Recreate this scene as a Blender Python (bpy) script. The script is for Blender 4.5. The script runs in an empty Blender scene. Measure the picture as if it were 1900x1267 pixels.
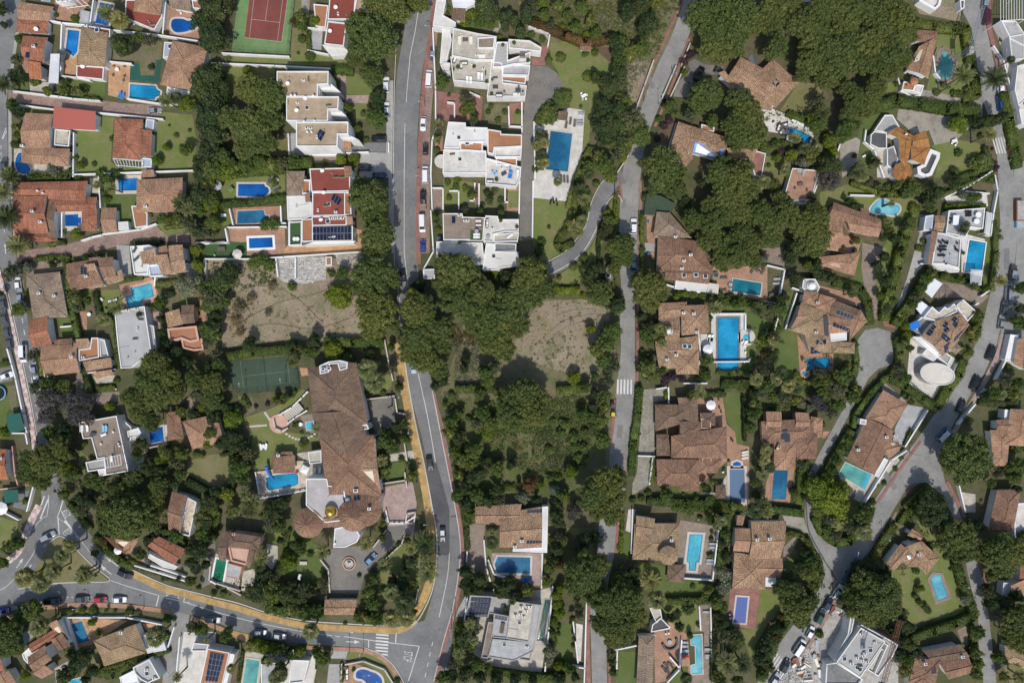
import bpy, bmesh, math, random
import numpy as np
from mathutils import Vector, Matrix
from mathutils.bvhtree import BVHTree
R = math.radians
random.seed(7); rng = np.random.default_rng(7)
sc = bpy.context.scene; col = sc.collection
# ------------------------------------------------------------------ camera, sky, sun, exposure
CH = 204.0; PPM = 6.2                                   # flying height (m), photograph pixels per metre on the ground
cam_d = bpy.data.cameras.new('camera'); cam = bpy.data.objects.new('camera', cam_d); col.objects.link(cam)
cam.location = (0,0, CH); cam_d.sensor_width = 36; cam_d.lens = 36 * CH * PPM / 1900
cam_d.clip_start = 1; cam_d.clip_end = 3000; sc.camera = cam
SUN_EL, SUN_AZ = R(55), R(179)                          # azimuth clockwise from north (+Y)
w = bpy.data.worlds.new('World'); sc.world = w; w.use_nodes = True
nt = w.node_tree; bg = nt.nodes['Background']
sky = nt.nodes.new('ShaderNodeTexSky'); sky.sky_type = 'NISHITA'; sky.sun_disc = False
sky.sun_elevation = SUN_EL; sky.sun_rotation = SUN_AZ; sky.air_density = 1.2; sky.dust_density = 1.5
nt.links.new(sky.outputs[0], bg.inputs[0]); bg.inputs[1].default_value = 0.135
sd = bpy.data.lights.new('sun', 'SUN'); so = bpy.data.objects.new('sun', sd); col.objects.link(so)
sd.energy = 3.4; sd.angle = R(0.53); sd.color = (1,.955,.89)
d = Vector((math.sin(SUN_AZ) * math.cos(SUN_EL), math.cos(SUN_AZ) * math.cos(SUN_EL), math.sin(SUN_EL)))
so.rotation_euler = d.to_track_quat('Z', 'Y').to_euler(); so.location = d * 150
sc.view_settings.view_transform = 'Standard'; sc.view_settings.look = 'None'
sc.view_settings.exposure = 0.03; sc.view_settings.gamma = 1
# ------------------------------------------------------------------ materials
MATS = {}
def newmat(name):
    m = bpy.data.materials.new(name); m.use_nodes = True
    return m, m.node_tree, m.node_tree.nodes['Principled BSDF']
def N(t, kind, **kw):
    n = t.nodes.new(kind)
    for k, v in kw.items():
        if k.startswith('_'): setattr(n, k[1:], v)
        else: n.inputs[k.replace('_', ' ')].default_value = v
    return n
def ramp(t, fac, stops):
    r = t.nodes.new('ShaderNodeValToRGB'); e = r.color_ramp.elements
    while len(e) > 2: e.remove(e[-1])
    for i, (p, c) in enumerate(stops):
        if i > 1: e.new(p)
        e[i].position = p; e[i].color = (*c, 1)
    t.links.new(fac, r.inputs[0]); return r.outputs[0]
def coords(t, mode):
    if mode == 'world': return t.nodes.new('ShaderNodeNewGeometry').outputs['Position']
    return t.nodes.new('ShaderNodeTexCoord').outputs['UV' if mode == 'uv' else 'Object']
def mul(c, f): return tuple(min(1, x * f) for x in c)
def mixc(t, a, b, fac, mode='MIX'):
    m = t.nodes.new('ShaderNodeMix'); m.data_type = 'RGBA'; m.blend_type = mode
    for s, v in ((6, a),(7, b),(0, fac)):
        if hasattr(v, 'links') or hasattr(v, 'is_output'): t.links.new(v, m.inputs[s])
        elif s == 0: m.inputs[0].default_value = v
        else: m.inputs[s].default_value = (*v, 1)
    return m.outputs[2]
def noise(t, co, scale, detail=4, rough=.6, stretch=None):
    if stretch:
        mp = t.nodes.new('ShaderNodeMapping'); mp.inputs['Scale'].default_value = stretch
        t.links.new(co, mp.inputs[0]); co = mp.outputs[0]
    n = N(t, 'ShaderNodeTexNoise', Scale=scale, Detail=detail, Roughness=rough)
    t.links.new(co, n.inputs['Vector']); return n.outputs['Fac']
def bump(t, b, h, strength=.3, dist=.1):
    bn = N(t, 'ShaderNodeBump', Strength=strength, Distance=dist)
    t.links.new(h, bn.inputs['Height']); t.links.new(bn.outputs[0], b.inputs['Normal'])
def plain(name, c, rough=.75, var=.25, scale=.6, metal=0, mode='world', spec=.3, big=.12, stain=None):
    if name in MATS: return MATS[name]
    m, t, b = newmat(name); co = coords(t, mode)
    a = ramp(t, noise(t, co, scale, 6,.7),[(.3, mul(c, 1 - var)),(.7, mul(c, 1 + var * .6))])
    if big: a = mixc(t, a, ramp(t, noise(t, co, big, 3),[(.35,(.82,.8,.78)),(.65,(1,1,1))]),1., 'MULTIPLY')
    if stain: a = mixc(t, a, stain, ramp(t, noise(t, co, .28,8,.75),[(.52,(0,0,0)),(.66,(.8,.8,.8))]))
    t.links.new(a, b.inputs['Base Color']); b.inputs['Roughness'].default_value = rough
    b.inputs['Metallic'].default_value = metal; b.inputs['Specular IOR Level'].default_value = spec
    bump(t, b, noise(t, co, scale * 6,3),.25,.03)
    MATS[name] = m; return m
def blend(name, cols, scales=(.05,.35,3), rough=.95):       # natural ground: three colours through three noises
    m, t, b = newmat(name); co = coords(t, 'world')
    n1 = noise(t, co, scales[0],5,.65); n2 = noise(t, co, scales[1],6,.7); n3 = noise(t, co, scales[2],4,.7)
    a = mixc(t, cols[0], cols[1], ramp(t, n1,[(.38,(0,0,0)),(.62,(1,1,1))]))
    a = mixc(t, a, cols[2], ramp(t, n2,[(.46,(0,0,0)),(.68,(.9,.9,.9))]))
    a = mixc(t, a, ramp(t, n3,[(.3,(.68,.68,.68)),(.7,(1.18,1.18,1.18))]),1., 'MULTIPLY')
    t.links.new(a, b.inputs['Base Color']); b.inputs['Roughness'].default_value = rough; b.inputs['Specular IOR Level'].default_value = .15
    bump(t, b, n3,.6,.12); MATS[name] = m; return m
def asphalt(name, c):
    m, t, b = newmat(name); co = coords(t, 'world')
    a = ramp(t, noise(t, co, 14,3,.8),[(.25, mul(c, .72)),(.75, mul(c, 1.22))])
    a = mixc(t, a, ramp(t, noise(t, co, .13,6,.7),[(.32,(.72,.72,.73)),(.66,(1.1,1.09,1.06))]),1., 'MULTIPLY')
    a = mixc(t, a, ramp(t, noise(t, co, .9,5,.75),[(.33,(.88,.88,.89)),(.6,(1,1,1))]),1., 'MULTIPLY')
    v = N(t, 'ShaderNodeTexVoronoi', Scale=.16); v.feature = 'DISTANCE_TO_EDGE'
    wv = t.nodes.new('ShaderNodeVectorMath'); wv.operation = 'ADD'; ns = N(t, 'ShaderNodeTexNoise', Scale=.8, Detail=4)
    t.links.new(co, ns.inputs['Vector']); t.links.new(co, wv.inputs[0])
    sv = t.nodes.new('ShaderNodeVectorMath'); sv.operation = 'SCALE'; sv.inputs['Scale'].default_value = 2.5
    t.links.new(ns.outputs['Color'], sv.inputs[0]); t.links.new(sv.outputs[0], wv.inputs[1]); t.links.new(wv.outputs[0], v.inputs['Vector'])
    a = mixc(t, a, ramp(t, v.outputs[0],[(0,(.72,.72,.72)),(.012,(1,1,1))]),1., 'MULTIPLY')
    t.links.new(a, b.inputs['Base Color']); b.inputs['Roughness'].default_value = .85; b.inputs['Specular IOR Level'].default_value = .25
    MATS[name] = m; return m
def paving(name, c, mortar, bw=.5, bh=.25, var=.25, rough=.85, ang=0.):
    m, t, b = newmat(name); co = coords(t, 'world')
    mp = t.nodes.new('ShaderNodeMapping'); mp.inputs['Rotation'].default_value = (0,0, ang); t.links.new(co, mp.inputs[0])
    br = N(t, 'ShaderNodeTexBrick', Scale=1.); br.inputs['Color1'].default_value = (*mul(c, 1 - var),1); br.inputs['Color2'].default_value = (*mul(c, 1 + var),1)
    br.inputs['Mortar'].default_value = (*mortar, 1); br.inputs['Mortar Size'].default_value = .018
    br.inputs['Brick Width'].default_value = bw; br.inputs['Row Height'].default_value = bh; t.links.new(mp.outputs[0], br.inputs['Vector'])
    a = mixc(t, br.outputs[0], ramp(t, noise(t, co, .35,6,.7),[(.3,(.7,.7,.7)),(.65,(1.1,1.1,1.1))]),1., 'MULTIPLY')
    a = mixc(t, a, ramp(t, noise(t, co, 4., 3,.7),[(.3,(.85,.85,.85)),(.65,(1.08,1.08,1.08))]),1., 'MULTIPLY')
    t.links.new(a, b.inputs['Base Color']); b.inputs['Roughness'].default_value = rough; MATS[name] = m; return m
def tiles(name, lo, mid, hi, mott=.5):                       # barrel roof tiles: uv u along the eave, v up the slope, metres
    m, t, b = newmat(name); co = coords(t, 'uv'); wc = coords(t, 'world')
    n1 = noise(t, co, 1., 3,.75, stretch=(4.2,1.7,1)); n2 = noise(t, co, 1., 4,.6, stretch=(1.3,.35,1)); n3 = noise(t, wc, .22,4)
    a = ramp(t, n1,[(.5 - .2 * mott - .06, lo),(.5, mid),(.5 + .2 * mott + .06, hi)])
    a = mixc(t, a, ramp(t, n2,[(.3,(.7,.68,.66)),(.62,(1.06,1.05,1.03))]),1., 'MULTIPLY')
    a = mixc(t, a, ramp(t, n3,[(.36,(.78,.76,.75)),(.62,(1.1,1.08,1.05))]),1., 'MULTIPLY')
    wv = N(t, 'ShaderNodeTexWave', Scale=.62, Distortion=.4, Detail=1); wv.wave_profile = 'SIN'; t.links.new(co, wv.inputs[0])
    a = mixc(t, a, ramp(t, wv.outputs[1],[(0,(.78,.76,.75)),(.45,(1.06,1.06,1.06))]),1., 'MULTIPLY')
    t.links.new(a, b.inputs['Base Color']); b.inputs['Roughness'].default_value = .85; b.inputs['Specular IOR Level'].default_value = .2
    bump(t, b, wv.outputs[1],.8,.08); MATS[name] = m; return m
def water(name, c, c2=None, rough=.06):
    m, t, b = newmat(name); co = coords(t, 'world')
    c2 = c2 or mul(c, 1.35)
    v = N(t, 'ShaderNodeTexVoronoi', Scale=1.6); v.feature = 'SMOOTH_F1'; t.links.new(co, v.inputs['Vector'])
    a = ramp(t, noise(t, co, .13,2),[(.4, mul(c, .72)),(.6, mul(c2,.92))])
    a = mixc(t, a, ramp(t, v.outputs[0],[(.2,(.9,.93,.95)),(.6,(1.12,1.08,1.05))]),1., 'MULTIPLY')
    t.links.new(a, b.inputs['Base Color']); b.inputs['Roughness'].default_value = rough; b.inputs['IOR'].default_value = 1.33
    bump(t, b, noise(t, co, 2.6,4,.65),.7,.08); MATS[name] = m; return m
def leaf(name, c1, c2, c3=None, trans=.33):
    m, t, b = newmat(name); oi = t.nodes.new('ShaderNodeObjectInfo'); g = t.nodes.new('ShaderNodeNewGeometry')
    tc = t.nodes.new('ShaderNodeTexCoord').outputs['Object']
    a = ramp(t, g.outputs['Random Per Island'],[(0, c1),(.8, c2),(1, c3 or c2)])
    a = mixc(t, a, ramp(t, noise(t, tc, .45,3),[(.35,(.8,.82,.84)),(.65,(1.2,1.14,1.04))]),1., 'MULTIPLY')
    a = mixc(t, a, ramp(t, oi.outputs['Random'],[(0,(.84,.9,.86)),(.5,(1.02,1,1.)),(1,(1.3,1.14,1.))]),1., 'MULTIPLY')
    t.links.new(a, b.inputs['Base Color']); b.inputs['Roughness'].default_value = .65; b.inputs['Specular IOR Level'].default_value = .2
    tr = t.nodes.new('ShaderNodeBsdfTranslucent'); t.links.new(a, tr.inputs[0]); mx = t.nodes.new('ShaderNodeMixShader'); mx.inputs[0].default_value = trans
    t.links.new(b.outputs[0], mx.inputs[1]); t.links.new(tr.outputs[0], mx.inputs[2]); t.links.new(mx.outputs[0], t.nodes['Material Output'].inputs[0])
    MATS[name] = m; return m
def solar(name):
    m, t, b = newmat(name); co = coords(t, 'uv')
    br = N(t, 'ShaderNodeTexBrick', Scale=1.); br.offset = 0
    br.inputs['Color1'].default_value = (.008,.012,.03,1); br.inputs['Color2'].default_value = (.013,.02,.045,1)
    br.inputs['Mortar'].default_value = (.25,.26,.28,1); br.inputs['Mortar Size'].default_value = .035
    br.inputs['Brick Width'].default_value = 1.; br.inputs['Row Height'].default_value = 1.7; t.links.new(co, br.inputs['Vector'])
    t.links.new(br.outputs[0], b.inputs['Base Color']); b.inputs['Roughness'].default_value = .18; MATS[name] = m; return m
def stripes(name, c1, c2, n=1., uv=True):
    m, t, b = newmat(name); co = coords(t, 'uv' if uv else 'world')
    wv = N(t, 'ShaderNodeTexWave', Scale=n * .159, Distortion=0.); t.links.new(co, wv.inputs[0])
    t.links.new(ramp(t, wv.outputs[1],[(.42, c1),(.58, c2)]), b.inputs['Base Color']); b.inputs['Roughness'].default_value = .6; MATS[name] = m; return m
def checker(name, c1, c2, s):
    m, t, b = newmat(name); co = coords(t, 'world'); mp = t.nodes.new('ShaderNodeMapping'); mp.inputs['Rotation'].default_value = (0,0,.2); mp.inputs['Location'].default_value = (0,0,.37); t.links.new(co, mp.inputs[0])
    ck = N(t, 'ShaderNodeTexChecker', Scale=s); ck.inputs[1].default_value = (*c1,1); ck.inputs[2].default_value = (*c2,1); t.links.new(mp.outputs[0], ck.inputs[0])
    t.links.new(ck.outputs[0], b.inputs['Base Color']); b.inputs['Roughness'].default_value = .8; MATS[name] = m; return m
# natural ground
blend('earth', [(.085,.09,.04),(.14,.115,.07),(.055,.075,.028)])
blend('lawn', [(.13,.17,.046),(.165,.18,.062),(.22,.19,.095)],(.06,.22,5))
blend('lawn_dry', [(.165,.16,.065),(.215,.18,.1),(.135,.145,.055)],(.08,.3,4))
blend('lawn_lush', [(.085,.125,.035),(.11,.14,.04),(.135,.15,.06)],(.06,.22,5))
blend('turf', [(.05,.1,.035),(.055,.11,.04),(.045,.09,.03)],(.06,.22,8))
blend('bare', [(.24,.19,.13),(.3,.245,.175),(.15,.155,.075)],(.05,.12,1.6))
blend('scrub_ground', [(.15,.13,.075),(.19,.16,.1),(.09,.12,.04)],(.07,.3,2.5))
blend('meadow', [(.085,.105,.035),(.15,.14,.07),(.07,.095,.03)],(.07,.25,3)); plain('sheen_blue', (.16,.33,.75),.15,.3,1.2, big=0, stain=(.8,.85,.9), spec=.8)  # blue panel's pale blotches paint its glassy sheen into the colour
blend('gravel', [(.3,.27,.22),(.36,.33,.28),(.2,.18,.15)],(.07,.4,5))
blend('rubble_ground', [(.36,.34,.31),(.44,.42,.39),(.24,.21,.18)],(.1,.6,3))
blend('soil', [(.13,.09,.06),(.17,.12,.08),(.08,.07,.04)],(.1,.4,3))
asphalt('asphalt', (.2,.2,.198)); asphalt('asphalt_dark', (.1,.1,.102)); asphalt('asphalt_brown', (.2,.185,.165)); asphalt('asphalt_pale', (.27,.265,.25))
plain('concrete', (.36,.35,.33),.9,.2,1.2); plain('concrete_dark', (.2,.2,.2),.9,.25,1.2); plain('stone_pale', (.52,.48,.42),.8,.1,1.5)
plain('kerb', (.5,.49,.46),.85,.15,2); plain('paint', (.6,.6,.58),.7,.25,3); paving('yellow_paving', (.42,.27,.1),(.3,.2,.09),1., 1., .14)
paving('brick_lane', (.27,.18,.145),(.2,.15,.12),.4,.2); paving('red_paving', (.27,.125,.1),(.2,.11,.09),.6,.3,.15)
paving('pink_paving', (.36,.26,.23),(.25,.2,.18),.6,.6,.12); paving('terracotta_floor', (.36,.2,.125),(.27,.2,.15),.4,.4,.12)
paving('orange_floor', (.45,.26,.13),(.33,.24,.17),.5,.5,.12, ang=.7); paving('stone_floor', (.45,.41,.34),(.3,.28,.24),.8,.6,.1)
paving('cobble', (.27,.25,.2),(.17,.16,.13),.3,.3,.25); paving('brown_paving', (.25,.195,.15),(.18,.15,.12),.5,.5,.1)
paving('white_floor', (.56,.53,.48),(.5,.48,.45),1.2,1.2,.04); paving('grey_floor', (.36,.36,.36),(.28,.28,.28),.9,.9,.06)
paving('pattern_floor', (.5,.4,.3),(.72,.68,.62),.8,.8,.25); paving('wood_deck', (.27,.21,.16),(.12,.1,.08),3., .16,.15)
checker('chequered_paving', (.42,.27,.24),(.5,.46,.42),.75)
# roofs
tiles('roof_brown', (.112,.069,.049),(.230,.139,.096),(.399,.260,.177),.7)
tiles('roof_mottled', (.125,.078,.056),(.306,.197,.130),(.589,.444,.284),.75)
tiles('roof_buff', (.156,.104,.062),(.301,.218,.136),(.448,.345,.231),.8)
tiles('roof_red', (.192,.082,.050),(.306,.132,.084),(.410,.210,.136),.5)
tiles('roof_tan', (.191,.112,.074),(.342,.210,.139),(.483,.320,.216),.7)
tiles('roof_dark', (.101,.071,.054),(.177,.123,.090),(.270,.189,.136),.6)
tiles('roof_orange', (.262,.093,.048),(.351,.141,.073),(.441,.199,.106),.5)
tiles('roof_grey', (.135,.106,.082),(.255,.198,.153),(.390,.317,.235),.7)
tiles('amber_roof', (.286,.132,.046),(.328,.162,.061),(.384,.206,.077),.4)
plain('roof_redflat', (.24,.062,.045),.8,.15,.7); plain('roof_sand', (.4,.31,.21),.9,.2,.8, stain=(.22,.16,.1))
plain('roof_white', (.62,.61,.58),.8,.08,.8, stain=(.6,.58,.54)); plain('roof_greyflat', (.4,.4,.4),.85,.1,.8, stain=(.33,.33,.32)); plain('roof_terra', (.36,.17,.09),.85,.12,1)
plain('stucco', (.75,.75,.74),.85,.05,1.2, spec=.2); plain('stucco_cream', (.66,.59,.47),.85,.08,1.2, spec=.2)
plain('stucco_pink', (.55,.35,.27),.85,.1,1.); plain('white', (.7,.7,.69),.5,.04,3, big=0); plain('offwhite', (.7,.67,.6),.6,.06,3, big=0)
plain('black', (.015,.015,.016),.4,.1,3, big=0); plain('dark_grey', (.06,.062,.068),.5,.1,3, big=0); plain('grey', (.3,.31,.33),.55,.1,3, big=0)
plain('glass', (.03,.045,.055),.08,.1,1, spec=.6, big=0); plain('wood', (.22,.12,.065),.7,.25,4, big=0); plain('rust', (.2,.08,.05),.8,.3,3, big=0)
plain('metal', (.55,.56,.57),.35,.08,2, metal=.8, big=0); plain('gold', (.75,.46,.1),.25,.05,1, metal=1, big=0); plain('bark', (.13,.09,.06),.9,.3,3, mode='obj', big=0)
plain('green_fabric', (.02,.1,.075),.8,.15,1); plain('green_court', (.05,.08,.05),.85,.15,.6); plain('green_court_light', (.15,.25,.1),.85,.15,.6); plain('red_court', (.2,.062,.05),.85,.12,.6)
plain('blue_plastic', (.02,.16,.5),.4,.1,2, big=0); plain('sky_fabric', (.2,.42,.6),.7,.1,2, big=0); plain('net', (.05,.06,.05),.8,.1,3, big=0); plain('red_plastic', (.5,.04,.04),.5,.1,2, big=0)
plain('yellow_plastic', (.6,.45,.03),.5,.1,2, big=0); plain('grey_sheet', (.36,.42,.5),.4,.06,1.5); plain('canvas', (.62,.57,.5),.8,.05,2); plain('tinroof', (.62,.63,.64),.45,.08,1.2)
plain('brownflat', (.12,.1,.085),.9,.2,1); plain('marble', (.4,.375,.365),.6,.12,.5, stain=(.45,.43,.44)); plain('sheet_pale', (.68,.7,.72),.5,.05,1)
solar('solar_cells'); stripes('cover_stripes', (.07,.13,.22),(.1,.17,.27),3.); stripes('blue_cover', (.05,.085,.3),(.06,.1,.34),4.)
stripes('corrugated_red', (.3,.07,.05),(.36,.1,.07),8.)
water('water_blue', (.012,.15,.44),(.02,.2,.5)); water('water_deep', (.008,.085,.32),(.01,.11,.38)); water('water_teal', (.012,.14,.2),(.02,.2,.26)); water('water_cyan', (.05,.36,.48),(.1,.45,.55))
water('water_pale', (.12,.42,.52),(.2,.5,.56)); water('water_green', (.01,.16,.08),(.015,.19,.1)); water('water_aqua', (.09,.32,.31),(.13,.38,.35)); water('water_dull', (.02,.12,.24),(.03,.16,.28))
water('water_azure', (.01,.22,.42),(.02,.28,.5)); water('water_dark', (.006,.055,.045),(.01,.07,.055))
leaf('leaf_pine', (.060,.086,.024),(.142,.180,.055),(.222,.258,.096)); leaf('leaf_dark', (.026,.046,.018),(.070,.101,.038),(.120,.154,.060)); leaf('leaf_mid', (.046,.079,.018),(.125,.180,.046),(.198,.258,.078))
leaf('leaf_grey', (.06,.075,.035),(.13,.15,.08),(.2,.22,.13)); leaf('leaf_light', (.05,.075,.015),(.14,.17,.045),(.22,.25,.08)); leaf('leaf_bright', (.065,.109,.012),(.174,.232,.029),(.275,.319,.051)); leaf('leaf_hedge', (.050,.082,.020),(.120,.162,.043),(.186,.216,.067)); leaf('leaf_silver', (.087,.109,.065),(.189,.217,.145),(.348,.362,.261))
leaf('leaf_palm', (.072,.094,.029),(.189,.203,.080),(.348,.319,.160),.15); leaf('leaf_palm_dark', (.026,.046,.017),(.072,.094,.036),(.131,.145,.065),.15); leaf('blossom_lilac', (.07,.08,.055),(.12,.11,.12),(.18,.165,.21)); leaf('blossom_purple', (.04,.06,.02),(.1,.028,.1),(.05,.075,.025))
leaf('leaf_brown', (.06,.045,.02),(.12,.085,.035),(.2,.12,.05)); leaf('leaf_dry', (.15,.13,.075),(.25,.215,.13),(.3,.26,.17)); leaf('leaf_weed', (.06,.09,.025),(.12,.155,.05),(.19,.2,.09)); leaf('blossom_white', (.05,.07,.03),(.2,.22,.15),(.5,.5,.42))
M = lambda n: MATS[n]
# ------------------------------------------------------------------ picture tile -> ground
O = [0., 0., 1.]
def T(x0, y0): O[:] = [x0, y0,3.84]
def G(): O[:] = [0., 0., 1.]
def gp(x, y): return O[0] + x / O[2], O[1] + y / O[2]
def P(x, y, z=0.):
    px, py = gp(x, y); k = (CH - z) / CH
    return Vector(((px - 950) / PPM * k, (633.5 - py) / PPM * k, z))
def pts(c): return [(c[i], c[i + 1]) for i in range(0, len(c),2)]
def mlen(v): return v / O[2] / PPM                       # picture length in this tile -> metres
# ------------------------------------------------------------------ object helpers
def link(o, parent=None, kind=None):
    col.objects.link(o)
    if parent: o.parent = parent
    if kind: o['kind'] = kind
    return o
def meshobj(name, verts, faces, mat, parent=None, mi=None, uv=None, loc=None):
    me = bpy.data.meshes.new(name); me.from_pydata([tuple(v) for v in verts],[], faces)
    for m in (mat if isinstance(mat, (list, tuple)) else [mat]): me.materials.append(M(m) if isinstance(m, str) else m)
    if mi: me.polygons.foreach_set('material_index', mi)
    if uv:
        l = me.uv_layers.new(name='UVMap'); k = 0
        for f, u in zip(faces, uv):
            for q in u: l.data[k].uv = q; k += 1
    me.update(); o = bpy.data.objects.new(name, me)
    if loc: o.location = loc
    return link(o, parent)
class MB:
    def __init__(s): s.v = []; s.f = []; s.m = []; s.uv = []
    def add(s, vs, fs, m=0, uv=None):
        b = len(s.v); s.v += [Vector(v) for v in vs]; s.f += [tuple(i + b for i in f) for f in fs]; s.m += [m] * len(fs)
        s.uv += uv if uv else [[(s.v[i].x, s.v[i].y) for i in f] for f in s.f[-len(fs):]]
    def box(s, c, d, rz=0., m=0, top=1.):
        c = Vector(c); x, y, z = d[0] / 2, d[1] / 2, d[2]; ca, sa = math.cos(rz), math.sin(rz); vs = []
        for zz, k in ((0,1),(z, top)):
            for sx, sy in ((-1,-1),(1,-1),(1,1),(-1,1)):
                u, v = sx * x * k, sy * y * k; vs.append((c.x + u * ca - v * sa, c.y + u * sa + v * ca, c.z + zz))
        s.add(vs, [(3,2,1,0),(4,5,6,7),(0,1,5,4),(1,2,6,5),(2,3,7,6),(3,0,4,7)], m)
    def prism(s, poly, z0, z1, m=0, mt=None):
        n = len(poly); vs = [(p[0], p[1], z0) for p in poly] + [(p[0], p[1], z1) for p in poly]
        s.add(vs, [(i, (i + 1) % n, n + (i + 1) % n, n + i) for i in range(n)] + [tuple(range(n - 1,-1,-1))], m)
        s.add([(p[0], p[1], z1) for p in poly],[tuple(range(n))], m if mt is None else mt)
    def cyl(s, c, r0, r1, h, n=10, m=0, cap=True):
        c = Vector(c); vs = []
        for r, z in ((r0,0),(r1, h)):
            vs += [(c.x + r * math.cos(2 * math.pi * i / n), c.y + r * math.sin(2 * math.pi * i / n), c.z + z) for i in range(n)]
        fs = [(i, (i + 1) % n, n + (i + 1) % n, n + i) for i in range(n)]
        if cap: fs += [tuple(range(n, 2 * n)), tuple(range(n - 1,-1,-1))]
        s.add(vs, fs, m)
    def tube(s, a, b, r0, r1=None, n=6, m=0):
        a, b = Vector(a), Vector(b); r1 = r0 if r1 is None else r1; q = (b - a).to_track_quat('Z', 'Y').to_matrix(); vs = []
        for p, r in ((a, r0),(b, r1)):
            vs += [p + q @ Vector((r * math.cos(2 * math.pi * i / n), r * math.sin(2 * math.pi * i / n),0)) for i in range(n)]
        s.add(vs, [(i, (i + 1) % n, n + (i + 1) % n, n + i) for i in range(n)] + [tuple(range(n, 2 * n)), tuple(range(n - 1,-1,-1))], m)
    def dome(s, c, r, h, n=20, k=7, m=0, z0=0.):
        c = Vector(c); vs = []; fs = []
        for j in range(k):
            a = (j / k) * math.pi / 2
            vs += [(c.x + r * math.cos(a) * math.cos(2 * math.pi * i / n), c.y + r * math.cos(a) * math.sin(2 * math.pi * i / n), c.z + h * math.sin(a)) for i in range(n)]
        vs.append((c.x, c.y, c.z + h))
        for j in range(k - 1): fs += [(j * n + i, j * n + (i + 1) % n, (j + 1) * n + (i + 1) % n, (j + 1) * n + i) for i in range(n)]
        fs += [((k - 1) * n + i, (k - 1) * n + (i + 1) % n, k * n) for i in range(n)]; s.add(vs, fs, m)
    def obj(s, name, mat, parent=None, loc=None, uv=False): return meshobj(name, s.v, s.f, mat, parent, s.m, s.uv if uv else None, loc)
def area(p): return sum(p[i][0] * p[(i + 1) % len(p)][1] - p[(i + 1) % len(p)][0] * p[i][1] for i in range(len(p))) / 2
def ccw(p): return p if area(p) > 0 else p[::-1]
def inset(poly, dd):                                      # poly ccw; dd>0 shrinks
    n = len(poly); out = []
    for i in range(n):
        a, b, c = (Vector((poly[j % n][0], poly[j % n][1])) for j in (i - 1, i, i + 1))
        e1 = (b - a).normalized(); e2 = (c - b).normalized(); n1 = Vector((-e1.y, e1.x)); n2 = Vector((-e2.y, e2.x))
        k = n1 + n2; L = max(.35, k.length_squared / 2); out.append(b + k / L * dd / 1.)
    return out
def smooth(ps, closed=True, k=5):
    n = len(ps); out = []; rngi = range(n if closed else n - 1)
    for i in rngi:
        g = (lambda j: ps[j % n]) if closed else (lambda j: ps[max(0, min(n - 1, j))])
        p0, p1, p2, p3 = (np.array(g(i + j), float) for j in (-1,0,1,2))
        for s_ in range(k):
            t = s_ / k; out.append(tuple(.5 * (2 * p1 + (p2 - p0) * t + (2 * p0 - 5 * p1 + 4 * p2 - p3) * t * t + (3 * p1 - p0 - 3 * p2 + p3) * t ** 3)))
    if not closed: out.append(tuple(ps[-1]))
    return out
def tag(o, label, cat, group=None, kind=None):
    if label: o['label'] = label
    if cat: o['category'] = cat
    if group: o['group'] = group
    if kind: o['kind'] = kind
    return o
def empty(name, loc, rz=0.):
    o = bpy.data.objects.new(name, None); o.location = loc; o.rotation_euler.z = rz; o.empty_display_size = .5; col.objects.link(o); return o
# automatic «which one» labels: nearest landmark and side of it
LM = []; AUTO = []
def auto(o, desc, cat, group=None):
    o['category'] = cat; AUTO.append([o, desc, group]); return o
SIDES = ['right of', 'upper right of', 'above', 'upper left of', 'left of', 'lower left of', 'below', 'lower right of']
ORD = ['nearest', 'second', 'third', 'fourth', 'fifth', 'sixth', 'seventh', 'eighth', 'ninth', 'tenth', 'eleventh', 'twelfth', 'thirteenth', 'fourteenth', 'fifteenth', 'sixteenth', 'seventeenth', 'eighteenth', 'nineteenth', 'twentieth']
def resolve_labels():
    buckets = {}
    for o, desc, group in AUTO:
        p = o.location if o.type == 'EMPTY' or o.location.length > 0 else sum((Vector(v) for v in o.bound_box), Vector()) / 8
        best = min(LM, key=lambda l: (l[1].x - p.x) ** 2 + (l[1].y - p.y) ** 2)
        dx, dy = p.x - best[1].x, p.y - best[1].y; dist = math.hypot(dx, dy)
        side = 'over' if dist < 2 else SIDES[int(round(math.degrees(math.atan2(dy, dx)) / 45)) % 8]
        if side == 'over': side = 'in the middle of'
        buckets.setdefault((desc, side, best[0]),[]).append((dist, o, group))
    for (desc, side, lm), L in buckets.items():
        L.sort(key=lambda e: e[0])
        for i, (dist, o, group) in enumerate(L):
            o['label'] = f'{desc} {side} the {lm}' if len(L) == 1 else f'{ORD[min(i, 19)]} {desc} outward {side} the {lm}'
            w_ = o['label'].split()
            if len(w_) > 16: o['label'] = ' '.join(x for x in w_ if x not in ('outward', 'long', 'clipped', 'the'))
            if group: o['group'] = group
# scene rays for seating things on roofs and terraces
TV, TF = [],[]; BV = [None]
def solid(verts, faces):
    b = len(TV); TV.extend(tuple(v) for v in verts); TF.extend(tuple(i + b for i in f) for f in faces); BV[0] = None
def at(x, y):
    if BV[0] is None and TF: BV[0] = BVHTree.FromPolygons(TV, TF, all_triangles=False)
    g = P(x, y); o = Vector((0,0, CH)); dd = (g - o).normalized()
    if BV[0]:
        h, nrm, i, t = BV[0].ray_cast(o, dd)
        if h and h.z > .05: return h, (nrm if nrm.z > 0 else -nrm)
    return Vector((g.x, g.y, .06)), Vector((0,0,1))
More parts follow.
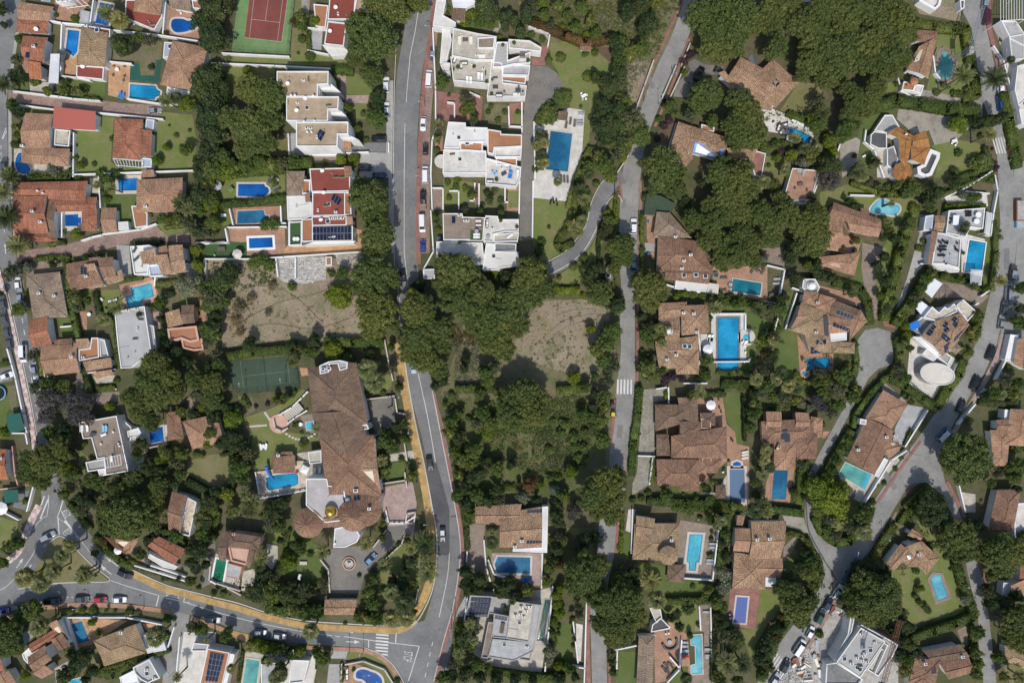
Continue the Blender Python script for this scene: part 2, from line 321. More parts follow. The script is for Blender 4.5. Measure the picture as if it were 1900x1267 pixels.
# ------------------------------------------------------------------ ground patches (each sheet 4 mm above what it overlaps)
PATCH = []
def sheet_z(poly, base):
    xs = [p[0] for p in poly]; ys = [p[1] for p in poly]; bb = (min(xs), min(ys), max(xs), max(ys)); z = base
    for b2, z2 in PATCH:
        if z2 >= z - .0035 and not (bb[0] > b2[2] or bb[2] < b2[0] or bb[1] > b2[3] or bb[3] < b2[1]): z = max(z, z2 + .004)
    PATCH.append((bb, z)); return z
def patch(name, mat, c, sm=False, base=.012, h=0.):
    ps = pts(c) if not isinstance(c[0], tuple) else c
    if sm: ps = smooth(ps)
    poly = ccw([P(x, y) for x, y in ps]); z = sheet_z(poly, base)
    if h: mb = MB(); mb.prism(poly, 0, z + h); o = mb.obj(name, mat)
    else: o = meshobj(name, [(p[0], p[1], z) for p in poly],[tuple(range(len(poly)))], mat)
    o['kind'] = 'structure'; return o
def strip(name, mat, rows, sm=True, base=.012, h=0., kind='structure'):     # rows: (x, y, half width px) down a centre line
    rows = smooth(rows, False, 4) if sm else rows; n = len(rows); L = []; Rr = []
    for i, (x, y, hw) in enumerate(rows):
        a, b = rows[max(0, i - 1)], rows[min(n - 1, i + 1)]; dx, dy = b[0] - a[0], b[1] - a[1]; q = math.hypot(dx, dy) or 1
        L.append((x + dy / q * hw, y - dx / q * hw)); Rr.append((x - dy / q * hw, y + dx / q * hw))
    return patch(name, mat, L + Rr[::-1], False, base, h)
def band(name, mat, c, wpx, **kw):
    return strip(name, mat, [(x, y, wpx / 2) for x, y in pts(c)], **kw)
# ------------------------------------------------------------------ houses
def quad(c):
    if len(c) == 4: x0, y0, x1, y1 = c; return [(x0, y0),(x1, y0),(x1, y1),(x0, y1)]
    return pts(c)
def roof_uv(vs, f):
    p = [Vector(vs[i]) for i in f]; n = (p[1] - p[0]).cross(p[2] - p[0])
    if len(p) > 3 and n.length < 1e-4: n = (p[2] - p[0]).cross(p[3] - p[0])
    n.normalize()
    if n.z < 0: n = -n
    u = Vector((0,0,1)).cross(n)
    u = u.normalized() if u.length > 1e-3 else Vector((1,0,0)); v = n.cross(u); return [(q.dot(u), q.dot(v)) for q in p]
JIT = [0]
def inside(p, poly):
    c = False; n = len(poly)
    for i in range(n):
        a, b = poly[i], poly[i - 1]
        if (a[1] > p[1]) != (b[1] > p[1]) and p[0] < (b[0] - a[0]) * (p[1] - a[1]) / (b[1] - a[1]) + a[0]: c = not c
    return c
WINM = {}
def window_mesh(wd, ht):
    k = (round(wd, 1), round(ht, 1))
    if k not in WINM:
        mb = MB(); x, z = wd / 2, ht / 2
        for cx, cz, a, b in ((0, z, wd + .16,.08),(0, -z, wd + .3,.1),(x, 0,.08, ht),(-x, 0,.08, ht),(0,0,.05, ht)):
            mb.add([(cx - a / 2,-.02, cz - b / 2),(cx + a / 2,-.02, cz - b / 2),(cx + a / 2,-.02, cz + b / 2),(cx - a / 2,-.02, cz + b / 2),(cx - a / 2,.1, cz - b / 2),(cx + a / 2,.1, cz - b / 2),(cx + a / 2,.1, cz + b / 2),(cx - a / 2,.1, cz + b / 2)],
                   [(0,1,2,3),(7,6,5,4),(0,4,5,1),(1,5,6,2),(2,6,7,3),(3,7,4,0)],0)
        mb.add([(-x, .04, -z),(x, .04, -z),(x, .04, z),(-x, .04, z)],[(0,1,2,3)],1)
        me = bpy.data.meshes.new('window'); me.from_pydata([tuple(v) for v in mb.v],[], mb.f); me.materials.append(M('offwhite')); me.materials.append(M('glass')); me.polygons.foreach_set('material_index', mb.m); WINM[k] = me
    return WINM[k]
def solidtri(mb_v, mb_f): solid(mb_v, mb_f)
class House:
    def __init__(s, label, short, wall='stucco', name='villa', cat='house'):
        s.label, s.short, s.wall, s.name, s.cat = label, short, wall, name, cat; s.hf, s.ff = (1., 1.) if 'block' in name else (.85,.85) if name == 'mansion' else (.72,.66); s.root = None; s.polys = []; s.wmb = MB(); s.roofs = []; s.wl = []; s.clut = []
    def start(s, p):
        if s.root is None:
            s.root = empty(s.name, (p.x, p.y, 0)); tag(s.root, s.label, s.cat, 'villas and houses of the district'); s.o = s.root.location.copy()
    def rel(s, vs): return [Vector(v) - s.o for v in vs]
    def mesh(s, name, vs, fs, mat, mi=None, uv=None, parent=None, sol=True):
        if sol: solid(vs, fs)
        return meshobj(name, s.rel(vs), fs, mat, parent or s.root, mi, uv)
    def walls(s, poly, z1, win=True, z0=0.):                   # poly ccw world
        n = len(poly); vs = [(p[0], p[1], z0) for p in poly] + [(p[0], p[1], z1) for p in poly]; fs = [(i, (i + 1) % n, n + (i + 1) % n, n + i) for i in range(n)]
        solid(vs, fs); s.wmb.add(s.rel(vs), fs, 0)
        if win: s.wl.append((poly, z1))
    # pitched wing. kind: h hip, g gable, s shed (first edge is the eave)
    def pitch(s, kind, mat, h, *c, pit=.27, flip=False, ov=.6, wall=True, win=True, name='roof', thick=.16):
        JIT[0] = (JIT[0] + 1) % 7; h = h * s.hf + JIT[0] * .017; q = [P(x, y, h) for x, y in quad(c)]
        if area(q) < 0: q = q[::-1]
        s.start(sum(q, Vector()) / 4); a, b, c_, d_ = q
        if kind != 's' and (((b - a).length + (c_ - d_).length) < ((c_ - b).length + (d_ - a).length)) != flip: a, b, c_, d_ = b, c_, d_, a    # a-b and c-d are the long eaves
        w = ((d_ - a).length + (c_ - b).length) / 2; up = Vector((0,0, w / 2 * pit)); ml = (a + d_) / 2; mr = (b + c_) / 2
        if kind == 'h':
            L = (mr - ml).length; k = min(.499, w / 2 / L); r0, r1 = ml.lerp(mr, k) + up, mr.lerp(ml, k) + up
            if k > .45: r0 = r1 = (r0 + r1) / 2; vs = [a, b, c_, d_, r0]; fs = [(0,1,4),(1,2,4),(2,3,4),(3,0,4)]
            else: vs = [a, b, c_, d_, r0, r1]; fs = [(0,1,5,4),(2,3,4,5),(1,2,5),(3,0,4)]
        elif kind == 'g': vs = [a, b, c_, d_, ml + up, mr + up]; fs = [(0,1,5,4),(2,3,4,5)]
        elif kind == 's':
            up = Vector((0,0, w * pit)); vs = [a, b, c_ + up, d_ + up]; fs = [(0,1,2,3)]
        vs = [Vector(v) for v in vs]; mb = MB(); uv = [roof_uv(vs, f) for f in fs]; mb.add(s.rel(vs), fs, 0, uv); solid(vs, fs)
        n = len(vs); dn = Vector((0,0, -thick)); low = [v + dn for v in s.rel(vs)]; mb.add(low, [f[::-1] for f in fs],1)
        eo = {'h': [0,1,2,3],'g': [0,1,5,2,3,4],'s': [0,1,2,3]}[kind]; rv = s.rel(vs); m_ = len(eo)
        for i in range(m_):
            A, B = rv[eo[i]], rv[eo[(i + 1) % m_]]; mb.add([A + dn, B + dn, B, A],[(0,1,2,3)],1)
        if kind != 's':                                         # ridge and hip capping tiles
            cap = ([(4,5)] if n > 5 else []) + ([(0,4),(3,4),(1, n - 1),(2, n - 1)] if kind == 'h' else [])
            for i, j in cap: mb.tube(rv[i] + Vector((0,0,.02)), rv[j] + Vector((0,0,.02)),.14,.14,5,2)
        o = mb.obj(name, [mat, s.wall if s.wall != 'stucco' else 'stucco_cream', mat], s.root, uv=True)
        poly = [Vector((v.x, v.y)) for v in q]; s.polys.append((poly, h))
        ins = inset(poly, ov)
        if wall:
            s.walls(ins, h - .02, win)
            if kind == 'g':
                for e0, e1, rr in ((3,0,4),(1,2,5)):
                    pa, pb = vs[e0].lerp(vs[e1], ov / w), vs[e1].lerp(vs[e0], ov / w); inn = ((vs[5] - vs[4]) if rr == 4 else (vs[4] - vs[5])).normalized() * ov
                    tri = [pa + inn, pb + inn, vs[rr] + inn - Vector((0,0,.2))]; tri[0].z = tri[1].z = h - .02; s.wmb.add(s.rel(tri),[(0,1,2)],0)
            if kind == 's':
                W = inset([Vector((v.x, v.y)) for v in vs[:4]], ov); zz = [v.z - .18 for v in vs]
                lo = [Vector((p.x, p.y, h - .05)) for p in W]; hi = [Vector((p.x, p.y, zz[i] + (pit * ov * (1 if i < 2 else -1)))) for i, p in enumerate(W)]
                s.wmb.add(s.rel(lo + hi),[(1,2,6,5),(2,3,7,6),(3,0,4,7)],0)
        s.roofs.append(o); return o
    def flat(s, mat, h, *c, par=.55, pw=.28, win=True, name='roof', pm=None):
        JIT[0] = (JIT[0] + 1) % 7; h = h * s.ff + JIT[0] * .013
        poly = ccw([P(x, y, h) for x, y in quad(c)]); s.start(sum(poly, Vector()) / len(poly)); poly = [Vector((v.x, v.y)) for v in poly]
        s.walls(poly, h, win); inn = inset(poly, pw); A_ = abs(area(poly))
        if A_ > 45 and mat in ('roof_white', 'white_floor', 'concrete', 'stone_floor', 'grey_floor', 'roof_greyflat', 'roof_redflat', 'roof_sand') and 'mansion' != s.name: s.clut.append((inset(poly, 1.1), h - par, int(min(7, A_ / 22)), mat))
        n = len(poly); zf = h - par
        if par > .05:
            vs = [(p.x, p.y, h) for p in poly] + [(p.x, p.y, h) for p in inn] + [(p.x, p.y, zf) for p in inn]
            fs = [(i, (i + 1) % n, n + (i + 1) % n, n + i) for i in range(n)] + [(n + i, n + (i + 1) % n, 2 * n + (i + 1) % n, 2 * n + i) for i in range(n)]
            s.wmb.add(s.rel(vs), fs, 1); solid(vs, fs)
        vs = [(p.x, p.y, zf) for p in (inn if par > .05 else poly)]; f = [tuple(range(n))]
        o = s.mesh(name, vs, f, mat); s.polys.append((poly, h)); s.roofs.append(o); return o
    def slab(s, mat, h, th, *c, name='canopy', posts=False):
        poly = ccw([P(x, y, h) for x, y in quad(c)]); s.start(sum(poly, Vector()) / len(poly)); mb = MB(); v = s.rel(poly); mb.prism(v, h - th, h, 0)
        if posts:
            for p in inset([Vector((q.x, q.y)) for q in v],.2): mb.box((p.x, p.y, 0),(.16,.16, h - th))
        solid([(p.x, p.y, h) for p in poly],[tuple(range(len(poly)))]); return mb.obj(name, mat, s.root)
    def cone(s, mat, h, x, y, r, rise=None, n=24, wall=True, a0=0., ribs=True):
        h *= s.hf
        ctr = P(x, y, h); s.start(ctr); rr = mlen(r) * (CH - h) / CH; rise = rise or rr * .32; e = [Vector((ctr.x + rr * math.cos(a0 + 2 * math.pi * i / n), ctr.y + rr * math.sin(a0 + 2 * math.pi * i / n), h)) for i in range(n)]
        ap = Vector((ctr.x, ctr.y, h + rise)); vs = e + [ap]; fs = [(i, (i + 1) % n, n) for i in range(n)]; solid(vs, fs); mb = MB(); mb.add(s.rel(vs), fs, 0,[roof_uv(vs, f) for f in fs])
        low = [v - Vector((0,0,.15)) for v in s.rel(e)]; up = s.rel(e); mb.add(low + up, [(i, (i + 1) % n, n + (i + 1) % n, n + i) for i in range(n)] + [tuple(range(n - 1,-1,-1))],0)
        if ribs:
            for i in range(0, n, 2): mb.tube(up[i], s.rel([ap])[0],.09,.06,4,0)
        o = mb.obj('roof', mat, s.root, uv=True); s.roofs.append(o); poly = [Vector((v.x, v.y)) for v in e]; s.polys.append((poly, h))
        if wall: s.walls(inset(poly, .5), h - .02, n < 12)
        return o
    def chimney(s, *c, sz=.75, h=1.1):
        for x, y in pts(c):
            p, n = at(x, y); q = p - s.o; mb = MB(); mb.box((q.x, q.y, q.z - .6),(sz, sz * .7, h + .4)); mb.box((q.x, q.y, q.z + h - .2),(sz + .2, sz * .7 + .2,.12)); mb.box((q.x, q.y, q.z + h - .08),(sz - .3, sz * .7 - .3,.25), m=1)
            s.mesh('chimney', [v + s.o for v in mb.v], mb.f, [s.wall, 'dark_grey'], mb.m, parent=s.near(p), sol=False)
    def near(s, p):
        best = None
        for (poly, h), o in zip(s.polys, s.roofs):
            if inside(p, [(v.x, v.y) for v in poly]): best = o
        return best or s.roofs[-1]
    def solar(s, *c, up=.14, mat='solar_cells', name='solar_panel', tilt=0.):
        q = [at(x, y) for x, y in quad(c)]; p = [a + n * up for a, n in q]
        if tilt: p[0].z += tilt; p[1].z += tilt
        if area(p) < 0: p = p[::-1]
        u = (p[1] - p[0]).length; v = (p[2] - p[1]).length; nu, nv = max(1, round(u)), max(1, round(v / 1.7)); dn = Vector((0,0,-.06)); r = s.rel(p); mb = MB()
        mb.add(r, [(0,1,2,3)],0,[[(0,0),(nu, 0),(nu, nv * 1.7),(0, nv * 1.7)]]); low = [x_ + dn for x_ in r]
        mb.add(low + r, [(i, (i + 1) % 4,4 + (i + 1) % 4,4 + i) for i in range(4)] + [(3,2,1,0)],1)
        solid(p, [(0,1,2,3)]); return mb.obj(name, [mat, 'metal'], s.root, uv=True)
    def onroof(s, kind, *c):
        for x, y in pts(c):
            p, n = at(x, y); q = p - s.o; mb = MB()
            if kind == 'dish':
                mb.cyl(q, .06,.06,.9,6); mb.tube(q + Vector((0,0,.9)), q + Vector((.14,-.22,1.08)),.3,.62,12); nm, mt = 'satellite_dish', ['white']
            elif kind == 'tank':
                mb.box(q, (1.1,.9,.3),.2,0); mb.tube(q + Vector((-.5,0,.55)), q + Vector((.5,0,.55)),.3,.3,10); nm, mt = 'water_tank', ['white']
            elif kind == 'ac': mb.box(q, (.95,.6,.75),.1); mb.cyl(q + Vector((0,0,.75)),.25,.25,.05,10,1); nm, mt = 'air_conditioner', ['offwhite', 'dark_grey']
            elif kind == 'vent': mb.cyl(q, .22,.22,.8,8); mb.cyl(q + Vector((0,0,.8)),.34,.1,.3,8); nm, mt = 'roof_vent', ['white']
            elif kind == 'skylight': mb.box(q - Vector((0,0,.3)),(1.3,1.3,.55),.1); mb.box(q + Vector((0,0,.25)),(1.05,1.05,.04),.1,1); nm, mt = 'skylight', ['white', 'glass']
            elif kind == 'dark_skylight': mb.box(q - Vector((0,0,.3)),(1.5,1.8,.5),.1,1); nm, mt = 'skylight', ['white', 'glass']
            mb.obj(nm, mt, s.root)
    def pergola(s, mat, h, *c, n=7, name='pergola'):
        q = [P(x, y, h) for x, y in quad(c)]; s.start(sum(q, Vector()) / 4); q = s.rel(q); mb = MB(); a, b, c_, d_ = q
        for i in range(4): mb.tube(q[i], q[(i + 1) % 4],.09,.09,4); mb.box((q[i].x, q[i].y, 0),(.16,.16, h))
        for i in range(1, n): mb.tube(a.lerp(b, i / n) + Vector((0,0,.1)), d_.lerp(c_, i / n) + Vector((0,0,.1)),.08,.08,4)
        return mb.obj(name, mat, s.root)
    def done(s, lm=True):
        o = s.wmb.obj('wall', [s.wall, s.wall if s.wall != 'stucco_cream' else 'stucco'], s.root)
        for k, (poly, z1) in enumerate(s.wl):
            n = len(poly)
            for i in range(n):
                a, b = Vector(poly[i][:2]), Vector(poly[(i + 1) % n][:2]); e = b - a; L = e.length
                if L < 2.4 or z1 < 2.3: continue
                nrm = Vector((e.y, -e.x)) / L; mid = (a + b) / 2
                if nrm.dot(-mid.normalized()) < .12: continue
                cnt = max(1, min(4, int(L / 3.6)))
                for st in range(max(1, int(z1 // 2.9))):
                    zc = 1.45 + st * 2.9
                    if zc + .9 > z1: continue
                    for j in range(cnt):
                        p = a + e * ((j + .5) / cnt); t = p + nrm * .5
                        if any(kk != k and inside(t, [(v[0], v[1]) for v in pp]) and z2 > zc for kk, (pp, z2) in enumerate(s.wl)): continue
                        wo = bpy.data.objects.new('window', window_mesh(1.3,1.3)); wo.location = (p.x + nrm.x * .02 - s.o.x, p.y + nrm.y * .02 - s.o.y, zc); wo.rotation_euler.z = math.atan2(nrm.x, -nrm.y)
                        link(wo, s.root)
        for poly, z, n, mt in s.clut:
            for j in range(n):
                a_, b_ = random.sample(range(len(poly)),2); c_ = sum(poly, Vector((0,0))) / len(poly); p = poly[a_].lerp(poly[b_], random.random()).lerp(c_, random.random() * .35)
                if not inside(p, [(v.x, v.y) for v in poly]) or any(inside(p, [(v[0], v[1]) for v in pp]) and zz > z + 1 for pp, zz in s.polys): continue
                q = Vector((p.x - s.o.x, p.y - s.o.y, z)); mb = MB(); k = random.random(); rz = random.choice([0,1.57,.1])
                if k < .3: mb.box(q, (.9,.5,.6), rz); mb.cyl(q + Vector((0,0,.6)),.2,.2,.04,10,1); nm, mm = 'air_conditioner', ['offwhite', 'dark_grey']
                elif k < .5: mb.cyl(q, .12,.12,.7,8); mb.cyl(q + Vector((0,0,.7)),.2,.05,.15,8); nm, mm = 'roof_vent', ['metal', 'metal']
                elif k < .7: mb.box(q, (1.6,.45,.45), rz); mb.box(q + Vector((0,0,.45)),(1.5,.35,.25), rz, 1,.7); nm, mm = 'planter_box', ['concrete', 'leaf_mid']
                elif k < .85: mb.tube(q + Vector((-1.4,0,.08)), q + Vector((1.4, random.uniform(-1,1),.08)),.06,.06,6,1); nm, mm = 'pipe', ['metal', 'grey']
                else: mb.box(q, (1.1,1.1,.18), rz); mb.box(q + Vector((0,0,.18)),(.9,.9,.05), rz, 1); nm, mm = 'roof_hatch', ['offwhite', 'glass']
                mb.obj(nm, mm, s.root)
        if lm: LM.append((s.short, s.o.copy()))
        return s
def HS(label, short, wings, wall='stucco', extra=(), name='villa', cat='house', lm=True):
    h = House(label, short, wall, name, cat)
    for w_ in wings:
        kw = w_[-1] if isinstance(w_[-1], dict) else {}; w2 = w_[:-1] if kw else w_
        if w2[0] == 'f': h.flat(*w2[1:], **kw)
        elif w2[0] == 'c': h.cone(*w2[1:], **kw)
        elif w2[0] == 'slab': h.slab(*w2[1:], **kw)
        elif w2[0] == 'perg': h.pergola(*w2[1:], **kw)
        else: h.pitch(*w2, **kw)
    for e in extra:
        kw = e[-1] if isinstance(e[-1], dict) else {}; e2 = e[:-1] if kw else e
        if e2[0] == 'chim': h.chimney(*e2[1:], **kw)
        elif e2[0] == 'solar': h.solar(*e2[1:], **kw)
        else: h.onroof(*e2)
    return h.done(lm)
# ------------------------------------------------------------------ foliage
def cards(C, Nn, s, jit=.5, asp=1.):
    """leaf quads at centres C, facing Nn (+jitter), sizes s"""
    n = len(C); Nn = Nn + rng.normal(0, jit, (n, 3)); Nn /= np.linalg.norm(Nn, axis=1, keepdims=True) + 1e-9
    r = rng.normal(0,1,(n, 3)); U = np.cross(Nn, r); U /= np.linalg.norm(U, axis=1, keepdims=True) + 1e-9; V = np.cross(Nn, U)
    s = np.asarray(s).reshape(-1,1) * np.ones((n, 1)); U = U * s / 2; V = V * s / 2 * asp
    return np.stack([C - U - V * .4, C + U * .3 - V, C + U + V * .4, C - U * .3 + V],1).reshape(-1,3)
def fast_mesh(name, quads, mat, core=None):
    nq = len(quads) // 4; v = quads; loops = np.arange(nq * 4); starts = np.arange(0, nq * 4,4); tot = np.full(nq, 4)
    if core is not None:
        cv, cf = core; b = len(v); v = np.vstack([v, np.array(cv)]); cl = np.array(cf).reshape(-1) + b; k = len(cf[0])
        starts = np.concatenate([starts, nq * 4 + np.arange(len(cf)) * k]); loops = np.concatenate([loops, cl]); tot = np.concatenate([tot, np.full(len(cf), k)])
    me = bpy.data.meshes.new(name); me.vertices.add(len(v)); me.vertices.foreach_set('co', v.astype(np.float32).ravel())
    me.loops.add(len(loops)); me.loops.foreach_set('vertex_index', loops.astype(np.int32)); me.polygons.add(len(starts)); me.polygons.foreach_set('loop_start', starts.astype(np.int32))
    me.update(calc_edges=True); me.validate(); me.materials.append(M(mat)); return me
def blob(rx, ry, rz, z, n=10, k=6, wob=.12):
    vs, fs = [],[]
    for j in range(k + 1):
        a = -math.pi / 2 + math.pi * j / k
        for i in range(n):
            b = 2 * math.pi * i / n; q = 1 + random.uniform(-wob, wob); vs.append((rx * math.cos(a) * math.cos(b) * q, ry * math.cos(a) * math.sin(b) * q, z + rz * math.sin(a)))
    for j in range(k): fs += [(j * n + i, j * n + (i + 1) % n, (j + 1) * n + (i + 1) % n, (j + 1) * n + i) for i in range(n)]
    return vs, fs
def crown(R0, rz, nclump, rc, per, s, mat, edge=.13, flat=.6, seed=0, full=False, core=.72, outl=.16, lobes=0, depth=.2):
    """clumped crown: nominal radius R0, half height rz, centre z=0"""
    r2 = np.random.default_rng(seed + 11); ph = r2.uniform(0,6.28,4); am = r2.uniform(.4,1,4) * outl
    def rad(t): return 1 + am[0] * np.cos(2 * t + ph[0]) + am[1] * .8 * np.cos(3 * t + ph[1]) + am[2] * .6 * np.cos(5 * t + ph[2]) + am[3] * .5 * np.cos(8 * t + ph[3])
    i = np.arange(nclump); zf = 1 - (i + .5) / nclump * (1.55 if not full else 1.95); th = i * 2.39996 + r2.normal(0,.25, nclump)
    rr = np.sqrt(np.clip(1 - zf ** 2,0,1)); lay = r2.uniform(.8,1.06, nclump) * (1 - r2.random(nclump) * edge)
    cx = R0 * rr * lay * rad(th) * (1 - rc * .5 / R0) * np.cos(th); cy = R0 * rr * lay * rad(th) * (1 - rc * .5 / R0) * np.sin(th); cz = rz * zf * lay + r2.normal(0, rz * .05, nclump)
    cc = np.stack([cx, cy, cz],1)
    if lobes:
        k = np.arange(lobes); z2 = 1 - (k + .5) / lobes * 1.3; t2 = k * 2.39996 + r2.uniform(0,6); q2 = np.sqrt(1 - z2 ** 2); LC = np.stack([q2 * np.cos(t2), q2 * np.sin(t2), z2],1)
        U = cc / np.array([R0, R0, rz]); U /= np.linalg.norm(U, axis=1, keepdims=True); dm = np.min(np.linalg.norm(U[:, None] - LC[None], axis=2),1); cc *= (1.04 + depth * .4 - depth * np.clip(dm / .38,0,1.4) ** 2)[:, None]
    size = r2.uniform(.65,1.25, nclump) * rc
    D = r2.normal(0,1,(nclump * per, 3)); D[:, 2] = np.abs(D[:, 2]) * 1.1 - .35; D /= np.linalg.norm(D, axis=1, keepdims=True)
    idx = np.repeat(np.arange(nclump), per); q = r2.uniform(.6,1.08,(nclump * per, 1)); sc3 = np.stack([size, size, size * flat],1)[idx]
    C = cc[idx] + D * sc3 * q; return fast_mesh('crown', cards(C, D + np.array([0,0,.5]), r2.uniform(.7,1.3, nclump * per) * s, .45), mat, blob(R0 * core, R0 * core, rz * core, -rz * .08))
CR = {}
def reg(kind, R0, meshes, zc, mat): CR[kind] = (R0, meshes, zc, mat)
KINDS = {  # name, desc, category, trunk h factor
 'pine': ('stone_pine', 'round olive-green stone pine', 'tree'),'dpine': ('aleppo_pine', 'uneven dark pine', 'tree'),
 'tree': ('broadleaf_tree', 'leafy mid-green tree', 'tree'),'dark': ('evergreen_tree', 'dense dark evergreen tree', 'tree'),'bright': ('citrus_tree', 'bright yellow-green tree', 'tree'),
 'bush': ('shrub', 'rounded green shrub', 'shrub'),'ball': ('clipped_shrub', 'clipped round shrub', 'shrub'),'bbush': ('flowering_shrub', 'bright yellow-green shrub', 'shrub'),
 'olive': ('olive_tree', 'silvery grey-green olive tree', 'tree'),'jac': ('jacaranda_tree', 'lilac-blossomed jacaranda tree', 'tree'),'boug': ('bougainvillea', 'deep purple bougainvillea', 'shrub'),
 'cyp': ('cypress_tree', 'slim dark cypress tree', 'tree'),'brown': ('russet_tree', 'reddish-brown tree', 'tree'),'ole': ('oleander', 'white-speckled oleander', 'shrub'),'bare': ('leafless_shrub', 'sparse dry shrub', 'shrub')}
CR['pine'] = (7.5,[crown(6.7,3.5,210,1.05,52,.44,'leaf_pine', seed=k, lobes=22, depth=.24, core=.68) for k in range(5)],10.)
CR['dpine'] = (5., [crown(5., 4.5,95,1.3,60,.48,'leaf_dark', seed=20 + k, edge=.3, outl=.24) for k in range(3)],7.)
CR['tree'] = (4.2,[crown(3.9,3., 100,.85,52,.38,'leaf_mid', seed=30 + k, edge=.25, outl=.2, lobes=13, depth=.25) for k in range(4)],5.2)
CR['dark'] = (3.6,[crown(3.4,3., 80,.85,55,.36,'leaf_dark', seed=40 + k, edge=.25, outl=.2, lobes=10, depth=.25) for k in range(3)],4.6)
CR['bright'] = (3., [crown(3., 2.2,50,.9,60,.38,'leaf_bright', seed=50 + k, edge=.25, outl=.2) for k in range(3)],3.4)
CR['bush'] = (1.5,[crown(1.5,1.2,26,.5,45,.26,'leaf_mid', seed=60 + k, edge=.3, outl=.2) for k in range(4)],.9)
CR['ball'] = (1.6,[crown(1.6,1.5,70,.35,26,.2,'leaf_hedge', seed=70 + k, edge=.04, outl=.03, full=True, core=.88) for k in range(2)],1.2)
CR['bbush'] = (1.5,[crown(1.5,1.2,26,.5,45,.26,'leaf_bright', seed=80 + k, edge=.3, outl=.2) for k in range(3)],.9)
CR['olive'] = (2.4,[crown(2.4,1.9,40,.75,60,.28,'leaf_silver', seed=90 + k, edge=.35, outl=.2) for k in range(3)],2.8)
CR['jac'] = (4.5,[crown(4.5,2.8,60,1., 48,.34,'blossom_lilac', seed=100 + k, edge=.45, outl=.25, core=.45) for k in range(2)],5.5)
CR['boug'] = (1.6,[crown(1.6,1.1,24,.55,50,.25,'blossom_purple', seed=110 + k, edge=.3, outl=.25) for k in range(2)],1.1)
CR['cyp'] = (1.5,[crown(1.5,5., 90,.5,50,.3,'leaf_dark', seed=120 + k, edge=.12, outl=.08, full=True, flat=1.3) for k in range(2)],5.)
CR['brown'] = (2.6,[crown(2.6,2., 44,.8,60,.34,'leaf_brown', seed=130 + k, edge=.3, outl=.2) for k in range(2)],3.)
CR['ole'] = (1.8,[crown(1.8,1.5,34,.6,60,.22,'blossom_white', seed=140 + k, edge=.3, outl=.2) for k in range(2)],1.2)
CR['bare'] = (2.2,[crown(2.2,1.4,34,.7,26,.22,'leaf_dry', seed=150 + k, edge=.5, outl=.25, core=.3) for k in range(2)],1.4)
TRM = {}
def trunk_mesh(kind, zc, R0):
    if kind not in TRM:
        mb = MB(); n = 6 if kind in ('pine', 'dpine', 'tree', 'dark', 'jac', 'loose', 'light') else 3; r = max(.06, R0 * .045); hf = zc * .62
        mb.tube((0,0,-.1),(.06 * zc * .3,0, hf), r * 1.35, r * .8,8)
        for i in range(n):
            a = i * 6.28 / n + .4; mb.tube((.02 * zc, 0, hf * random.uniform(.75,.98)),(R0 * .55 * math.cos(a), R0 * .55 * math.sin(a), zc + .1 * R0), r * .6, r * .2,5)
        me = bpy.data.meshes.new('trunk'); me.from_pydata([tuple(v) for v in mb.v],[], mb.f); me.materials.append(M('bark')); TRM[kind] = me
    return TRM[kind]
CNT = {}; TN = [0]
KINDS['loose'] = ('grey_broadleaf_tree', 'loose grey-green tree', 'tree'); KINDS['light'] = ('light_broadleaf_tree', 'light yellowish-green tree', 'tree')
CR['loose'] = (3.9,[crown(3.9,2.8,70,.75,46,.34,'leaf_grey', seed=160 + k, edge=.4, outl=.28, core=.5) for k in range(3)],5.); CR['light'] = (3.7,[crown(3.7,2.6,90,.75,50,.36,'leaf_light', seed=170 + k, edge=.3, outl=.24, lobes=9, depth=.3) for k in range(3)],4.6)
GROUPS = {'loose': 'grey-green trees', 'light': 'light green trees', 'pine': 'stone pines', 'dpine': 'dark pines', 'tree': 'garden trees', 'dark': 'dark evergreens', 'bright': 'yellow-green trees', 'bush': 'garden shrubs', 'ball': 'clipped round shrubs', 'bbush': 'yellow-green shrubs', 'olive': 'olive trees', 'jac': 'jacarandas', 'boug': 'bougainvilleas', 'cyp': 'cypresses', 'brown': 'russet trees', 'ole': 'oleanders', 'bare': 'dry shrubs'}
def tree(kind, x, y, r, hs=1., el=1., rot=None, ground=False, zb=0.):
    """x,y crown centre in the picture, r crown radius (picture units of the tile)"""
    if kind == 'tree':
        TN[0] += 1; kind = ('tree', 'tree', 'loose', 'tree', 'light')[TN[0] % 5]
    R0, ms, zc = CR[kind]; rm = mlen(r) * {'tree': .92,'loose': .92,'light': .92,'dark': .92,'boug': .78,'jac': .9,'pine': .95}.get(kind, 1); s = rm / R0; i = CNT.get(kind, 0); CNT[kind] = i + 1
    big = R0 > 1.9; zs = hs * (s ** .55 * rng.uniform(.86,1.12) if big else s); z = zc * zs + zb; s *= (CH - z) / CH; p = P(x, y, z); p.z = 0
    if ground: p = P(x, y); p.z = 0
    nm, desc, cat = KINDS[kind]; root = empty(nm, (p.x, p.y, zb), rng.uniform(0,6.28) if rot is None else rot); auto(root, desc, cat, GROUPS[kind])
    c = bpy.data.objects.new('crown' if big else 'foliage', ms[i % len(ms)]); c.location = (0,0, z - zb); c.scale = (s * el, s / el, zs); link(c, root)
    t = bpy.data.objects.new('trunk' if big else 'stem', trunk_mesh(kind, zc, R0)); t.scale = (s, s, zs); link(t, root); return root
def TR(kind, *c, **kw):
    for i in range(0, len(c),3): tree(kind, c[i], c[i + 1], c[i + 2], **kw)
